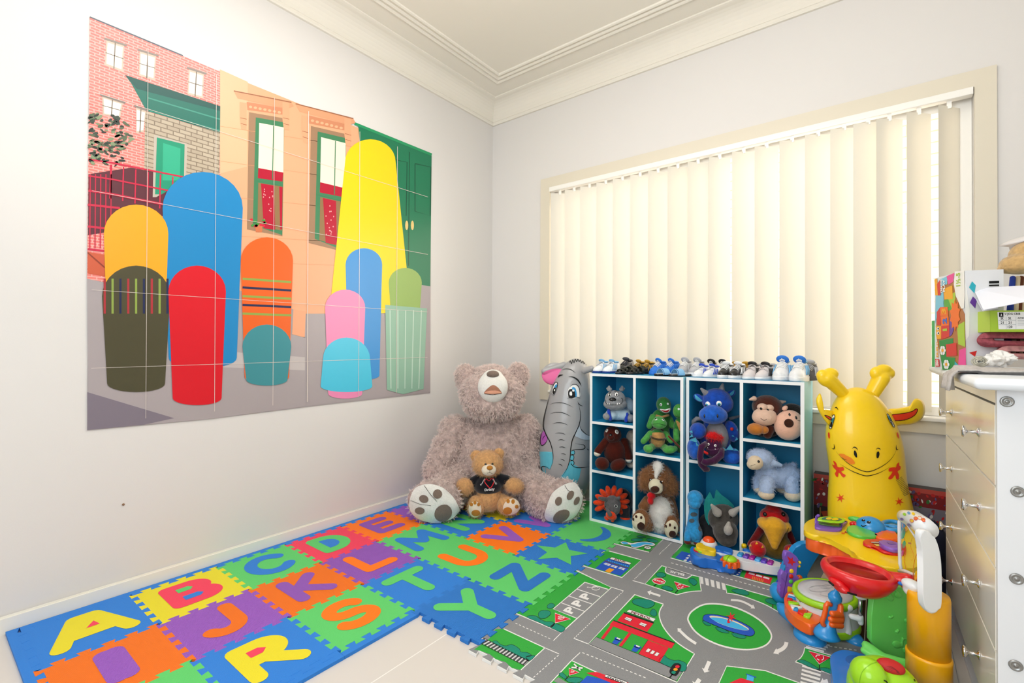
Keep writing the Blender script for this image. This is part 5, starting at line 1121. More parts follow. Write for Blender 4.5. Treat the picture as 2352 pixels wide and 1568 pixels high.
rdp = plush('bird_red', '#b80f14'); mar = plush('bird_maroon', '#6a0f12'); yel = plush('bird_yellow', '#e0a428', var=.12); blly = plush('bird_belly', '#8a661e')
t = Toy('bird_soft_toy', 'red bird soft toy with a huge yellow beak on the bottom right shelf', D(1779, 2.58), V((-.44, 2.62, .028)))
tor = t.part('torso', [('e', 1779, 1250, 0, 34, 32, .08), ('e', 1779, 1215, 0, 27, 24, .06)], blly); hd = t.part('head', [('e', 1778, 1187, -.02, 30, 21, .065), ('e', 1777, 1172, -.01, 17, 14, .045), ('e', 1777, 1166, -.01, 11, 9, .03)], rdp)
bk_ = t.part('beak', [('e', 1760, 1203, -.05, 17, 14, .055), ('e', 1796, 1206, -.05, 17, 14, .055), ('e', 1778, 1210, -.06, 26, 13, .055), ('c', (1778, 1212, -.07), (1779, 1254, -.10), 26, 8)], yel, parent=hd, vox=.006)
t.lines(bk_, 'beak_seam', [[(1745, 1212), (1752, 1228), (1763, 1241)], [(1811, 1212), (1806, 1224), (1798, 1236)]], BLACK, 1.2, parent=hd)
for x in (1757, 1799): t.part('eye', [('e', x, 1181, -.07, 4, 5, .01)], EYE, parent=hd)
t.part('wing', [('c', (1749, 1215, 0), (1724, 1250, -.03), 9, 7)], mar); t.part('wing', [('c', (1808, 1218, 0), (1826, 1255, -.03), 9, 7)], mar)
for x, y, rx, ry, cl in ((1740, 1260, 17, 17, ((1724, 1252), (1738, 1247), (1751, 1255))), (1819, 1266, 16, 14, ((1812, 1260), (1822, 1257), (1832, 1263)))):
    f_ = t.part('foot', [('e', x, y, -.11, rx, ry, .04)], rdp)
    for cx, cy in cl: t.patch(f_, 'claw', [(cx-3, cy+3.5), (cx, cy-3.5), (cx+3.5, cy+2.5)], yel, off=.002, step=2)
mk_ = plush('monkey_brown', '#4a1f12'); skin = plush('monkey_peach', '#dcb9a4', var=.05); cara = plush('caramel_velour', '#b5702c', var=.1)
t = Toy('monkey_soft_toy', 'brown monkey soft toy with a pale face on the top right shelf', D(1760, 2.57), V((-.48, 2.6, .58)))
hd = t.part('head', [('e', 1762, 934, .0, 31, 27, .07)], mk_); fc = t.part('face', [('e', 1751, 935, -.05, 11, 9, .025), ('e', 1766, 936, -.05, 11, 9, .025)], skin, parent=hd); mz = t.part('muzzle', [('e', 1756, 958, -.05, 27, 19, .05), ('e', 1756, 951, -.05, 25, 14, .045)], skin, parent=hd)
t.lines(mz, 'mouth', [[(1747, 960), (1755, 965), (1761, 962)]], mat('dark_stitch', '#3a2822'), .9, parent=hd)
for x, y in ((1748, 938), (1764, 941)): t.eye([fc, hd, mz], x, y, 2.9, parent=hd)
t.part('ear', [('c', (1732, 915, .0), (1723, 917, -.005), 6, 2.5)], skin, parent=hd); t.part('ear', [('c', (1793, 924, .0), (1803, 922, -.005), 6, 2.5)], skin, parent=hd)
t.part('torso', [('e', 1760, 982, .03, 32, 22, .06)], mk_); t.part('foot', [('e', 1735, 985, -.06, 17, 13.5, .04), ('e', 1752, 986, -.06, 11, 10, .035)], cara); t.part('arm', [('c', (1768, 985, -.05), (1763, 998, -.055), 11, 9)], mk_)
t = Toy('face_soft_toy', 'pink round-faced soft toy with a brown nose leaning beside the monkey', D(1812, 2.54), V((-.345, 2.56, .58)))
hd = t.part('head', [('e', 1812, 976, 0, 32, 35, .05, 14)], plush('pink_velour', '#e6b59e', var=.05)); t.part('hood', [('e', 1818, 960, .045, 33, 34, .055, 14)], plush('black_velour', '#17120f', var=.1))
dot(Skin(hd), 1812, 971.5, 10, 10, nosem, 'nose', hd, bulge=.35)
for x, y in ((1813.4, 952), (1828.5, 959)): dot(Skin(hd), x, y, 2.4, 4, EYE, 'eye', hd, bulge=.4)
t.part('ear', [('e', 1803, 937, .0, 7, 5, .01, -40)], plush('pink_velour', '#e6b59e')); t.lines(hd, 'whiskers', [[(1831, 965), (1842, 967)]], BLACK, .8)
lb = plush('lamb_blue', '#a9bcdc', scale=100, var=.15); lh = mat('lamb_pile', '#c2d2ec', rough=.8); lc = plush('lamb_cream', '#d8c4a8', var=.06)
t = Toy('lamb_soft_toy', 'pale blue fluffy lamb soft toy standing on the middle right shelf', D(1780, 2.57), V((-.42, 2.6, .3)))
tor = t.part('torso', [('e', 1786, 1092, 0, 36, 23, .06), ('e', 1765, 1090, 0, 24, 24, .058), ('e', 1812, 1088, 0, 22, 22, .055)], lb, lump=.003, lscale=60); hd = t.part('head', [('e', 1746, 1051, -.02, 26, 20, .055), ('e', 1757, 1058, -.01, 22, 18, .05)], lb, lump=.003, lscale=60)
fc = t.part('face', [('e', 1735, 1062, -.055, 16, 16, .035), ('e', 1728, 1067, -.055, 11, 11, .03)], lc, parent=hd); t.eye(fc, 1742.5, 1059.5, 3, parent=hd); t.lines(fc, 'mouth', [[(1724, 1070), (1729, 1068), (1735, 1066)]], mat('dark_stitch', '#3a2822'), .7, parent=hd)
e_ = t.part('ear', [('c', (1774, 1062, -.05), (1793, 1068, -.055), 8.5, 4)], lb, parent=hd); tl = t.part('tail', [('c', (1817, 1080, .0), (1822, 1068, .0), 9, 7)], lb, lump=.002); fur(tor, 3500, .009, lh, rad=.6); fur(hd, 2000, .009, lh, [fc], .006, rad=.6); fur(tl, 400, .009, lh, rad=.6)
for a, c, f_, dd in (((1762, 1105), (1760, 1125), (1760, 1135, 17, 11), -.04), ((1815, 1105), (1819, 1125), (1821, 1137, 18, 14), -.04), ((1746, 1105), (1743, 1120), (1743, 1124, 11, 8), .05), ((1796, 1108), (1797, 1120), (1796, 1124, 11, 8), .05)):
    l = t.part('leg', [('c', (*a, dd), (*c, dd-.01), 16, 15 if dd < 0 else 11)], lb, lump=.002); fur(l, 600, .009, lh, rad=.6); x, y, rx, ry = f_; t.part('hoof', [('e', x, y, dd-.012, rx, ry, .034)], lc, parent=l)
# ================================================================== INFLATABLES
FH = V((FW.x, FW.y, 0)).normalized()
def loft(rings, d, m, name, parent, fac=.85, n=40, seamz=True):
    """rings of (px, py, half width in px[, depth shift]) along the body, top first"""
    b = B(); vs = []; fs = []
    for r in rings:
        px, py, h = r[:3]; dd = r[3] if len(r) > 3 else 0; c = at(px, py, d+dd); k = (d+dd)/FPX
        for j in range(n):
            a = 2*pi*j/n; vs.append(c+RT*(h*k*cos(a))+FH*(h*k*fac*sin(a)))
    for i in range(len(rings)-1):
        for j in range(n): fs.append((i*n+j, i*n+(j+1) % n, (i+1)*n+(j+1) % n, (i+1)*n+j))
    fs.append(tuple(range(n))); fs.append(tuple((len(rings)-1)*n+j for j in range(n)))
    b.add(vs, fs); o = b.build(name, m, parent, sub=1); return o
def smooth_rings(R, k=4):
    out = []; m = len(R)
    for i in range(m-1):
        p = [R[max(i-1, 0)], R[i], R[i+1], R[min(i+2, m-1)]]
        for s in range(k):
            t = s/k; out.append(tuple(.5*(2*p[1][j]+(p[2][j]-p[0][j])*t+(2*p[0][j]-5*p[1][j]+4*p[2][j]-p[3][j])*t*t+(3*p[1][j]-p[0][j]-3*p[2][j]+p[3][j])*t**3) for j in range(len(R[0]))))
    out.append(R[-1]); return out
# ------------------------------------------------------------------ elephant
egrey = vinyl('elephant_grey_vinyl', '#a2a2a4'); epink = vinyl('pink_vinyl', '#f272ac'); eblue = vinyl('aqua_vinyl', '#5fbcd2')
t = Toy('inflatable_elephant', 'grey inflatable elephant with pink ear standing between the giant bear and shelf', 3.02, onz(1300, 1148, MZ), 'inflatable toy')
R_ = smooth_rings([(1322, 823, 3), (1322, 826, 12), (1321, 838, 26), (1316, 860, 37), (1311, 890, 45), (1307, 925, 51), (1304, 970, 57), (1301, 1010, 60.5), (1300, 1046, 61.5), (1300, 1085, 58), (1299, 1120, 50), (1298, 1148, 38), (1298, 1156, 26)], 3)
eb = loft(R_, 3.02, egrey, 'body', t.root, .82)
E = lambda *p: [(1220+x/4.24, 810+y/4.24) for x, y in p]
er = t.part('ear', [('e', 1274, 858, -.0, 31, 26, .022, -8), ('c', (1250, 852, -.01), (1296, 838, .0), 7, 8)], egrey, vox=.004); P_ = Print(Skin(er), base=.002); P_.poly(cr(E((108,205),(140,180),(200,160),(260,152),(300,165),(285,210),(240,260),(205,330),(180,338),(140,310),(115,255)), 4), epink, 0, 3); P_.build('inner_ear', er)
er = t.part('ear', [('c', (1342, 851, -.10), (1359, 846, -.13), 8, 7), ('c', (1359, 846, -.13), (1364, 856, -.12), 6, 4)], egrey, vox=.004)
P_ = Print(Skin(eb), lay=.0005, base=.0012); S = 3.0
def ep(pts, m, lay=0): P_.poly(cr(E(*pts), 4), m, lay, S)
def el(pts, w=1.6, lay=3, taper=True): P_.line(cr(E(*pts), 5, False), w, BLACK, lay, step=1.5, taper=taper)
P_.poly(E((72,955),(205,965),(215,1060),(185,1135),(110,1105),(130,1165),(180,1240),(128,1290),(60,1290)), eblue, 0, S); P_.poly(E((375,1060),(485,1125),(470,1210),(440,1270),(300,1270),(290,1205),(350,1120)), eblue, 0, S)
for q in ([(392,955),(415,950),(423,972),(412,990),(388,985)], [(388,998),(408,995),(415,1020),(404,1045),(380,1040)], [(383,1052),(405,1048),(417,1070),(405,1092),(384,1080)]): ep(q, eblue, 1); el(q, 1.2, 3, False)
ep([(420,795),(462,712),(490,760),(540,800),(572,812),(572,842),(520,845),(470,830)], vinyl('pale_vinyl', '#bcc8d4'), 1)
ep([(125,760),(100,800),(93,860),(100,895),(120,898),(148,870),(160,830),(140,790)], vinyl('magenta_vinyl', '#b25ab8'), 1); el([(122,750),(100,800),(92,860),(102,898),(125,895),(150,865),(163,830)], 1.8); el([(150,795),(125,820),(112,850)], 1.2)
el([(192,395),(160,500),(130,620),(122,720),(150,800),(190,880),(213,980),(210,1060),(185,1133)], 2.2); el([(185,1133),(150,1110),(112,1105),(105,1130),(120,1165),(160,1215),(185,1245)], 2.2)
el([(450,470),(470,540),(478,620),(465,700),(430,780),(400,850),(385,930),(378,1020),(355,1110),(310,1190),(280,1230)], 2.2); el([(452,478),(470,505),(502,520)], 1.6)
for q in ([(185,505),(230,488),(300,487),(360,505),(410,532)], [(190,592),(240,580),(300,582),(350,600),(385,620)], [(210,688),(260,680),(310,684),(360,705)], [(235,785),(270,780),(310,785),(335,797)], [(262,850),(295,845),(330,855)], [(272,918),(305,915),(335,925)], [(290,982),(315,982),(338,992)], [(285,1032),(310,1040),(328,1052)], [(265,1082),(290,1088),(305,1104)]): el(q, 1.5)
el([(388,948),(420,940),(500,938),(522,920),(505,895),(430,883)], 1.8); el([(382,1055),(400,1095),(440,1115),(510,1115),(570,1105)], 1.8); el([(470,708),(490,750),(530,790),(570,808)], 1.4); el([(540,930),(550,942),(565,945)], 1.4)
el([(302,168),(340,158),(390,166),(435,200)], 1.6); el([(262,242),(280,222),(312,216)], 3.2); el([(365,232),(410,238),(455,268),(488,325)], 3.4)
# eyes
ep([(365,345),(400,312),(440,315),(468,360),(468,432),(365,435)], WHITE, 1); ep([(400,338),(430,345),(442,390),(438,430),(395,430)], vinyl('eye_blue', '#2a9ad8'), 2); ep([(362,370),(395,352),(424,380),(424,432),(368,438)], BLACK, 3); ep([(378,380),(395,378),(398,412),(382,416),(372,400)], WHITE, 4); ep([(400,360),(415,358),(420,372),(405,378)], WHITE, 4)
el([(350,445),(400,430),(450,432),(475,445)], 1.6, 5); el([(365,348),(395,315),(440,312),(466,350),(470,430)], 1.5, 5)
ep([(205,385),(222,320),(248,290),(258,320),(240,370),(222,405)], WHITE, 1); ep([(228,330),(248,305),(254,325),(240,345)], vinyl('eye_blue', '#2a9ad8'), 2); ep([(210,385),(222,345),(242,340),(238,372),(222,405)], BLACK, 3); ep([(225,362),(234,352),(236,366),(228,376)], WHITE, 4); el([(205,385),(220,315),(245,286),(260,305),(245,365),(222,412),(196,395)], 1.5, 5)
for i in range(7): x = 375+24*i; el([(x,75+(abs(i-2.5))*9),(x+8,60+abs(i-2.5)*8),(x+18,82+abs(i-2.5)*11),(x+26,66+abs(i-2.3)*9)], 1.3, 4, False)
P_.build('printed_face', eb)
# ------------------------------------------------------------------ giraffe
gy = vinyl('giraffe_yellow_vinyl', '#ffd61a'); gr_ = vinyl('orange_red_vinyl', '#ea3a16'); gor = vinyl('orange_vinyl', '#f58a1a')
GD = 2.10
t = Toy('inflatable_giraffe', 'yellow inflatable giraffe with red spots standing behind the activity table', GD, onz(1985, 1305, MZ), 'inflatable toy')
R_ = smooth_rings([(1969, 889, 3), (1969, 892, 16), (1969, 901, 33), (1971, 920, 49), (1976, 954, 66), (1980, 992, 76.5), (1985, 1030, 80), (1990, 1069, 79), (1992, 1100, 80), (1995, 1140, 85), (1999, 1180, 89.5), (2002, 1230, 90), (2003, 1280, 84), (2003, 1302, 72), (2003, 1306, 56)], 3)
gb = loft(R_, GD, gy, 'body', t.root, .72)
t.part('horn', [('c', (1936, 903, 0), (1900, 868, -.01), 13, 17), ('e', 1890, 862, -.01, 14, 14, .022), ('e', 1908, 858, -.01, 17, 14, .024), ('e', 1897, 870, -.01, 22, 17, .025, 40)], gy, vox=.004)
t.part('horn', [('c', (2004, 903, 0), (2024, 868, -.01), 15, 18), ('e', 2016, 857, -.01, 17, 16, .024), ('e', 2030, 848, -.01, 17, 12, .024), ('e', 2041, 857, -.01, 13, 14, .022), ('e', 2029, 864, -.01, 22, 16, .026, -50)], gy, vox=.004)
G5 = lambda *p: [(1860+x/5.225, 820+y/5.225) for x, y in p]; G6 = lambda *p: [(1840+x/6.272, 1050+y/6.272) for x, y in p]
def ear(pts, inner, d0, d1):
    b = B(); out = cr(G5(*pts), 5); cx = sum(p[0] for p in out)/len(out); cy = sum(p[1] for p in out)/len(out); n = len(out); vs = []; fs = []
    for dz, s in ((-.012, .55), (-.02, .0), (0, 1), (.012, .6), (.02, 0)): pass
    lay = [(-.017, .25), (-.015, .6), (-.009, .88), (0, 1), (.009, .88), (.015, .6), (.017, .25)]
    for dz, s in lay:
        for x, y in out: vs.append(at(cx+(x-cx)*s, cy+(y-cy)*s, GD+d0+dz))
    for i in range(len(lay)-1):
        for j in range(n): fs.append((i*n+j, i*n+(j+1) % n, (i+1)*n+(j+1) % n, (i+1)*n+j))
    fs += [tuple(range(n)), tuple((len(lay)-1)*n+j for j in range(n))]; b.add(vs, fs); o = b.build('ear', gy, t.root)
    P_ = Print(Skin(o), lay=.0008, base=.002); q = cr(G5(*inner), 4); P_.poly(q, gr_, 0, 3); P_.line(q, 1.4, BLACK, 1, True, 2); P_.build('inner_ear', o)
ear([(925,640),(1060,610),(1190,585),(1225,540),(1260,500),(1310,498),(1360,535),(1383,600),(1375,690),(1320,765),(1220,808),(1100,818),(1020,832),(960,800)], [(985,690),(1060,680),(1160,665),(1230,645),(1265,620),(1288,630),(1265,680),(1215,720),(1130,752),(1030,760),(985,745)], -.02, 0)
ear([(125,435),(150,500),(160,590),(180,655),(230,640),(285,655),(270,760),(240,825),(185,770),(130,690),(92,610),(75,520),(95,460)], [(175,695),(215,705),(252,730),(245,752),(215,735)], .0, 0)
P_ = Print(Skin(gb), lay=.0005, base=.0012)
def gp(pts, m, lay=0, f=G5): P_.poly(cr(f(*pts), 4), m, lay, 3.0)
def gl_(pts, w=1.5, lay=3, f=G5, taper=True): P_.line(cr(f(*pts), 5, False), w, BLACK, lay, step=1.5, taper=taper)
gl_([(320,1130),(400,1220),(520,1310),(680,1372),(820,1330),(940,1250),(1010,1160),(1035,1090)], 1.7); gl_([(370,1280),(480,1350),(580,1395),(680,1422),(790,1400),(880,1360),(960,1310)], 1.8)
gl_([(508,1098),(530,1078),(560,1090),(575,1118)], 2.2); gl_([(790,1110),(810,1090),(835,1098),(842,1112)], 2); gp([(530,1125),(545,1120),(562,1150),(567,1195),(552,1198),(530,1165)], BLACK, 2); gp([(805,1135),(825,1132),(832,1165),(818,1208),(800,1205),(797,1165)], BLACK, 2)
gp([(352,1165),(405,1160),(440,1180),(500,1210),(540,1260),(530,1280),(485,1280),(430,1240)], gor, 1); gl_([(385,1200),(420,1225),(445,1226)], .9)
gl_([(295,1040),(300,1075),(292,1100),(268,1090)], 2); gl_([(1030,1050),(1030,1090),(1038,1108),(1055,1100)], 2)
for q in ([(285,1240),(320,1270),(335,1315),(370,1320),(400,1315),(412,1352),(380,1370),(400,1395),(432,1415),(410,1442),(385,1425),(365,1395),(345,1390),(340,1435),(320,1432),(305,1395),(320,1360),(290,1325),(272,1285),(300,1295)], [(1065,1260),(1070,1300),(1085,1310),(1080,1345),(1050,1370),(1065,1410),(1062,1455),(1035,1462),(1020,1410),(985,1455),(950,1465),(940,1445),(975,1400),(985,1370),(945,1370),(950,1330),(1000,1320),(1030,1320),(1040,1285)]): P_.poly(cr(G5(*q), 3), gr_, 1, 3)
for cx, cy in ((570, 585), (1410, 635)): c = G6((cx, cy))[0]; P_.poly(star(c[0], c[1], 11, 3.4, 6, 15), gr_, 1, 3)
gp([(225,905),(240,910),(243,965),(232,975),(222,940)], gr_, 1); gp([(1042,900),(1055,915),(1068,970),(1055,965),(1043,935)], gr_, 1)
for q in ([(240,850),(250,780),(270,720),(295,690),(303,720),(285,790),(262,855)], [(915,680),(935,690),(975,760),(1010,830),(990,830),(940,750)]): gp(q, WHITE, 1); gl_(q+[q[0]], 1.3, 3, G5, False)
for q in ([(262,765),(275,735),(296,725),(288,770),(268,800)], [(930,712),(950,715),(975,765),(955,760)]): gp(q, vinyl('eye_teal', '#2b8a9a'), 2)
gp([(248,830),(262,780),(275,785),(268,835)], BLACK, 3); gp([(950,745),(968,765),(990,815),(975,800)], BLACK, 3); gl_([(305,612),(325,605),(345,635)], 2)
for i in range(12): a = G6((1365+10*i*1.0, 335+20*i))[0]; P_.line([a, (a[0]+7+i*.3, a[1]-5)], .9, mat('grey_print', '#5c5636'), 1, step=2); P_.line([(a[0]+8, a[1]-5.5), (a[0]+13+i*.3, a[1]-9)], .9, mat('grey_print', '#5c5636'), 1, step=2)
P_.build('printed_face', gb)
# ================================================================== SHOES ON THE SHELF TOPS
ZS = .8575
def shoe_proto(style, up, sole, acc, tong=None, L=.135, Wd=.058, H=.055):
    """one little shoe at the origin, toe towards -y"""
    r = bpy.data.objects.new('shoe', None); COL.objects.link(r); r.empty_display_size = .03
    out = []
    for i in range(28):
        a = 2*pi*i/28; y = -cos(a)*L/2; w = Wd/2*(abs(sin(a))**.75)*(1.0 if y < 0 else .84+.16*cos(min(1, y/(L*.5))*pi*.5)); out.append((w*(1 if sin(a) > 0 else -1), y))
    th = .012 if style != 'sneaker' else .017
    b = B(); b.prism(out, 0, th, bevel=.003); b.build('sole', sole, r)
    if style in ('sneaker', 'velcro', 'trainer'):
        b = B(); z = th
        rows = [(-L*.47, .10, .012), (-L*.42, .30, .020), (-L*.30, .44, .028), (-L*.14, .46, .036), (.0, .44, .046), (L*.14, .42, .052), (L*.30, .42, .055), (L*.42, .36, .058), (L*.475, .22, .056)]
        n = 14; vs = []; fs = []
        for y, w, h in rows:
            h = h*H/.055
            for j in range(n+1):
                a = pi*j/n; c, s_ = cos(a), sin(a); vs.append(V((Wd*w*c*(1.02-.18*s_), y, z-.002+h*(s_**.7 if s_ > 0 else 0))))
        m_ = n+1
        for i in range(len(rows)-1):
            for j in range(n): fs.append((i*m_+j, i*m_+j+1, (i+1)*m_+j+1, (i+1)*m_+j))
        for k in (0, len(rows)-1): fs.append(tuple(k*m_+j for j in range(m_)))
        b.add(vs, fs); b.build('upper', up, r, sub=1)
        b = B(); b.ell((0, L*.24, th+H*.93), (Wd*.31, L*.19, .007)); b.build('lining', acc, r)
        b = B(); tm = tong or acc; b.ell((0, L*.02, th+H*1.08), (Wd*.37, .007, .019 if tong else .012), R3(radians(38))); tg_ = b.build('tongue', tm, r)
        if tong:
            P = R3(radians(38)); b = B(); fm = flat('trefoil_white', '#f0f0ee')
            for dx, dz, ro in ((0, .005, 0), (-.0055, .0025, 40), (.0055, .0025, -40)):
                b.ell(V((0, L*.02, th+H*1.08))+P @ V((dx, -.0075, dz)), (.0032, .0008, .0058), P @ Matrix.Rotation(radians(ro), 3, 'Y'), u=10, v=6)
            b.rbox((-.0085, -.0082, -.0045), (.0085, -.007, -.003), .0004, 0, P, (0, L*.02, th+H*1.08), 1); b.build('trefoil_badge', fm, tg_)
        b = B(); lm = acc
        for k in range(4 if style != 'velcro' else 2):
            y = -L*.20+L*.062*k if style != 'velcro' else -L*.13+L*.16*k; h = (.034+.0045*k if style != 'velcro' else .037+.014*k)*H/.055+th; w = Wd*.30
            pts = [(-w, y+.004, h-.010), (-w*.6, y, h-.0005), (0, y, h+.0025), (w*.6, y, h-.0005), (w, y+.004, h-.010)]
            b = B(); b.tube(pts, .0022 if style != 'velcro' else .0075, flatten=1 if style != 'velcro' else .28, n=8); b.build('lace' if style != 'velcro' else 'strap', WHITE if (style != 'velcro' and tong) else (acc if style != 'velcro' else up), r)
        for k in range(3):
            b = B()
            for sx in (-1, 1):
                b = B(); y = -.012+.013*k; b.tube([(sx*Wd*.475, y-.006, th+.006), (sx*Wd*.45, y+.003, th+H*.42), (sx*Wd*.36, y+.010, th+H*.70)], .0028, n=6, flatten=.5); b.build('side_stripe', acc, r)
    elif style == 'sandal':
        for y, h in ((-L*.22, .030), (L*.0, .040), (L*.3, .046)):
            b = B(); w = Wd*.48; b.tube([(-w, y, th*.6), (-w*.85, y, h*.8), (0, y, h), (w*.85, y, h*.8), (w, y, th*.6)], .0095, flatten=.3, n=8); b.build('strap', up, r)
        b = B(); b.tube([(0, -L*.36, th+.006), (0, -L*.1, .036), (0, L*.1, .042)], .008, n=8, flatten=.35); b.build('strap', up, r); b = B(); b.ell((0, L*.40, .032), (Wd*.40, .008, .022)); b.build('heel_cup', up, r)
        b = B(); b.ell((0, 0, th), (Wd*.42, L*.44, .004)); b.build('footbed', acc, r)
    elif style == 'slide':
        b = B(); w = Wd*.5; ns = 10
        for k in range(3): b.tube([(-w*cos(pi*j/ns)*-1, -L*.10+.014*(k-1), th*.5+.032*sin(pi*j/ns)) for j in range(ns+1)], .0095, flatten=.28, n=8)
        b.build('band', up, r, vox=.0016); b = B(); b.tube([(w*1.0*cos(pi*j/ns), -L*.10-.018, th*.5+.0325*sin(pi*j/ns)) for j in range(ns+1)], .0028, n=6); b.build('band_trim', acc, r)
        b = B(); b.ell((0, .0, th), (Wd*.44, L*.45, .003)); b.build('footbed', flat('footbed_grey', '#b9c4cc'), r)
    return r
sw = plastic('shoe_white', '#eceef0', .4); sb = plastic('shoe_black', '#18181a', .3); sbl = mat('shoe_blue', '#2f79d8', .6); sgr = mat('shoe_grey', '#b7b8bc', .7); sol = mat('shoe_olive_black', '#24261e', .6); sgo = mat('shoe_gold', '#c79a3a', .45); sli = mat('shoe_lightblue', '#7db4de', .6); sdg = mat('shoe_darkgrey', '#4d4c50', .7); sroy = mat('shoe_royal', '#2f4fc0', .6); sgrn = mat('shoe_lime', '#9ad08a', .6); spk = mat('shoe_offwhite', '#dfd8d8', .6); snav = mat('shoe_navy', '#1d3f8a', .5)
pairs = [  # style, upper, sole, accent, tongue, [(px, y)], rot, scale, description
 ('velcro', sw, snav, sli, None, [(1381, 2.55), (1404, 2.56)], -14, 1.0, 'white velcro shoe with navy sole at the left end of the shelf'),
 ('trainer', sb, sb, sdg, None, [(1437, 2.69)], -8, 1.12, 'shiny black shoe at the back'),
 ('sandal', sol, sb, sdg, None, [(1434, 2.54), (1459, 2.535)], -22, .92, 'dark olive strappy sandal near the front edge'),
 ('trainer', sb, sb, sgo, None, [(1466, 2.68), (1486, 2.66)], -20, .98, 'black shoe with gold laces behind the sandals'),
 ('sneaker', sbl, sbl, sbl, sbl, [(1512, 2.62), (1541, 2.66)], -18, 1.0, 'bright blue trainer with white emblem tongue'),
 ('slide', sli, sb, snav, None, [(1528, 2.53), (1562, 2.53)], -30, 1.0, 'blue banded slide with thick black sole'),
 ('sneaker', sgr, sw, sgr, sgr, [(1573, 2.68), (1601, 2.67)], -8, 1.08, 'pale grey laced trainer at the back of the shelf'),
 ('velcro', sw, sw, sroy, None, [(1611, 2.57), (1635, 2.575)], -24, .86, 'white and blue small shoe with lime stripes at the front'),
 ('sneaker', sb, sw, sb, sb, [(1633, 2.70), (1659, 2.70)], -6, 1.0, 'black trainer with white emblem on the tongue'),
 ('sneaker', sb, sw, sw, None, [(1668, 2.565), (1694, 2.565)], -14, .98, 'black sneaker with white sole and laces at the front edge'),
 ('trainer', sb, sb, sgo, None, [(1690, 2.70), (1713, 2.70)], -10, 1.0, 'black and gold shoe behind the black sneakers'),
 ('velcro', spk, sw, sb, None, [(1727, 2.58), (1757, 2.585)], -14, 1.05, 'off-white strap shoe with black side stripes'),
 ('trainer', spk, sw, sgr, None, [(1751, 2.73), (1775, 2.73)], 0, .9, 'pale shoe standing at the back against the blind'),
 ('sneaker', sw, sw, sli, sbl, [(1797, 2.585), (1836, 2.585)], -4, 1.28, 'large white trainer with blue emblem tongue'),
 ('trainer', sdg, sdg, sgr, None, [(1858, 2.68)], -10, 1.2, 'dark grey striped shoe at the right end of the shelf')]
WO = {2: ('left', 'right'), 1: ('',)}
for st, up, so_, ac, tg_, ps, ro, sc, desc in pairs:
    pr = shoe_proto(st, up, so_, ac, tg_)
    kind = {'sandal': 'sandal', 'slide': 'slide_sandal'}.get(st, 'shoe')
    for i, (px, y) in enumerate(ps):
        q = ony(px, 852, y); lab = (('left-hand ' if i == 0 else 'right-hand ')+desc) if len(ps) == 2 else desc
        if i == 0: o = pr; o.location = (q.x, y, ZS); o.rotation_euler = (0, 0, radians(ro)); o.scale = (sc,)*3; o['label'] = lab; o['group'] = 'small shoes on the cubby shelves'
        else: o = dup(pr, (q.x, y, ZS), radians(ro-3), lab, 'small shoes on the cubby shelves', scale=(sc,)*3)
        o['category'] = 'sandal' if st in ('sandal', 'slide') else 'shoe'; o.name = kind
# ================================================================== PLASTIC TOYS IN FRONT
pyel, porg, pblu, pred, pgrn, plim, ppur, pwht = plastic('toy_yellow', '#f7cf10'), plastic('toy_orange', '#f5641c'), plastic('toy_blue', '#2493dd'), plastic('toy_red', '#d8131b'), plastic('toy_green', '#57c64e'), plastic('toy_lime', '#9fdb1e'), plastic('toy_purple', '#8257c4'), plastic('toy_white', '#e9ebee')
pdbl = plastic('toy_royal_blue', '#1c6fd0'); pgold = plastic('toy_amber', '#f2ac06', .35); pnavy = plastic('toy_navy', '#12327a')
def slab(pts, zt, zb, m, name, parent, bevel=.004, n=4, smooth=True):
    q = cr(pts, n) if smooth else pts; w = [onz(x, y, zt) for x, y in q]; b = B(); b.prism([(p.x, p.y) for p in w], zb, zt, 0, None, bevel, 3); return b.build(name, m, parent)
def card(pts, d, thick, m, name, parent, bevel=.003, n=4, smooth=True, slope=0, bow=0):
    """outline facing the viewer, thickened away; slope leans the top away"""
    q = cr(pts, n) if smooth else pts; c = at(sum(p[0] for p in q)/len(q), sum(p[1] for p in q)/len(q), d); f = []
    for x, y in q: p = at(x, y, d)-c; f.append((p.dot(RT), p.z))
    b = B(); b.prism(f, 0, thick, 0, lambda v: c+RT*v.x+V((0, 0, v.y))+FH*(thick-v.z+slope*v.y+bow*v.x*v.x), bevel, 3); return b.build(name, m, parent)
GC = lambda *p: [(1560+x/6.534, 1060+y/6.534) for x, y in p]
# ------------------------------------------------------------------ keyboard guitar lying on the mat
kg = thing('toy_guitar_keyboard', 'blue and white toy keyboard guitar lying on the road mat before the right shelf', 'toy instrument', onz(1690, 1295, MZ))
body = slab(GC((165,1330),(178,1285),(215,1262),(265,1285),(330,1330),(430,1350),(540,1368),(640,1395),(700,1440),(830,1490),(862,1520),(820,1545),(700,1530),(600,1480),(450,1450),(330,1440),(220,1410)), .058, MZ+.001, pdbl, 'body', kg, .014)
neck = slab(GC((540,1290),(640,1300),(800,1330),(900,1330),(1000,1350),(1150,1385),(1290,1420),(1450,1490),(1600,1535),(1700,1560),(1690,1600),(1560,1580),(1400,1565),(1200,1530),(1000,1500),(860,1460),(700,1400),(560,1360)), .062, MZ+.012, pwht, 'neck', kg, .006)
slab(GC((860,1470),(1000,1510),(1200,1545),(1420,1585),(1700,1610),(1640,1560),(1480,1530),(1250,1480),(1000,1430)), .050, MZ+.001, pdbl, 'neck_underside', kg, .008)
slab(GC((555,1250),(640,1262),(760,1295),(800,1312),(785,1370),(640,1335),(550,1312)), .072, MZ+.02, pdbl, 'whammy_grip', kg, .008)
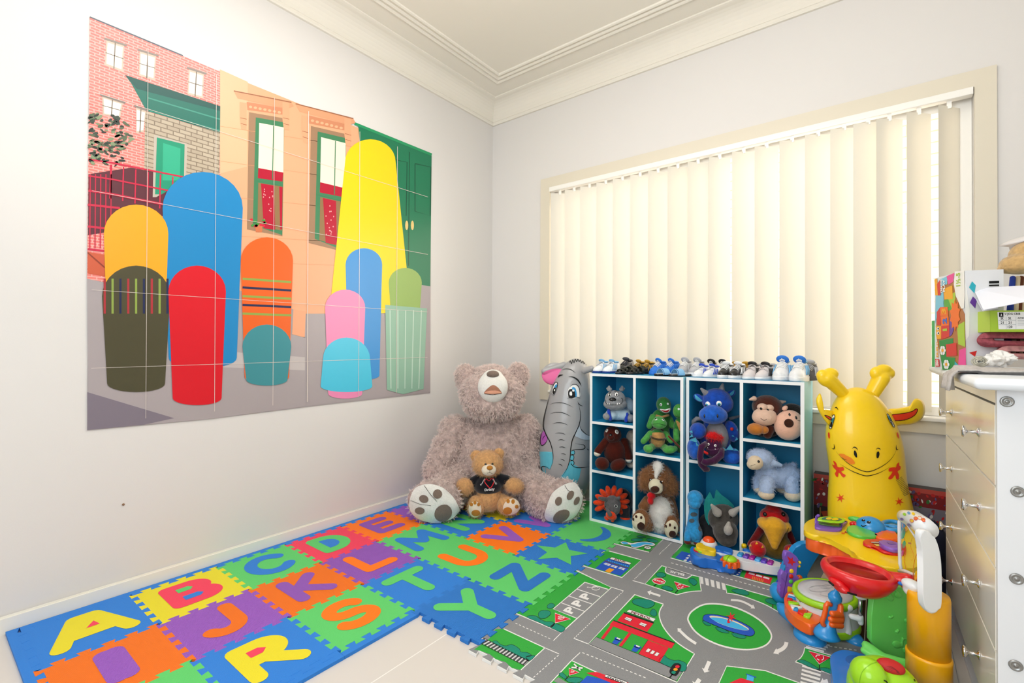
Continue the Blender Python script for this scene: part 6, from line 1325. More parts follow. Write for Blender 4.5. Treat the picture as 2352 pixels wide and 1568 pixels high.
slab(GC((255,1225),(300,1205),(360,1222),(385,1265),(540,1295),(535,1345),(400,1320),(330,1300),(262,1275)), .082, .055, pyel, 'slider', kg, .006)
b = B(); p = onz(1628, 1250, .05); b.lathe([(.040, MZ), (.042, .03), (.040, .055), (.032, .068), (0, .068)], (p.x, p.y, 0), n=28); b.build('speaker_housing', pwht, kg)
b = B(); b.ell((p.x, p.y, .068), (.028, .028, .022)); b.build('light_dome', plastic('dome_orange', '#f7551a', .15), kg)
b = B(); p = onz(1606, 1262, .062)
slab(GC((215,1300),(250,1280),(350,1330),(352,1352),(300,1350),(225,1322)), .064, .055, pred, 'button_rim', kg, .003); slab(GC((228,1292),(255,1280),(340,1328),(345,1345),(310,1340),(250,1312)), .069, .06, plim, 'button', kg, .003)
fl = onz(1677, 1287, .062); b = B(); pts = [(fl.x+(.036+.006*cos(9*a))*cos(a), fl.y+(.036+.006*cos(9*a))*sin(a)) for a in [2*pi*i/72 for i in range(72)]]; b.prism(pts, .04, .066, bevel=.004); b.build('flower_rim', porg, kg)
for s in (-1, 1): b = B(); b.ell((fl.x+.0*s, fl.y, .068), (.029, .029, .016)); bmesh.ops.bisect_plane(b.bm, geom=b.bm.verts[:]+b.bm.edges[:]+b.bm.faces[:], plane_co=(fl.x+.001*s, fl.y, 0), plane_no=(-s, .25*s, 0), clear_outer=True); b.build('drum_pad', plim, kg)
kc = ['#3aa0e0', '#6a3fb8', '#a8229a', '#4aa8e8', '#5a3fc0', '#a02aa0']
A_, Z_ = onz(1694, 1271, .066), onz(1777, 1293, .066); kd = (Z_-A_)
for i in range(6):
    c = A_+kd*((i+.5)/6); b = B(); ax = kd.normalized(); sd = V((-ax.y, ax.x, 0)); rot = Matrix((ax, sd, V((0, 0, 1)))).transposed(); l = kd.length/6
    b.rbox((-l*.46, -.021, -.012), (l*.46, .021, .006), .006, 0, rot, c); b.build('key', plastic('key_%d' % i, kc[i], .12), kg)
for (px, py), r, m_, nm in (((1717, 1264), .021, pdbl, 'tuner_lobe'), ((1709, 1257), .012, pyel, 'tuner_button')): p = onz(px, py, .06); b = B(); b.lathe([(r, .02 if nm == 'tuner_lobe' else .06), (r, .060 if nm == 'tuner_lobe' else .072), (r*.8, .066 if nm == 'tuner_lobe' else .077), (0, .067 if nm == 'tuner_lobe' else .078)], (p.x, p.y, 0)); b.build(nm, m_, kg)
p = onz(1797, 1294, .066); b = B(); b.ell(p, (.009, .006, .004)); b.build('red_button', pred, kg)

# ------------------------------------------------------------------ music station: small guitar, keyboard, drum, trumpet on a blue base
MC = lambda *p: [(1770+x/6.533, 1250+y/6.533) for x, y in p]
ms = thing('music_station_toy', 'blue based toy music station with purple guitar, drum, keyboard and trumpet', 'toy instrument', onz(1880, 1470, MZ))
def blob(name, prims, d, m, parent, vox=.004, label=None):
    T_ = Toy.__new__(Toy); T_.d = d; T_.root = parent; return T_.part(name, prims, m, parent, vox=vox)
base = blob('base', [('e', 1792, 1362, .18, 20, 22, .05), ('e', 1803, 1402, .08, 12, 11, .05), ('c', (1800, 1400, .09), (1850, 1440, .0), 14, 26), ('e', 1860, 1461, -.06, 33, 20, .055), ('e', 1956, 1466, -.06, 22, 18, .05), ('e', 1905, 1440, .02, 45, 18, .06)], 1.72, pblu, ms, .005)
gt = card(MC((215,150),(245,120),(310,125),(370,165),(410,215),(425,260),(400,310),(392,400),(385,480),(410,520),(480,540),(470,560),(395,575),(380,640),(395,700),(380,720),(250,720),(190,815),(150,770),(133,690),(158,610),(150,540),(155,430),(190,395),(225,420),(265,455),(272,380),(262,330),(228,285)), 1.84, .022, ppur, 'toy_guitar', ms, .006)
S_ = Skin(gt); P_ = Print(S_, base=.0008); s5 = [(245,170),(305,215),(330,190),(332,240),(380,265),(335,280),(325,325),(300,285),(255,285),(275,245)]; P_.poly(MC(*s5), pred, 0); P_.poly(MC((250,640),(262,625),(350,645),(355,720),(250,712)), pyel, 0); P_.line(MC((165,500),(215,560),(240,640)), 1.2, plastic('toy_purple_dark', '#6f48ae'), 0); P_.build('guitar_sticker', gt)
for x, y, m_ in ((313, 400, pyel), (307, 478, pred), (304, 557, pgrn)): q = MC((x, y))[0]; dot(S_, q[0], q[1], 5, 5, m_, 'guitar_button', gt, bulge=.5)
for x, y in ((435, 270), (425, 322)): q = MC((x, y))[0]; blob('tuning_peg', [('e', q[0], q[1], .01, 3.2, 3.4, .006)], 1.84, pyel, gt, 0)
blob('guitar_knob', [('e', 1836, 1326, .02, 6.5, 6, .01)], 1.84, porg, ms, 0)
dd = 1.735; dc = at(1894, 1357, dd); k = dd/FPX; dr = 64*k
tilt = R3(radians(0), radians(6), 0); tilt = Matrix.Rotation(radians(-5), 3, FH)
b = B(); b.lathe([(dr*.93, -.115), (dr*.97, -.09), (dr*.93, -.05), (dr*.95, -.012)], dc, tilt, n=40); dshell = b.build('drum_shell', pwht, ms)
b = B(); b.lathe([(dr*.93, -.022), (dr*1.0, -.02), (dr*1.03, -.012), (dr*1.0, 0), (dr*.9, .002), (dr*.86, -.004)], dc, tilt, n=40); b.build('drum_rim', plim, ms)
b = B(); b.lathe([(dr*.97, -.118), (dr*1.0, -.112), (dr*1.0, -.098), (dr*.97, -.092)], dc, tilt, n=40); b.build('lower_rim', plim, ms)
b = B(); b.lathe([(dr*.86, -.006), (dr*.82, .003), (dr*.6, .006), (0, .007)], dc, tilt, n=40); sk_ = b.build('drum_skin', plastic('drum_skin_grey', '#c6c8cc', .25), ms)
P_ = Print(Skin(sk_), base=.001)
for o in (oval(1880, 1352, 22, 7), oval(1903, 1363, 20, 6), oval(1898, 1347, 14, 4)): P_.line(o, 1.1, plastic('skin_ridge', '#b3b5ba'), 0, True, 3)
P_.build('moulded_swirls', sk_)
P_ = Print(Skin(dshell), base=.001); P_.poly(oval(1840.5, 1373.5, 1.7, 3.2, .2), BLACK, 0, 2); P_.line([(1836, 1379), (1839, 1382), (1842, 1380)], 1.1, BLACK, 0); P_.build('drum_face', dshell)
tray = slab(MC((255,715),(315,705),(400,735),(405,760),(330,790),(420,850),(560,985),(740,1045),(745,1150),(615,1215),(500,1160),(380,1090),(270,990),(215,890),(205,800)), .082, .045, porg, 'keyboard_tray', ms, .008)
ky = [((270,730),(420,765),(425,790),(262,750)), ((262,755),(425,795),(420,822),(250,780)), ((250,788),(330,800),(320,832),(246,820)), ((258,835),(430,865),(425,885),(275,885)), ((285,890),(470,925),(480,945),(335,955)), ((345,930),(420,935),(410,985),(340,965)), ((415,970),(560,975),(500,1050),(405,1005)), ((500,1020),(630,1022),(580,1095),(490,1060))]
for i, (q, c) in enumerate(zip(ky, (pwht, pblu, pred, plim, pwht, pblu, pred, plim))): slab(MC(*q), .089, .075, c, 'piano_key', ms, .003, 1, False)
# trumpet held by an orange hand
td = 1.60; b = B()
tp = [(1921.5, 1351, 4.5), (1921, 1357, 4.5), (1919.5, 1361, 9), (1918, 1369, 14), (1918, 1377, 13.5), (1917, 1384, 8.5), (1914, 1400, 9), (1909, 1420, 11), (1904, 1437, 14.5), (1901, 1446, 20), (1899, 1453, 26), (1898, 1457, 27.5), (1898, 1460, 26)]
ax = (at(1921.5, 1351, td)-at(1898, 1460, td)).normalized(); b.tube([at(x, y, td) for x, y, r in tp], [r*td/FPX for x, y, r in tp], n=24); tr_ = b.build('trumpet', pblu, ms)
b = B(); b.tube([at(x, y, td-.005) for x, y in MC((905,905),(860,880),(830,920),(820,1000),(800,1080),(775,1150),(785,1200),(810,1215))], 5.2*td/FPX, n=12); b.build('trumpet_handle', porg, tr_)
hand = blob('hand', [('e', 1925, 1418, -.01, 13, 20, .018), ('c', (1930, 1408, -.02), (1931, 1391, -.015), 6.5, 6)], td, porg, ms, .0025)
for y, x0 in ((1409, 1912), (1422, 1909), (1434, 1911)): blob('finger', [('c', (x0, y, -.028), (1930, y+1.5, -.02), 6.5, 7.5)], td, porg, hand, 0)
b = B(); pts = [(1950, 1395, 8), (1948, 1404, 5), (1947, 1418, 4.6), (1948, 1432, 6), (1949, 1446, 7), (1947, 1454, 7.5)]; b.tube([at(x, y, td+.04) for x, y, r in pts], [r*(td+.04)/FPX for x, y, r in pts], n=16); b.ell(at(1950, 1396, td+.04), 8.2*(td+.04)/FPX); b.build('white_lever', pwht, ms, vox=.002)

# ------------------------------------------------------------------ yellow activity table
AT = lambda *p: [(1840+x/6.271, 1150+y/6.272) for x, y in p]
tb_ = thing('activity_table', 'yellow topped toddler activity table with blue legs standing before the giraffe', 'activity table', onz(1960, 1340, MZ))
top = [(38,370),(80,300),(190,250),(340,236),(600,240),(780,262),(1100,285),(1420,300),(1640,330),(1800,420),(1850,560),(1840,760),(1760,900),(1600,965),(1420,972),(1220,945),(1000,880),(830,805),(740,715),(600,640),(480,575),(340,515),(180,490),(60,440)]
Zt = .30
tt = slab(AT(*top), Zt, Zt-.022, pyel, 'table_top', tb_, .006, 3)
sk = cr(AT(*top), 4); w = [onz(x, y, Zt) for x, y in sk]; cx = sum(p.x for p in w)/len(w); cy = sum(p.y for p in w)/len(w)
b = B(); b.prism([(cx+(p.x-cx)*.965, cy+(p.y-cy)*.965) for p in w], Zt-.07, Zt-.018, bevel=.006); b.build('skirt', porg, tb_)
card([(1835,1252),(1862,1247),(1897,1250),(1880,1275),(1863,1302),(1852,1325),(1847,1334),(1806,1334),(1800,1312),(1812,1284),(1824,1264)], 2.02, .03, pblu, 'leg', tb_, .006)
for px, py, dd_ in ((2105, 1290, 1.62), (2060, 1240, 1.95)): p = at(px, 1300, dd_); b = B(); b.tube([(p.x, p.y, Zt-.03), (p.x, p.y, .15), (p.x+.02, p.y, MZ+.002)], [.035, .03, .034], n=16); b.build('leg', pblu, tb_)
TS = Skin(tt)
P_ = Print(TS, base=.001); P_.poly(AT((575,455),(640,460),(625,480),(590,475)), porg, 0); P_.poly(AT((640,440),(765,485),(750,500),(622,452)), flat('brand_red', '#c0202a'), 1); P_.line(AT((650,450),(748,488)), .8, WHITE, 2); P_.build('brand_plate', tt)
def bookframe(pts, m, w, name, z0, z1, d=2): 
    q = [onz(x, y, z0) for x, y in cr(AT(*pts), 4)]; b = B(); b.tube([p for p in q], w, n=10, closed=True); return b.build(name, m, tb_)
bk = slab(AT((200,370),(215,310),(260,265),(560,290),(670,285),(600,350),(580,400),(500,412),(300,395)), Zt+.010, Zt-.002, ppur, 'book_tray', tb_, .005)
slab(AT((255,320),(330,270),(560,310),(565,350),(500,355)), Zt+.014, Zt+.009, plastic('page_green', '#5f8f3a', .4), 'book_page', bk, .002)
pg = slab(AT((250,250),(330,222),(600,245),(630,275),(560,305),(260,275)), Zt+.034, Zt+.028, plim, 'flip_page', bk, .003); P_ = Print(Skin(pg), base=.0012); P_.poly(AT((300,252),(345,235),(560,255),(590,272),(540,290),(300,268)), plastic('page_teal', '#1d6a66', .4), 0); P_.poly(oval(*AT((400,258))[0], 7, 2.6), pyel, 1); P_.poly(oval(*AT((490,268))[0], 8, 2.6), pyel, 1); P_.build('page_print', pg)
b = B(); b.tube([onz(x, y, z) for (x, y), z in zip(AT((215,330),(225,225),(250,210)), (Zt, Zt+.02, Zt+.036))], .0055, n=10); b.build('hinge_post', ppur, bk); b = B(); b.tube([onz(x, y, z) for (x, y), z in zip(AT((570,390),(575,300),(590,290)), (Zt, Zt+.02, Zt+.03))], .0055, n=10); b.build('hinge_post', ppur, bk)
slab(AT((655,410),(700,360),(800,345),(900,390),(1080,455),(1080,510),(960,515),(760,480)), Zt+.012, Zt-.002, pgrn, 'leaf_ring', tb_, .006); slab(AT((1075,455),(1180,440),(1300,400),(1390,500),(1380,545),(1250,550),(1080,512)), Zt+.012, Zt-.002, porg, 'orange_ring', tb_, .006)
for x, y in ((742, 335), (772, 312), (790, 345)): p = onz(*AT((x, y))[0], Zt+.008); b = B(); b.ell(p, .0105); b.build('red_flower', pred, tb_, vox=0)
p = onz(*AT((800, 270))[0], Zt+.02); b = B(); b.ell(p, (.03, .012, .012)); b.ell(p+V((.02, .01, .0)), (.025, .012, .01)); b.build('green_leaf', pgrn, tb_, vox=.003)
p = onz(*AT((1000, 405))[0], Zt); b = B(); r = .050; b.lathe([(r, -.002)]+[(r*cos(a*pi/20), .002+r*.92*sin(a*pi/20)) for a in range(10)]+[(0, .002+r*.92)], p, n=36); dm = b.build('blue_dome', pblu, tb_)
P_ = Print(Skin(dm), lay=.0004, base=.0008)
for x, y, rx, ry in ((898, 280, 4.2, 2.6), (975, 308, 4.6, 3.2)): q = AT((x, y))[0]; P_.poly(oval(*q, rx, ry, .1), BLACK, 0, 2); P_.poly(oval(q[0]+1, q[1]-1, 1, .8), WHITE, 1)
P_.line(cr(AT((868,345),(880,362),(905,365),(940,350)), 4, False), 2.2, BLACK, 0, step=2); P_.line(cr(AT((900,320),(915,312),(925,325)), 4, False), .9, pnavy, 0, step=2); P_.build('dome_face', dm)
b = B(); q = [onz(x, y, Zt+.012) for x, y in oval(*AT((1320, 362))[0], 25, 10, .1, 28)]; b.tube(q, .009, n=10, closed=True); whl = b.build('steering_wheel', pblu, tb_); b = B(); b.ell(onz(*AT((1330, 365))[0], Zt+.012), (.02, .02, .008)); b.tube([onz(*AT((1190, 355))[0], Zt+.012), onz(*AT((1450, 370))[0], Zt+.012)], .007); b.build('wheel_hub', pblu, whl, vox=.003)
tr2 = slab(AT((890,600),(930,555),(1060,545),(1400,590),(1500,650),(1480,745),(1400,752),(1200,730),(1060,660),(960,640)), Zt+.010, Zt-.002, pred, 'puzzle_tray', tb_, .006)
P_ = Print(Skin(tr2), base=.001); P_.poly(AT((1000,595),(1140,585),(1380,640),(1400,690),(1200,680),(1080,640)), plastic('tray_dark', '#6a1a22', .5), 0); P_.poly(AT((1040,625),(1140,630),(1190,660),(1090,655)), plastic('sticker_yellow', '#ecd06a'), 1); P_.line(AT((1010,598),(1140,600)), 1.4, WHITE, 1); P_.build('tray_recess', tr2)
dr2 = slab(AT((1145,560),(1330,575),(1410,610),(1400,690),(1230,660),(1130,590)), Zt+.026, Zt+.009, ppur, 'sliding_door', tr2, .006); P_ = Print(Skin(dr2), base=.001); P_.poly(AT((1230,590),(1320,590),(1370,625),(1270,625)), plastic('toy_purple_dark', '#6f48ae'), 0); P_.build('door_recess', dr2)

# ------------------------------------------------------------------ basketball and goal toy
BC = lambda *p: [(1880+x/6.19, 1330+y/6.19) for x, y in p]
bb = thing('basketball_toy', 'toddler basketball toy with red hoop, white framed clear backboard and yellow post', 'toy basketball hoop', at(2132, 1640, 1.36)*1.0)
bb.location.z = MZ
pd = 1.36; c0 = at(2133, 1450, pd); pr_ = 39*pd/FPX
zj = at(2133, 1500, pd).z; ztp = at(2133, 1362, pd).z
b = B(); b.lathe([(pr_*1.07, MZ+.001), (pr_*1.07, zj-.012), (pr_*1.09, zj-.006), (pr_*1.07, zj), (pr_*1.0, zj+.002)], (c0.x, c0.y, 0), n=36); b.build('lower_post', pgold, bb)
b = B(); b.lathe([(pr_, zj), (pr_, ztp-.01), (pr_*.95, ztp), (0, ztp)], (c0.x, c0.y, 0), n=36); b.build('upper_post', pgold, bb)
# white frame: fat near leg, roller on top, thin far rail, clear board between
fr = card([(2113,1226),(2124,1219),(2138,1222),(2150,1240),(2159,1270),(2162.5,1310),(2163,1372),(2160,1396),(2151,1408),(2137,1409),(2126,1397),(2121,1372),(2121,1312),(2119,1264)], pd-.06, .02, pwht, 'near_frame', bb, .006, 3)
rl = [at(2078, 1186, pd+.17), at(2100, 1193, pd+.10), at(2120, 1207, pd+.03), at(2131, 1216, pd-.01)]
b = B(); b.tube([rl[0], lerp3 := rl[0].lerp(rl[1], .5), rl[1], rl[2], rl[3]], [15*(pd+.17)/FPX, 18*(pd+.1)/FPX, 20*(pd+.08)/FPX, 21*(pd+.03)/FPX, 20*pd/FPX], n=28)
ro = b.build('roller', pwht, bb); P_ = Print(Skin(ro), lay=.0004, base=.001)
for i, (x, y) in enumerate(((2072, 1192), (2078, 1181), (2088, 1178), (2098, 1180))): P_.poly(oval(x, y, 4, 3, .5), (ppur, plim, pblu, pyel)[i], 0, 2)
for i, (x, y) in enumerate(((2088, 1206), (2095, 1196), (2104, 1191), (2113, 1190), (2121, 1194))): P_.poly(oval(x, y, 3.6, 3, .6), (ppur, pyel, porg, pwht, porg)[i], 0, 2); P_.line(oval(x, y, 4.4, 3.6, .6, 12), 1.1, (ppur, porg, pred, porg, pred)[i], 1, True, 2)
P_.build('roller_print', ro)
b = B(); b.tube([at(2079, 1185, pd+.18), at(2070, 1188, pd+.19), at(2065.5, 1198, pd+.19), at(2066, 1250, pd+.19), at(2067, 1295, pd+.19), at(2071, 1310, pd+.18)], 3.4*(pd+.19)/FPX, n=10); b.build('far_rail', pwht, bb)
b = B(); b.tube([at(2075, 1190, pd+.16), at(2092, 1218, pd+.08), at(2110, 1245, pd+.0)], 2.4*(pd+.1)/FPX, n=8); b.tube([at(2110, 1245, pd), at(2119, 1290, pd-.03), at(2121, 1350, pd-.04)], 2.4*pd/FPX, n=8); b.build('board_edge', pwht, bb, vox=.0022)
cl = bpy.data.materials.new('clear_board'); cl.use_nodes = True; nt = cl.node_tree; nt.nodes.clear(); o_ = nt.nodes.new('ShaderNodeOutputMaterial'); mx = nt.nodes.new('ShaderNodeMixShader'); tr = nt.nodes.new('ShaderNodeBsdfTransparent'); gs = nt.nodes.new('ShaderNodeBsdfGlossy'); gs.inputs['Roughness'].default_value = .05; tr.inputs['Color'].default_value = (.93, .96, .97, 1)
mx.inputs[0].default_value = .07; nt.links.new(tr.outputs[0], mx.inputs[1]); nt.links.new(gs.outputs[0], mx.inputs[2]); nt.links.new(mx.outputs[0], o_.inputs[0])
def bd3(u, v):       # board: u from far rail to near leg, v down
    far = at(2068, 1192+118*v, pd+.19); near = at(2122, 1238+125*v, pd-.03); return far.lerp(near, u)
b = B(); b.add([bd3(0, 0), bd3(1, 0), bd3(1, 1), bd3(0, 1)], [(0, 1, 2, 3)], 0, False); bo = b.build('backboard', cl, bb)
nrm = (bd3(1, 0)-bd3(0, 0)).cross(bd3(0, 1)-bd3(0, 0)).normalized(); SB = Plane_(bd3(.5, .5), nrm if nrm.dot(CAM-bd3(.5, .5)) > 0 else -nrm); P_ = Print(SB, lay=.0004, base=.001)
def bp2(u, v): q = bd3(u, v)-CAM; return (1176+FPX*q.dot(RT)/q.dot(FW), 784-FPX*q.dot(UP)/q.dot(FW))
tint = lambda n, c: plastic('board_'+n, c, .2)
for pts, w_, m_ in (([(.12, .05), (.2, .3), (.28, .5), (.22, .75), (.4, .98)], 1.6, tint('red', '#d8452a')), ([(.95, .02), (.8, .3), (.68, .5), (.6, .75), (.62, .98)], 1.8, tint('rust', '#c2431f')), ([(.85, .1), (.9, .4), (.8, .62), (.9, .9)], 2.4, tint('blue', '#5a8f9f')), ([(.55, .15), (.5, .35), (.62, .45), (.52, .6)], 1.3, tint('orange', '#f0a02a'))): P_.line(cr([bp2(*p) for p in pts], 6, False), w_, m_, 0)
for u, v, rx, ry, m_ in ((.16, .22, 5, 14, tint('teal', '#2f9f8a')), (.2, .42, 4, 9, tint('teal', '#2f9f8a')), (.75, .2, 3, 10, tint('yellow', '#f0c020')), (.45, .3, 4, 2, tint('pink', '#d0305a')), (.9, .55, 4, 16, tint('yellow', '#f0c020')), (.3, .08, 4, 6, tint('orange', '#f0a02a')), (.72, .8, 4, 12, tint('yellow', '#f0c020')), (.12, .62, 3, 8, tint('magenta', '#b83a9a')), (.92, .9, 3, 10, tint('blue', '#5a8f9f'))): P_.poly(oval(*bp2(u, v), rx, ry, .2, 14), m_, 1)
P_.build('backboard_print', bo)
b = B(); b.tube([at(2066, 1311, pd+.17), at(2080, 1312, pd+.13), at(2095, 1318, pd+.08), at(2107, 1320, pd+.04)], [4*1.5/FPX, 4.5*1.5/FPX, 3.5*1.45/FPX, 3*1.4/FPX], n=10); b.build('far_bracket', pwht, bb)
blob('clip', [('e', 2094, 1343, .03, 16, 12, .03), ('e', 2092, 1356, .03, 12, 14, .025), ('c', (2102, 1365, .02), (2116, 1385, -.02), 5, 3)], pd, pwht, bb, .004); blob('blue_tab', [('c', (2067, 1339, .06), (2077, 1342, .05), 4, 4)], pd, pdbl, bb, 0)
# hoop
hd_ = 1.50; hc = at(1971, 1311, hd_); hk = hd_/FPX; tl_ = Matrix.Rotation(radians(6), 3, FH); X_ = tl_ @ RT; Y_ = FH; Zu = X_.cross(Y_); hm = Matrix((X_, Y_, Zu)).transposed(); R0 = 67*hk
b = B(); b.lathe([(R0*.86, -.004), (R0*.90, .008), (R0*.98, .012), (R0*1.08, .006), (R0*1.12, -.006), (R0*1.09, -.016), (R0*1.02, -.026), (R0*.92, -.040), (R0*.72, -.056), (R0*.45, -.064), (R0*.45, -.046), (R0*.72, -.044), (R0*.80, -.036), (R0*.84, -.015), (R0*.86, -.004)], hc, hm, n=48, sy=.92); b.bm.faces.ensure_lookup_table(); b.build('hoop', pred, bb)
b = B(); b.lathe([(R0*.5, -.0455), (0, -.0455)], hc, hm, n=32, sy=.92); b.build('hoop_floor', pred, bb)
blob('hoop_lug', [('e', 1921, 1336, -.03, 13, 10, .03), ('e', 1932, 1349, -.04, 14, 10, .03)], hd_, pred, bb, .004)
blob('hoop_arm', [('c', (2040, 1322, .0), (2085, 1330, -.06), 11, 13), ('e', 2072, 1328, -.04, 24, 9, .03)], hd_, pred, bb, .004)
blob('counter_window', [('c', (1948, 1361, -.075), (1966, 1366, -.078), 2.2, 2.2)], hd_, BLACK, bb, 0); blob('counter_window', [('c', (1905, 1336, -.04), (1913, 1343, -.06), 2.4, 2.4)], hd_, BLACK, bb, 0)
b = B(); b.tube([at(1976, 1370, hd_+.06), at(1976, 1416, hd_+.06)], 4*1.56/FPX, n=12); b.build('steel_rod', mat('steel', '#b4b6ba', .25, metal=1), bb); blob('rod_collar', [('e', 1978, 1371, .06, 12, 4, .015)], hd_, pwht, bb, 0)
blob('rod_clamp', [('c', (1956, 1415, .07), (1974, 1420, .06), 6.5, 7), ('c', (1977, 1416, .06), (1977, 1430, .06), 6, 6)], hd_, pwht, bb, .003)
# green panel with raised music notes
gp_ = card(BC((770,262),(905,195),(915,165),(990,150),(1090,96),(1185,108),(1225,185),(1330,290),(1345,1200),(1240,1200),(1000,1110),(850,1020),(745,870),(755,600)), 1.50, .02, plastic('panel_green', '#74e468'), 'music_panel', bb, .004, 1, False)
SG = Skin(gp_)
blob('panel_foot', [('c', (1990, 1482, .01), (2030, 1512, -.04), 10, 12), ('c', (2030, 1512, -.04), (2090, 1530, -.06), 12, 14), ('c', (1983, 1493, .0), (2010, 1512, -.03), 7, 9)], 1.47, plastic('panel_green', '#74e468'), bb, .005)
def note(pts, heads, nm='raised_note'):
    pp = [at(x, y, dep(SG(x, y)[0])) for x, y in BC(*pts)]; b = B()
    if len(pp) > 1: b.tube(pp, .0045, n=8)
    for x, y, r in heads: p, n = SG(*BC((x, y))[0]); b.ell(p, (r*1.5/FPX, .005, r*.8*1.5/FPX), CAMF @ Matrix.Rotation(radians(25), 3, 'Y'))
    b.build(nm, plastic('panel_green', '#74e468'), gp_, vox=.0025)
note([(1045,270),(985,160),(1080,140),(1170,240)], [(1020,265,9), (1130,225,9)]); note([(1060,525),(1040,520)], [(1020,538,4.5)]); note([(1140,710),(1120,735)], [(1110,745,4.5)]); note([(1180,960),(1195,830),(1290,870),(1300,1040)], [(1110,925,11), (1250,1010,10)]); note([(1310,480),(1300,560)], [(1260,590,8)])
# blue base and lime dome
slab(BC((165,1140),(200,1060),(290,1015),(380,1005),(520,1030),(700,1090),(1000,1230),(1500,1400),(1800,1600),(1900,2100),(300,2100),(230,1600),(200,1400)), .055, MZ+.001, plastic('toy_base_blue', '#1f7ad6'), 'foot_base', bb, .014)
slab(BC((385,1120),(440,1080),(560,1080),(700,1120),(640,1200),(480,1210),(400,1180)), .0565, .05, plastic('toy_base_dark', '#1a66b8'), 'base_recess', bb, .003)
ld = 1.30; lt = thing('lime_dome_toy', 'lime green dome shaped toy with a red button on the blue base', 'toy', at(2030, 1600, ld)); lt.location.z = .056
ldm = blob('dome', [('e', 2032, 1590, .0, 74, 74, .085), ('e', 1995, 1552, -.03, 36, 40, .045)], ld, plim, lt, .005)
SL = Skin(ldm); rb = dot(SL, 2046, 1530, 28, 19, plastic('button_red', '#b80f14', .15), 'red_button', lt, bulge=.45, rot=-.3)
T_ = Toy.__new__(Toy); T_.d = ld; T_.root = lt
P_ = Print(SL, base=.001); P_.line(cr(BC((850,1170),(720,1220),(620,1320),(580,1473)), 5, False), 1.2, plastic('toy_lime_dark', '#7fb818'), 0, step=3); P_.line(cr(BC((925,1435),(960,1450),(975,1475)), 4, False), 2.5, BLACK, 0, step=2); P_.line(BC((1355,1420),(1370,1450)), 2.2, BLACK, 0, step=2); P_.build('dome_seams', ldm)
P_ = Print(Skin(rb), base=.0008)
for i in range(4): P_.line(cr(BC((950+25*i,1255+18*i),(1010+20*i,1235+14*i),(1080+14*i,1270+10*i),(1120+10*i,1330+4*i)), 4, False), 1, plastic('button_groove', '#8a0a10'), 0, step=3)
P_.build('button_grooves', rb)
# ================================================================== THINGS ON THE CHEST OF DRAWERS
ZD = .9455
def boxface(c, u, v, w, h):      # maps (0..1, 0..1 from bottom) to a rectangle
    return lambda a, b_: c+u*(a*w)+v*(b_*h)
class Rect:
    """printing on a flat rectangle by its own coordinates"""
    def __init__(s, o, u, v, n): s.o, s.u, s.v, s.n = V(o), V(u), V(v), V(n)
    def __call__(s, a, b): return s.o+s.u*a+s.v*b, s.n
def carton(name, label, cat, A, Bc, Cc, z0, z1, m):
    """upright box given three plan corners A-Bc (left face) and Bc-Cc (right face)"""
    A, Bc, Cc = V((A.x, A.y, 0)), V((Bc.x, Bc.y, 0)), V((Cc.x, Cc.y, 0)); D_ = A+Cc-Bc; t = thing(name, label, cat, ((A.x+Cc.x)/2, (A.y+Cc.y)/2, z0))
    b = B(); up = lambda p, z: V((p.x, p.y, z)); vs = [up(p, z) for z in (z0, z1) for p in (A, Bc, Cc, D_)]
    b.add(vs, [(0, 1, 5, 4), (1, 2, 6, 5), (2, 3, 7, 6), (3, 0, 4, 7), (0, 3, 2, 1), (4, 5, 6, 7)], 0, False); bx_ = b.build('carton', m, t)
    L_ = Rect(up(A, z0), Bc-A, V((0, 0, z1-z0)), ((Bc-A).cross(V((0, 0, 1)))).normalized()); R_ = Rect(up(Bc, z0), Cc-Bc, V((0, 0, z1-z0)), ((Cc-Bc).cross(V((0, 0, 1)))).normalized())
    return t, bx_, L_, R_
cdm = lambda n, c: mat('carton_'+n, c, rough=.4, spec=.4)
A_, B_, = at(2147, 760, 1.60), at(2217, 760, 1.44); dl = V((B_.x-A_.x, B_.y-A_.y, 0)); pe = V((dl.y, -dl.x, 0)).normalized(); pe = -pe if pe.x < 0 else pe; C_ = B_+pe*.092
z1 = at(2217, 621, 1.44).z
t, bx_, L_, R_ = carton('building_brick_box', 'colourful building brick carton standing on the far end of the drawers', 'toy box', A_, B_, C_, ZD, z1, cdm('white', '#dfe0e2'))
P_ = Print(L_, lay=.0003, base=.0004)
def rp(x0, y0, x1, y1, m, l=1): P_.poly([(x0, y0), (x1, y0), (x1, y1), (x0, y1)], m, l)
def K8(*p): return [((x-112)/(420-112), 1-(y-(488-(x-112)*.21))/(1290-488+(x-112)*.19)) for x, y in p]       # readings from an enlarged crop
cs = {k: cdm(k, v) for k, v in dict(sky='#7cc4dc', grass='#58a83c', brown='#b0703a', red='#d42a24', yellow='#f0a818', orange='#f0701a', blue='#2a6ac8', purple='#6a3f9a', pink='#e84a96', lime='#a8c83a', dgreen='#1f8a3a', cream='#f2f0ea', teal='#2aa8b8').items()}
P_.poly(K8((135,620),(230,520),(300,480),(320,520),(330,640),(400,760),(420,800),(430,1240),(200,1290),(130,1000)), cs['brown'], 1)
P_.poly(K8((128,640),(210,600),(220,740),(150,800),(120,900)), cs['sky'], 2); P_.poly(K8((170,500),(250,470),(250,540),(180,560)), cs['sky'], 2); P_.poly(K8((245,470),(325,440),(310,520),(265,545)), cs['pink'], 3)
P_.poly(K8((205,690),(300,640),(310,780),(215,760)), cs['grass'], 2); P_.poly(K8((250,640),(330,610),(340,720),(300,760)), cs['lime'], 3)
P_.poly(K8((215,580),(305,550),(310,670),(225,675)), cs['yellow'], 4)
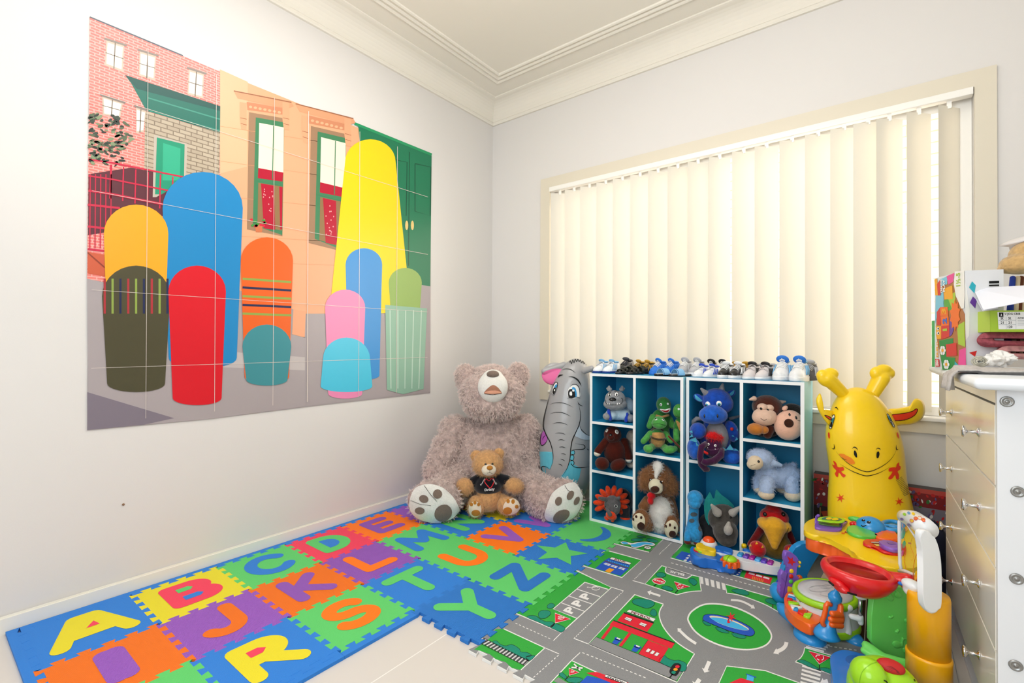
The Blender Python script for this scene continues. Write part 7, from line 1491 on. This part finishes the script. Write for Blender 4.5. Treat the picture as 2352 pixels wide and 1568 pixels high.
P_.poly(K8((180,745),(260,740),(262,820),(182,822)), cs['orange'], 5); P_.poly(K8((182,825),(265,820),(270,905),(190,910)), cs['orange'], 4); P_.poly(K8((140,790),(178,745),(185,900),(145,900)), cs['red'], 4); P_.poly(K8((190,910),(275,900),(275,1000),(190,1030)), cs['red'], 5); P_.poly(K8((130,912),(190,910),(188,1025),(140,1030)), cs['yellow'], 5); P_.poly(K8((275,820),(320,930),(300,980),(275,1000)), cs['purple'], 4)
for ch, q, m_ in (('3', ((197,808),(195,757),(243,752),(244,803)), cs['yellow']), ('2', ((208,893),(205,842),(250,837),(252,888)), cs['blue']), ('1', ((208,955),(208,935),(252,928),(254,950)), cs['lime'])): P_.text(ch, K8(*q), m_, 7, .05)
for x, y in ((158, 935), (160, 975)): P_.poly([(a+.045*cos(i*pi/6), b+.018*sin(i*pi/6)) for i in range(12) for a, b in [K8((x, y))[0]]], WHITE, 7); P_.poly([(a+.025*cos(i*pi/6), b+.010*sin(i*pi/6)) for i in range(12) for a, b in [K8((x+3, y))[0]]], BLACK, 8)
P_.poly(star(*K8((330, 810))[0], .17, .12, 10), cs['orange'], 5)
P_.poly(K8((350,900),(420,860),(425,1080),(360,1060)), cs['lime'], 4); P_.poly(K8((370,1110),(432,1085),(432,1245),(360,1260)), cs['pink'], 5); P_.poly(K8((240,1070),(345,1050),(350,1160),(245,1175)), cs['red'], 6); P_.poly(K8((330,1210),(365,1240),(350,1280),(325,1270)), cs['teal'], 7)
P_.poly(K8((165,1040),(310,1010),(310,1060),(240,1070),(240,1180),(330,1180),(320,1290),(200,1295),(175,1150)), cs['dgreen'], 3)
for cx, cy in ((207, 1125), (245, 1245)):
    a, b_ = K8((cx, cy))[0]
    for k in range(6): P_.poly([(a+.055*cos(k*pi/3)+.05*cos(i*pi/5), b_+.03*sin(k*pi/3)+.022*sin(i*pi/5)) for i in range(10)], WHITE, 7)
    P_.poly([(a+.04*cos(i*pi/5), b_+.018*sin(i*pi/5)) for i in range(10)], cs['yellow'], 8)
P_.poly(K8((330,430),(420,425),(425,640),(415,750),(390,750),(340,640),(320,540)), cs['cream'], 5); P_.text('1½-5', K8((345,560),(345,445),(385,440),(388,555)), cs['lime'], 8, .03)
P_.poly(K8((115,500),(145,490),(165,640),(125,640)), cs['yellow'], 4); P_.poly(K8((145,540),(180,500),(185,640),(155,640)), cs['red'], 5); P_.text('CREATIVE', K8((188,620),(185,500),(205,497),(210,615)), WHITE, 8, .04); P_.text('PLAY', K8((215,610),(212,500),(232,497),(236,605)), WHITE, 8, .04)
P_.text('DUPLO', K8((140,1190),(140,1050),(160,1050),(162,1185)), cs['yellow'], 8, .05); P_.poly(K8((125,1205),(170,1205),(175,1270),(130,1275)), cs['red'], 7); P_.text('LEGO', K8((135,1268),(133,1212),(162,1212),(166,1265)), WHITE, 9, .05)
P_.build('front_print', bx_)
P_ = Print(R_, lay=.0003, base=.0004); P_.poly([(0, .9), (.12, .6), (.1, .35), (0, .3)], cs['cream'], 1)
for (x, y), m_ in (((.18, .83), cs['teal']), ((.2, .68), cs['purple'])): P_.poly([(x-.08, y), (x, y+.06), (x+.1, y+.02), (x+.06, y-.06)], m_, 2)
for i in range(9): P_.poly([(.62, .64+.028*i), (.88, .64+.028*i), (.88, .648+.028*i+.008*(i % 3)), (.62, .648+.028*i+.008*(i % 3))], BLACK, 2)
P_.poly([(.1, .18), (.3, .2), (.25, .14)], cs['red'], 2); P_.build('side_print', bx_)
# box behind it
t2 = thing('craft_box', 'slim green and blue printed box behind the building brick carton', 'box', at(2150, 800, 1.72)); t2.location.z = ZD
p = at(2140, 760, 1.72); b = B(); rot = Matrix((dl.normalized(), pe, V((0, 0, 1)))).transposed(); b.box((0, 0, 0), (.07, .03, .165), 0, rot, (p.x, p.y, ZD)); bb2 = b.build('carton', cdm('green', '#3aa858'), t2)
b = B(); b.box((-.0006, .002, .01), (.0, .028, .08), 0, rot, (p.x, p.y, ZD)); b.build('printed_band', cdm('bluegrey', '#4a7a9a'), bb2); b = B(); b.box((-.0012, .002, .12), (-.0006, .028, .165), 0, rot, (p.x, p.y, ZD)); b.build('printed_band', cdm('charcoal', '#3a3a44'), bb2)
# cloth pile
def fold(name, label, cat, px0, py0, px1, py1, d, thick, depth, m, m2, layers=2, group=None):
    """a cloth folded over on itself, fold edge towards the window"""
    a, c = at(px0, py0, d), at(px1, py1, d-.02); u = V((c.x-a.x, c.y-a.y, 0)); W = u.length; u.normalize(); v = V((a.x-CAM.x, a.y-CAM.y, 0)).normalized()
    zb = a.z; t = thing(name, label, cat, V((a.x, a.y, zb))+u*W*.5+v*depth*.5, group); b = B(); n = 18; prof = []
    for i in range(n): an = pi/2+pi*i/(n-1); prof.append((thick*.5*cos(an)*1.5, thick*.5+thick*.5*sin(an)))
    outer = [(W, thick)]+prof+[(W, 0)]; inner = [(W, thick*.40)]+[(thick*.12*cos(an)*1.2+thick*.35, thick*.5+thick*.10*sin(an)) for an in [3*pi/2-pi*i/11 for i in range(12)]]+[(W, thick*.60)]
    pts = outer+inner; vs = []; m_ = len(pts)
    for k in range(7):
        s_ = k/6; wob = .004*sin(k*1.9)
        for x, z in pts: vs.append(V((a.x, a.y, zb))+u*(x+wob)+v*(depth*s_)+V((0, 0, z+.003*sin(x*30+k))))
    fs = [(k*m_+j, k*m_+(j+1) % m_, (k+1)*m_+(j+1) % m_, (k+1)*m_+j) for k in range(6) for j in range(m_)]
    q = geometry.tessellate_polygon([[V((x, z, 0)) for x, z in pts]]); fs += [tuple(f) for f in q]+[tuple(6*m_+i for i in f[::-1]) for f in q]
    b.add(vs, fs); b.build('folded_cloth', [m], t); return t
rose = mat('rose_cloth', '#a8525c', rough=.9, bump=.4, scale=180, var=.25); rose2 = mat('pale_rose_cloth', '#c88a88', rough=.9, bump=.4, scale=160, var=.35, vscale=60); tow = mat('patterned_towel', '#b9b6a6', rough=.95, bump=.7, scale=220, var=.5, vscale=70); gcl = mat('grey_cloth', '#bdb6b0', rough=.95, bump=.4, scale=200, var=.12)
fold('folded_cloth', 'lower folded rose cloth in the pile on the drawers under the green shoebox', 'cloth', 2312, 824, 2420, 812, 1.38, .036, .16, rose2, rose)
fold('folded_cloth', 'upper folded rose cloth directly beneath the green shoebox', 'cloth', 2272, 797, 2420, 778, 1.40, .044, .17, rose, rose2)
t = thing('rolled_towel', 'rolled patterned towel tucked beside the folded rose cloths', 'towel', at(2262, 815, 1.46)); b = B(); a = at(2250, 806, 1.33); a.z = ZD+.031; c = a+V((a.x, a.y, 0)).normalized()*.10; r = .020
sp_ = [(a+(c-a)*0) for i in range(1)]; ux = V((0, 0, 1)); ax = (c-a).normalized(); sx = ax.cross(ux).normalized(); vs = []; n = 60
for e in (a, c):
    for i in range(n): an = 5*pi*i/n*1.2; rr = r*(.3+.7*i/n); vs.append(e+sx*rr*cos(an)+ux*rr*sin(an)*.85)
b.add(vs, [(i, i+1, n+i+1, n+i) for i in range(n-1)]); o = b.build('towel_roll', tow, t); q = o.modifiers.new('thick', 'SOLIDIFY'); q.thickness = .004
# grey cloth draped over the corner of the top
t = thing('draped_cloth', 'grey knitted cloth lying on the drawers and hanging over the front edge', 'cloth', at(2230, 840, 1.4)); t.location.z = ZD; b = B(); nx, ny = 36, 22; vs = []
P0 = dx(.02, .30, ZD+.006); 
for j in range(ny+1):
    for i in range(nx+1):
        u, v = i/nx, j/ny; s_ = u*.46                       # along the cloth, from the middle of the top to beyond the front edge
        along = DL*.10+.17*v+.05*u*(1-v)+.03*sin(3*u)
        ov = .36-s_; z = ZD+.005+.005*sin(9*v+4*u)+.004*sin(17*v)
        if ov < -.05:
            ex = -.05-ov; z = ZD+.004-ex*(1.0)+.0; out = -.058-.004*sin(14*v)-.012*sin(7*v+1)*min(1, ex*15); p = dx(along+.03*sin(5*v)*ex*4, out, z)
        else: p = dx(along, ov, z+(.004 if ov < 0 else 0))
        vs.append(p)
b.add(vs, [(j*(nx+1)+i, j*(nx+1)+i+1, (j+1)*(nx+1)+i+1, (j+1)*(nx+1)+i) for j in range(ny) for i in range(nx)]); o = b.build('cloth', gcl, t); q = o.modifiers.new('thick', 'SOLIDIFY'); q.thickness = .004; q.offset = 1
# crumpled tissue
t = thing('crumpled_tissue', 'crumpled white tissue lying on the grey cloth', 'tissue', at(2293, 830, 1.33)); b = B(); c = at(2294, 826, 1.33); b.ell(c, (.036, .03, .018), CAMF, u=40, v=24)
for v in b.bm.verts:
    d_ = v.co-c; f_ = 1+.55*noise.noise(v.co*55)+.35*noise.noise(v.co*120); v.co = c+d_*f_; v.co.z = max(v.co.z, ZD+.012)
tis = b.build('tissue', mat('tissue_white', '#eceae6', rough=.8), t)
for f_ in tis.data.polygons: f_.use_smooth = False
# lime shoebox with label
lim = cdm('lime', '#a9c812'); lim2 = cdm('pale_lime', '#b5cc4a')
d0 = 1.40; Ap, Bp = at(2212, 745, d0+.10), at(2274, 737, d0-.02); dl2 = V((Bp.x-Ap.x, Bp.y-Ap.y, 0)); pe2 = V((dl2.y, -dl2.x, 0)).normalized(); pe2 = -pe2 if pe2.x < 0 else pe2
Cp = Bp+pe2*.20; zb = at(2281, 762, d0-.02).z; zt = at(2268, 713, d0-.02).z
t, bx2, L2, R2 = carton('shoebox', 'lime green shoebox with white size label and open lid on the cloth pile', 'shoebox', Ap, Bp, Cp, zb, zt, lim)
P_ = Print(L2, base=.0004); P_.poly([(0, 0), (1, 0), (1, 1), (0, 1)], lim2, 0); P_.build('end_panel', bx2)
class Squeeze(Rect):
    def __call__(s, a, b): return Rect.__call__(s, .09+(a-.09)*.62, b)
R3_ = Squeeze(R2.o, R2.u, R2.v, R2.n)
P_ = Print(R3_, lay=.0003, base=.0005); P_.poly([(.10, .12), (1.5, .12), (1.5, .93), (.08, .93)], WHITE, 0); P_.poly([(.11, .70), (.19, .70), (.19, .90), (.11, .90)], BLACK, 1)
P_.poly([(.135, .74), (.15, .86), (.165, .74), (.155, .74), (.15, .79), (.145, .74)], WHITE, 2); P_.text('V JOG CRIB', [(.21, .88), (.50, .88), (.50, .76), (.21, .76)], BLACK, 1, .02)
for x, y, s_ in ((.14, .57, '5K'), (.28, .57, '5K'), (.14, .37, '21'), (.28, .37, '21'), (.27, .17, '120')): P_.text(s_, [(x, y+.12), (x+(.055 if len(s_) < 3 else .085), y+.12), (x+(.055 if len(s_) < 3 else .085), y), (x, y)], BLACK, 1, .02)
for y in (.53, .33): P_.poly([(.1, y), (.42, y), (.42, y+.012), (.1, y+.012)], cdm('rule', '#9aa0a8'), 1)
for x in (.24, .42): P_.poly([(x, .14), (x+.004, .14), (x+.004, .70), (x, .70)], cdm('rule', '#9aa0a8'), 1)
P_.text('AW48', [(.45, .68), (.56, .68), (.56, .60), (.45, .60)], BLACK, 1, .02)
for k in range(4): P_.poly([(.45, .52-.07*k), (.58, .52-.07*k), (.58, .535-.07*k), (.45, .535-.07*k)], cdm('rule', '#9aa0a8'), 1)
P_.build('size_label', bx2)
b = B(); Au, Bu = V((Ap.x, Ap.y, zt)), V((Bp.x, Bp.y, zt)); h = V((0, 0, .045)); lean = pe2*.05; b.add([Au, Bu, Bu+h+lean, Au+h+lean], [(0, 1, 2, 3)], 0, False); o = b.build('lid_flap', cdm('lid_grey', '#c4c8b8'), t); q = o.modifiers.new('thick', 'SOLIDIFY'); q.thickness = .0016
def sheet(name, label, cs_, m, thick=.0012):
    c = sum((V(p) for p in cs_), V())/4; t = thing(name, label, 'paper', c); b = B(); b.add(cs_, [(0, 1, 2, 3)], 0, False); o = b.build('sheet', m, t); q = o.modifiers.new('thick', 'SOLIDIFY'); q.thickness = thick; return t, o
t3, s3 = sheet('paper_sheet', 'white folded paper sheet lying across the open green shoebox', [at(2236, 663, 1.46), at(2372, 655, 1.33), at(2372, 690, 1.24), at(2259, 712, 1.33)], mat('paper_white', '#e8eaf4', rough=.6))
t4, s4 = sheet('paper_sheet', 'second white paper sheet showing below the first on the shoebox', [at(2233, 673, 1.475), at(2290, 671, 1.45), at(2292, 708, 1.36), at(2257, 715, 1.36)], mat('paper_white', '#e8eaf4', rough=.6))
# beige bag, white thing and folded garment at the far right
t = Toy('beige_pouch', 'beige fleece pouch at the right edge on top of the pile', 1.42, at(2345, 640, 1.42), 'pouch'); pch = t.part('pouch', [('e', 2345, 606, 0, 36, 24, .05), ('e', 2330, 616, 0, 24, 12, .045), ('e', 2362, 585, .0, 28, 34, .05)], plush('beige_fleece', '#c3a06c', scale=140), vox=.005)
t = thing('white_bonnet', 'white hat like cloth with a wide brim above the beige pouch', 'hat', at(2350, 565, 1.45)); b = B(); c = at(2352, 560, 1.45); b.lathe([(.055, -.03), (.035, -.028), (.032, .002), (.05, .012), (.052, .014), (.03, .02), (0, .022)], c, CAMF @ Matrix.Rotation(radians(-18), 3, 'Y'), n=28); b.build('bonnet', mat('bonnet_white', '#d9d4d2', rough=.85, bump=.3), t)
t = Toy('folded_garment', 'folded blue, cream and brown garment behind the white papers', 1.50, at(2330, 818, 1.5), 'garment')
for i, (x, m_) in enumerate(((2322, mat('garment_blue', '#2a3f9a', .9)), (2333, mat('garment_cream', '#e2cfae', .9)), (2341, mat('garment_brown', '#6a3a24', .9)), (2350, mat('garment_cream', '#e2cfae', .9)), (2362, mat('garment_black', '#17161a', .9)))): t.part('garment_fold', [('c', (x-10, 812, .0), (x+4, 638, .0), 7, 5)], m_, vox=0)

# ================================================================== BEHIND THE TOYS
yb_ = YW-.085
gx0, gx1, gz1 = -.285, .20, ony(1872, 1087, yb_).z
gb_ = thing('printed_gift_box', 'large dark red printed box with berries and leaves behind the giraffe', 'box', ((gx0+gx1)/2, yb_, 0)); b = B(); b.box((gx0, yb_, .001), (gx1, YW-.022, gz1)); gbx = b.build('carton', cdm('dark', '#2a1512'), gb_)
P_ = Print(Plane_((0, yb_, 0), (0, -1, 0)), lay=.0004, base=.0005)
def bw(u, v): q = V((gx0+(gx1-gx0)*u, yb_, gz1*v))-CAM; return (1176+FPX*q.dot(RT)/q.dot(FW), 784-FPX*q.dot(UP)/q.dot(FW))
def br_(u0, v0, u1, v1, m, l): P_.poly([bw(u0, v0), bw(u1, v0), bw(u1, v1), bw(u0, v1)], m, l)
br_(0, .95, 1, 1, cdm('red_edge', '#b8433a'), 0); br_(0, .62, .45, .95, cdm('deep_red', '#7a1418'), 0); br_(.55, .55, 1, .95, cdm('deep_red', '#7a1418'), 0); br_(.55, .1, 1, .80, cdm('wolf_grey', '#77707a'), 1)
random.seed(11)
for i in range(170):
    u, v = random.random(), .95-.34*random.random()**1.6; P_.poly(oval(*bw(u, v), random.uniform(1.5, 6), random.uniform(1.5, 4.5), random.random()*3, 9), cdm(('leafg', 'berry', 'berry2', 'plum', 'snow')[i % 5], ('#2f6a2a', '#b81a1a', '#8a0f12', '#5a4a7a', '#d8d0c8')[i % 5]), 3+i % 4)
for i in range(90):
    u, v = random.uniform(.56, 1), random.uniform(.10, .72); P_.poly(oval(*bw(u, v), random.uniform(3, 12), random.uniform(2, 6), random.random()*3, 9), cdm(('fur1', 'fur2', 'fur3')[i % 3], ('#8f8890', '#5a545c', '#9a94a0')[i % 3]), 3+i % 4)
P_.poly([bw(.06, .55), bw(.4, .68), bw(.4, .5), bw(.1, .45)], cdm('ember', '#a83a1a'), 3); P_.poly([bw(.72, .60), bw(.82, .52), bw(.74, .48), bw(.84, .42), bw(.68, .36)], cdm('ember', '#a83a1a'), 8); br_(.80, .14, .95, .20, cdm('plate_brown', '#8a6a3a'), 8)
for u in (.05, .17): br_(u, .2, u+.012, .6, cdm('plate_brown', '#8a6a3a'), 5)
br_(.13, .25, .16, .42, cdm('snow', '#d8d0c8'), 6); P_.build('box_print', gbx)
t = Toy('navy_bag', 'dark navy cloth bag slumped beside the chest of drawers', 2.0, onz(2160, 1330, MZ), 'bag'); t.part('bag', [('e', 2140, 1255, .02, 30, 62, .06), ('e', 2150, 1330, .0, 24, 50, .05), ('e', 2150, 1365, -.02, 22, 28, .05)], mat('navy_cloth', '#14162c', rough=.85, bump=.4, scale=60), vox=.008, lump=.006)
t = Toy('purple_ball', 'small purple toy ball on the floor against the drawers', 1.85, onz(2176, 1430, MZ), 'ball'); b = B(); p = at(2174, 1416, 1.98); b.ell((p.x, p.y, MZ+.035), .034); b.build('ball', plastic('ball_purple', '#5a2fb8'), t.root)
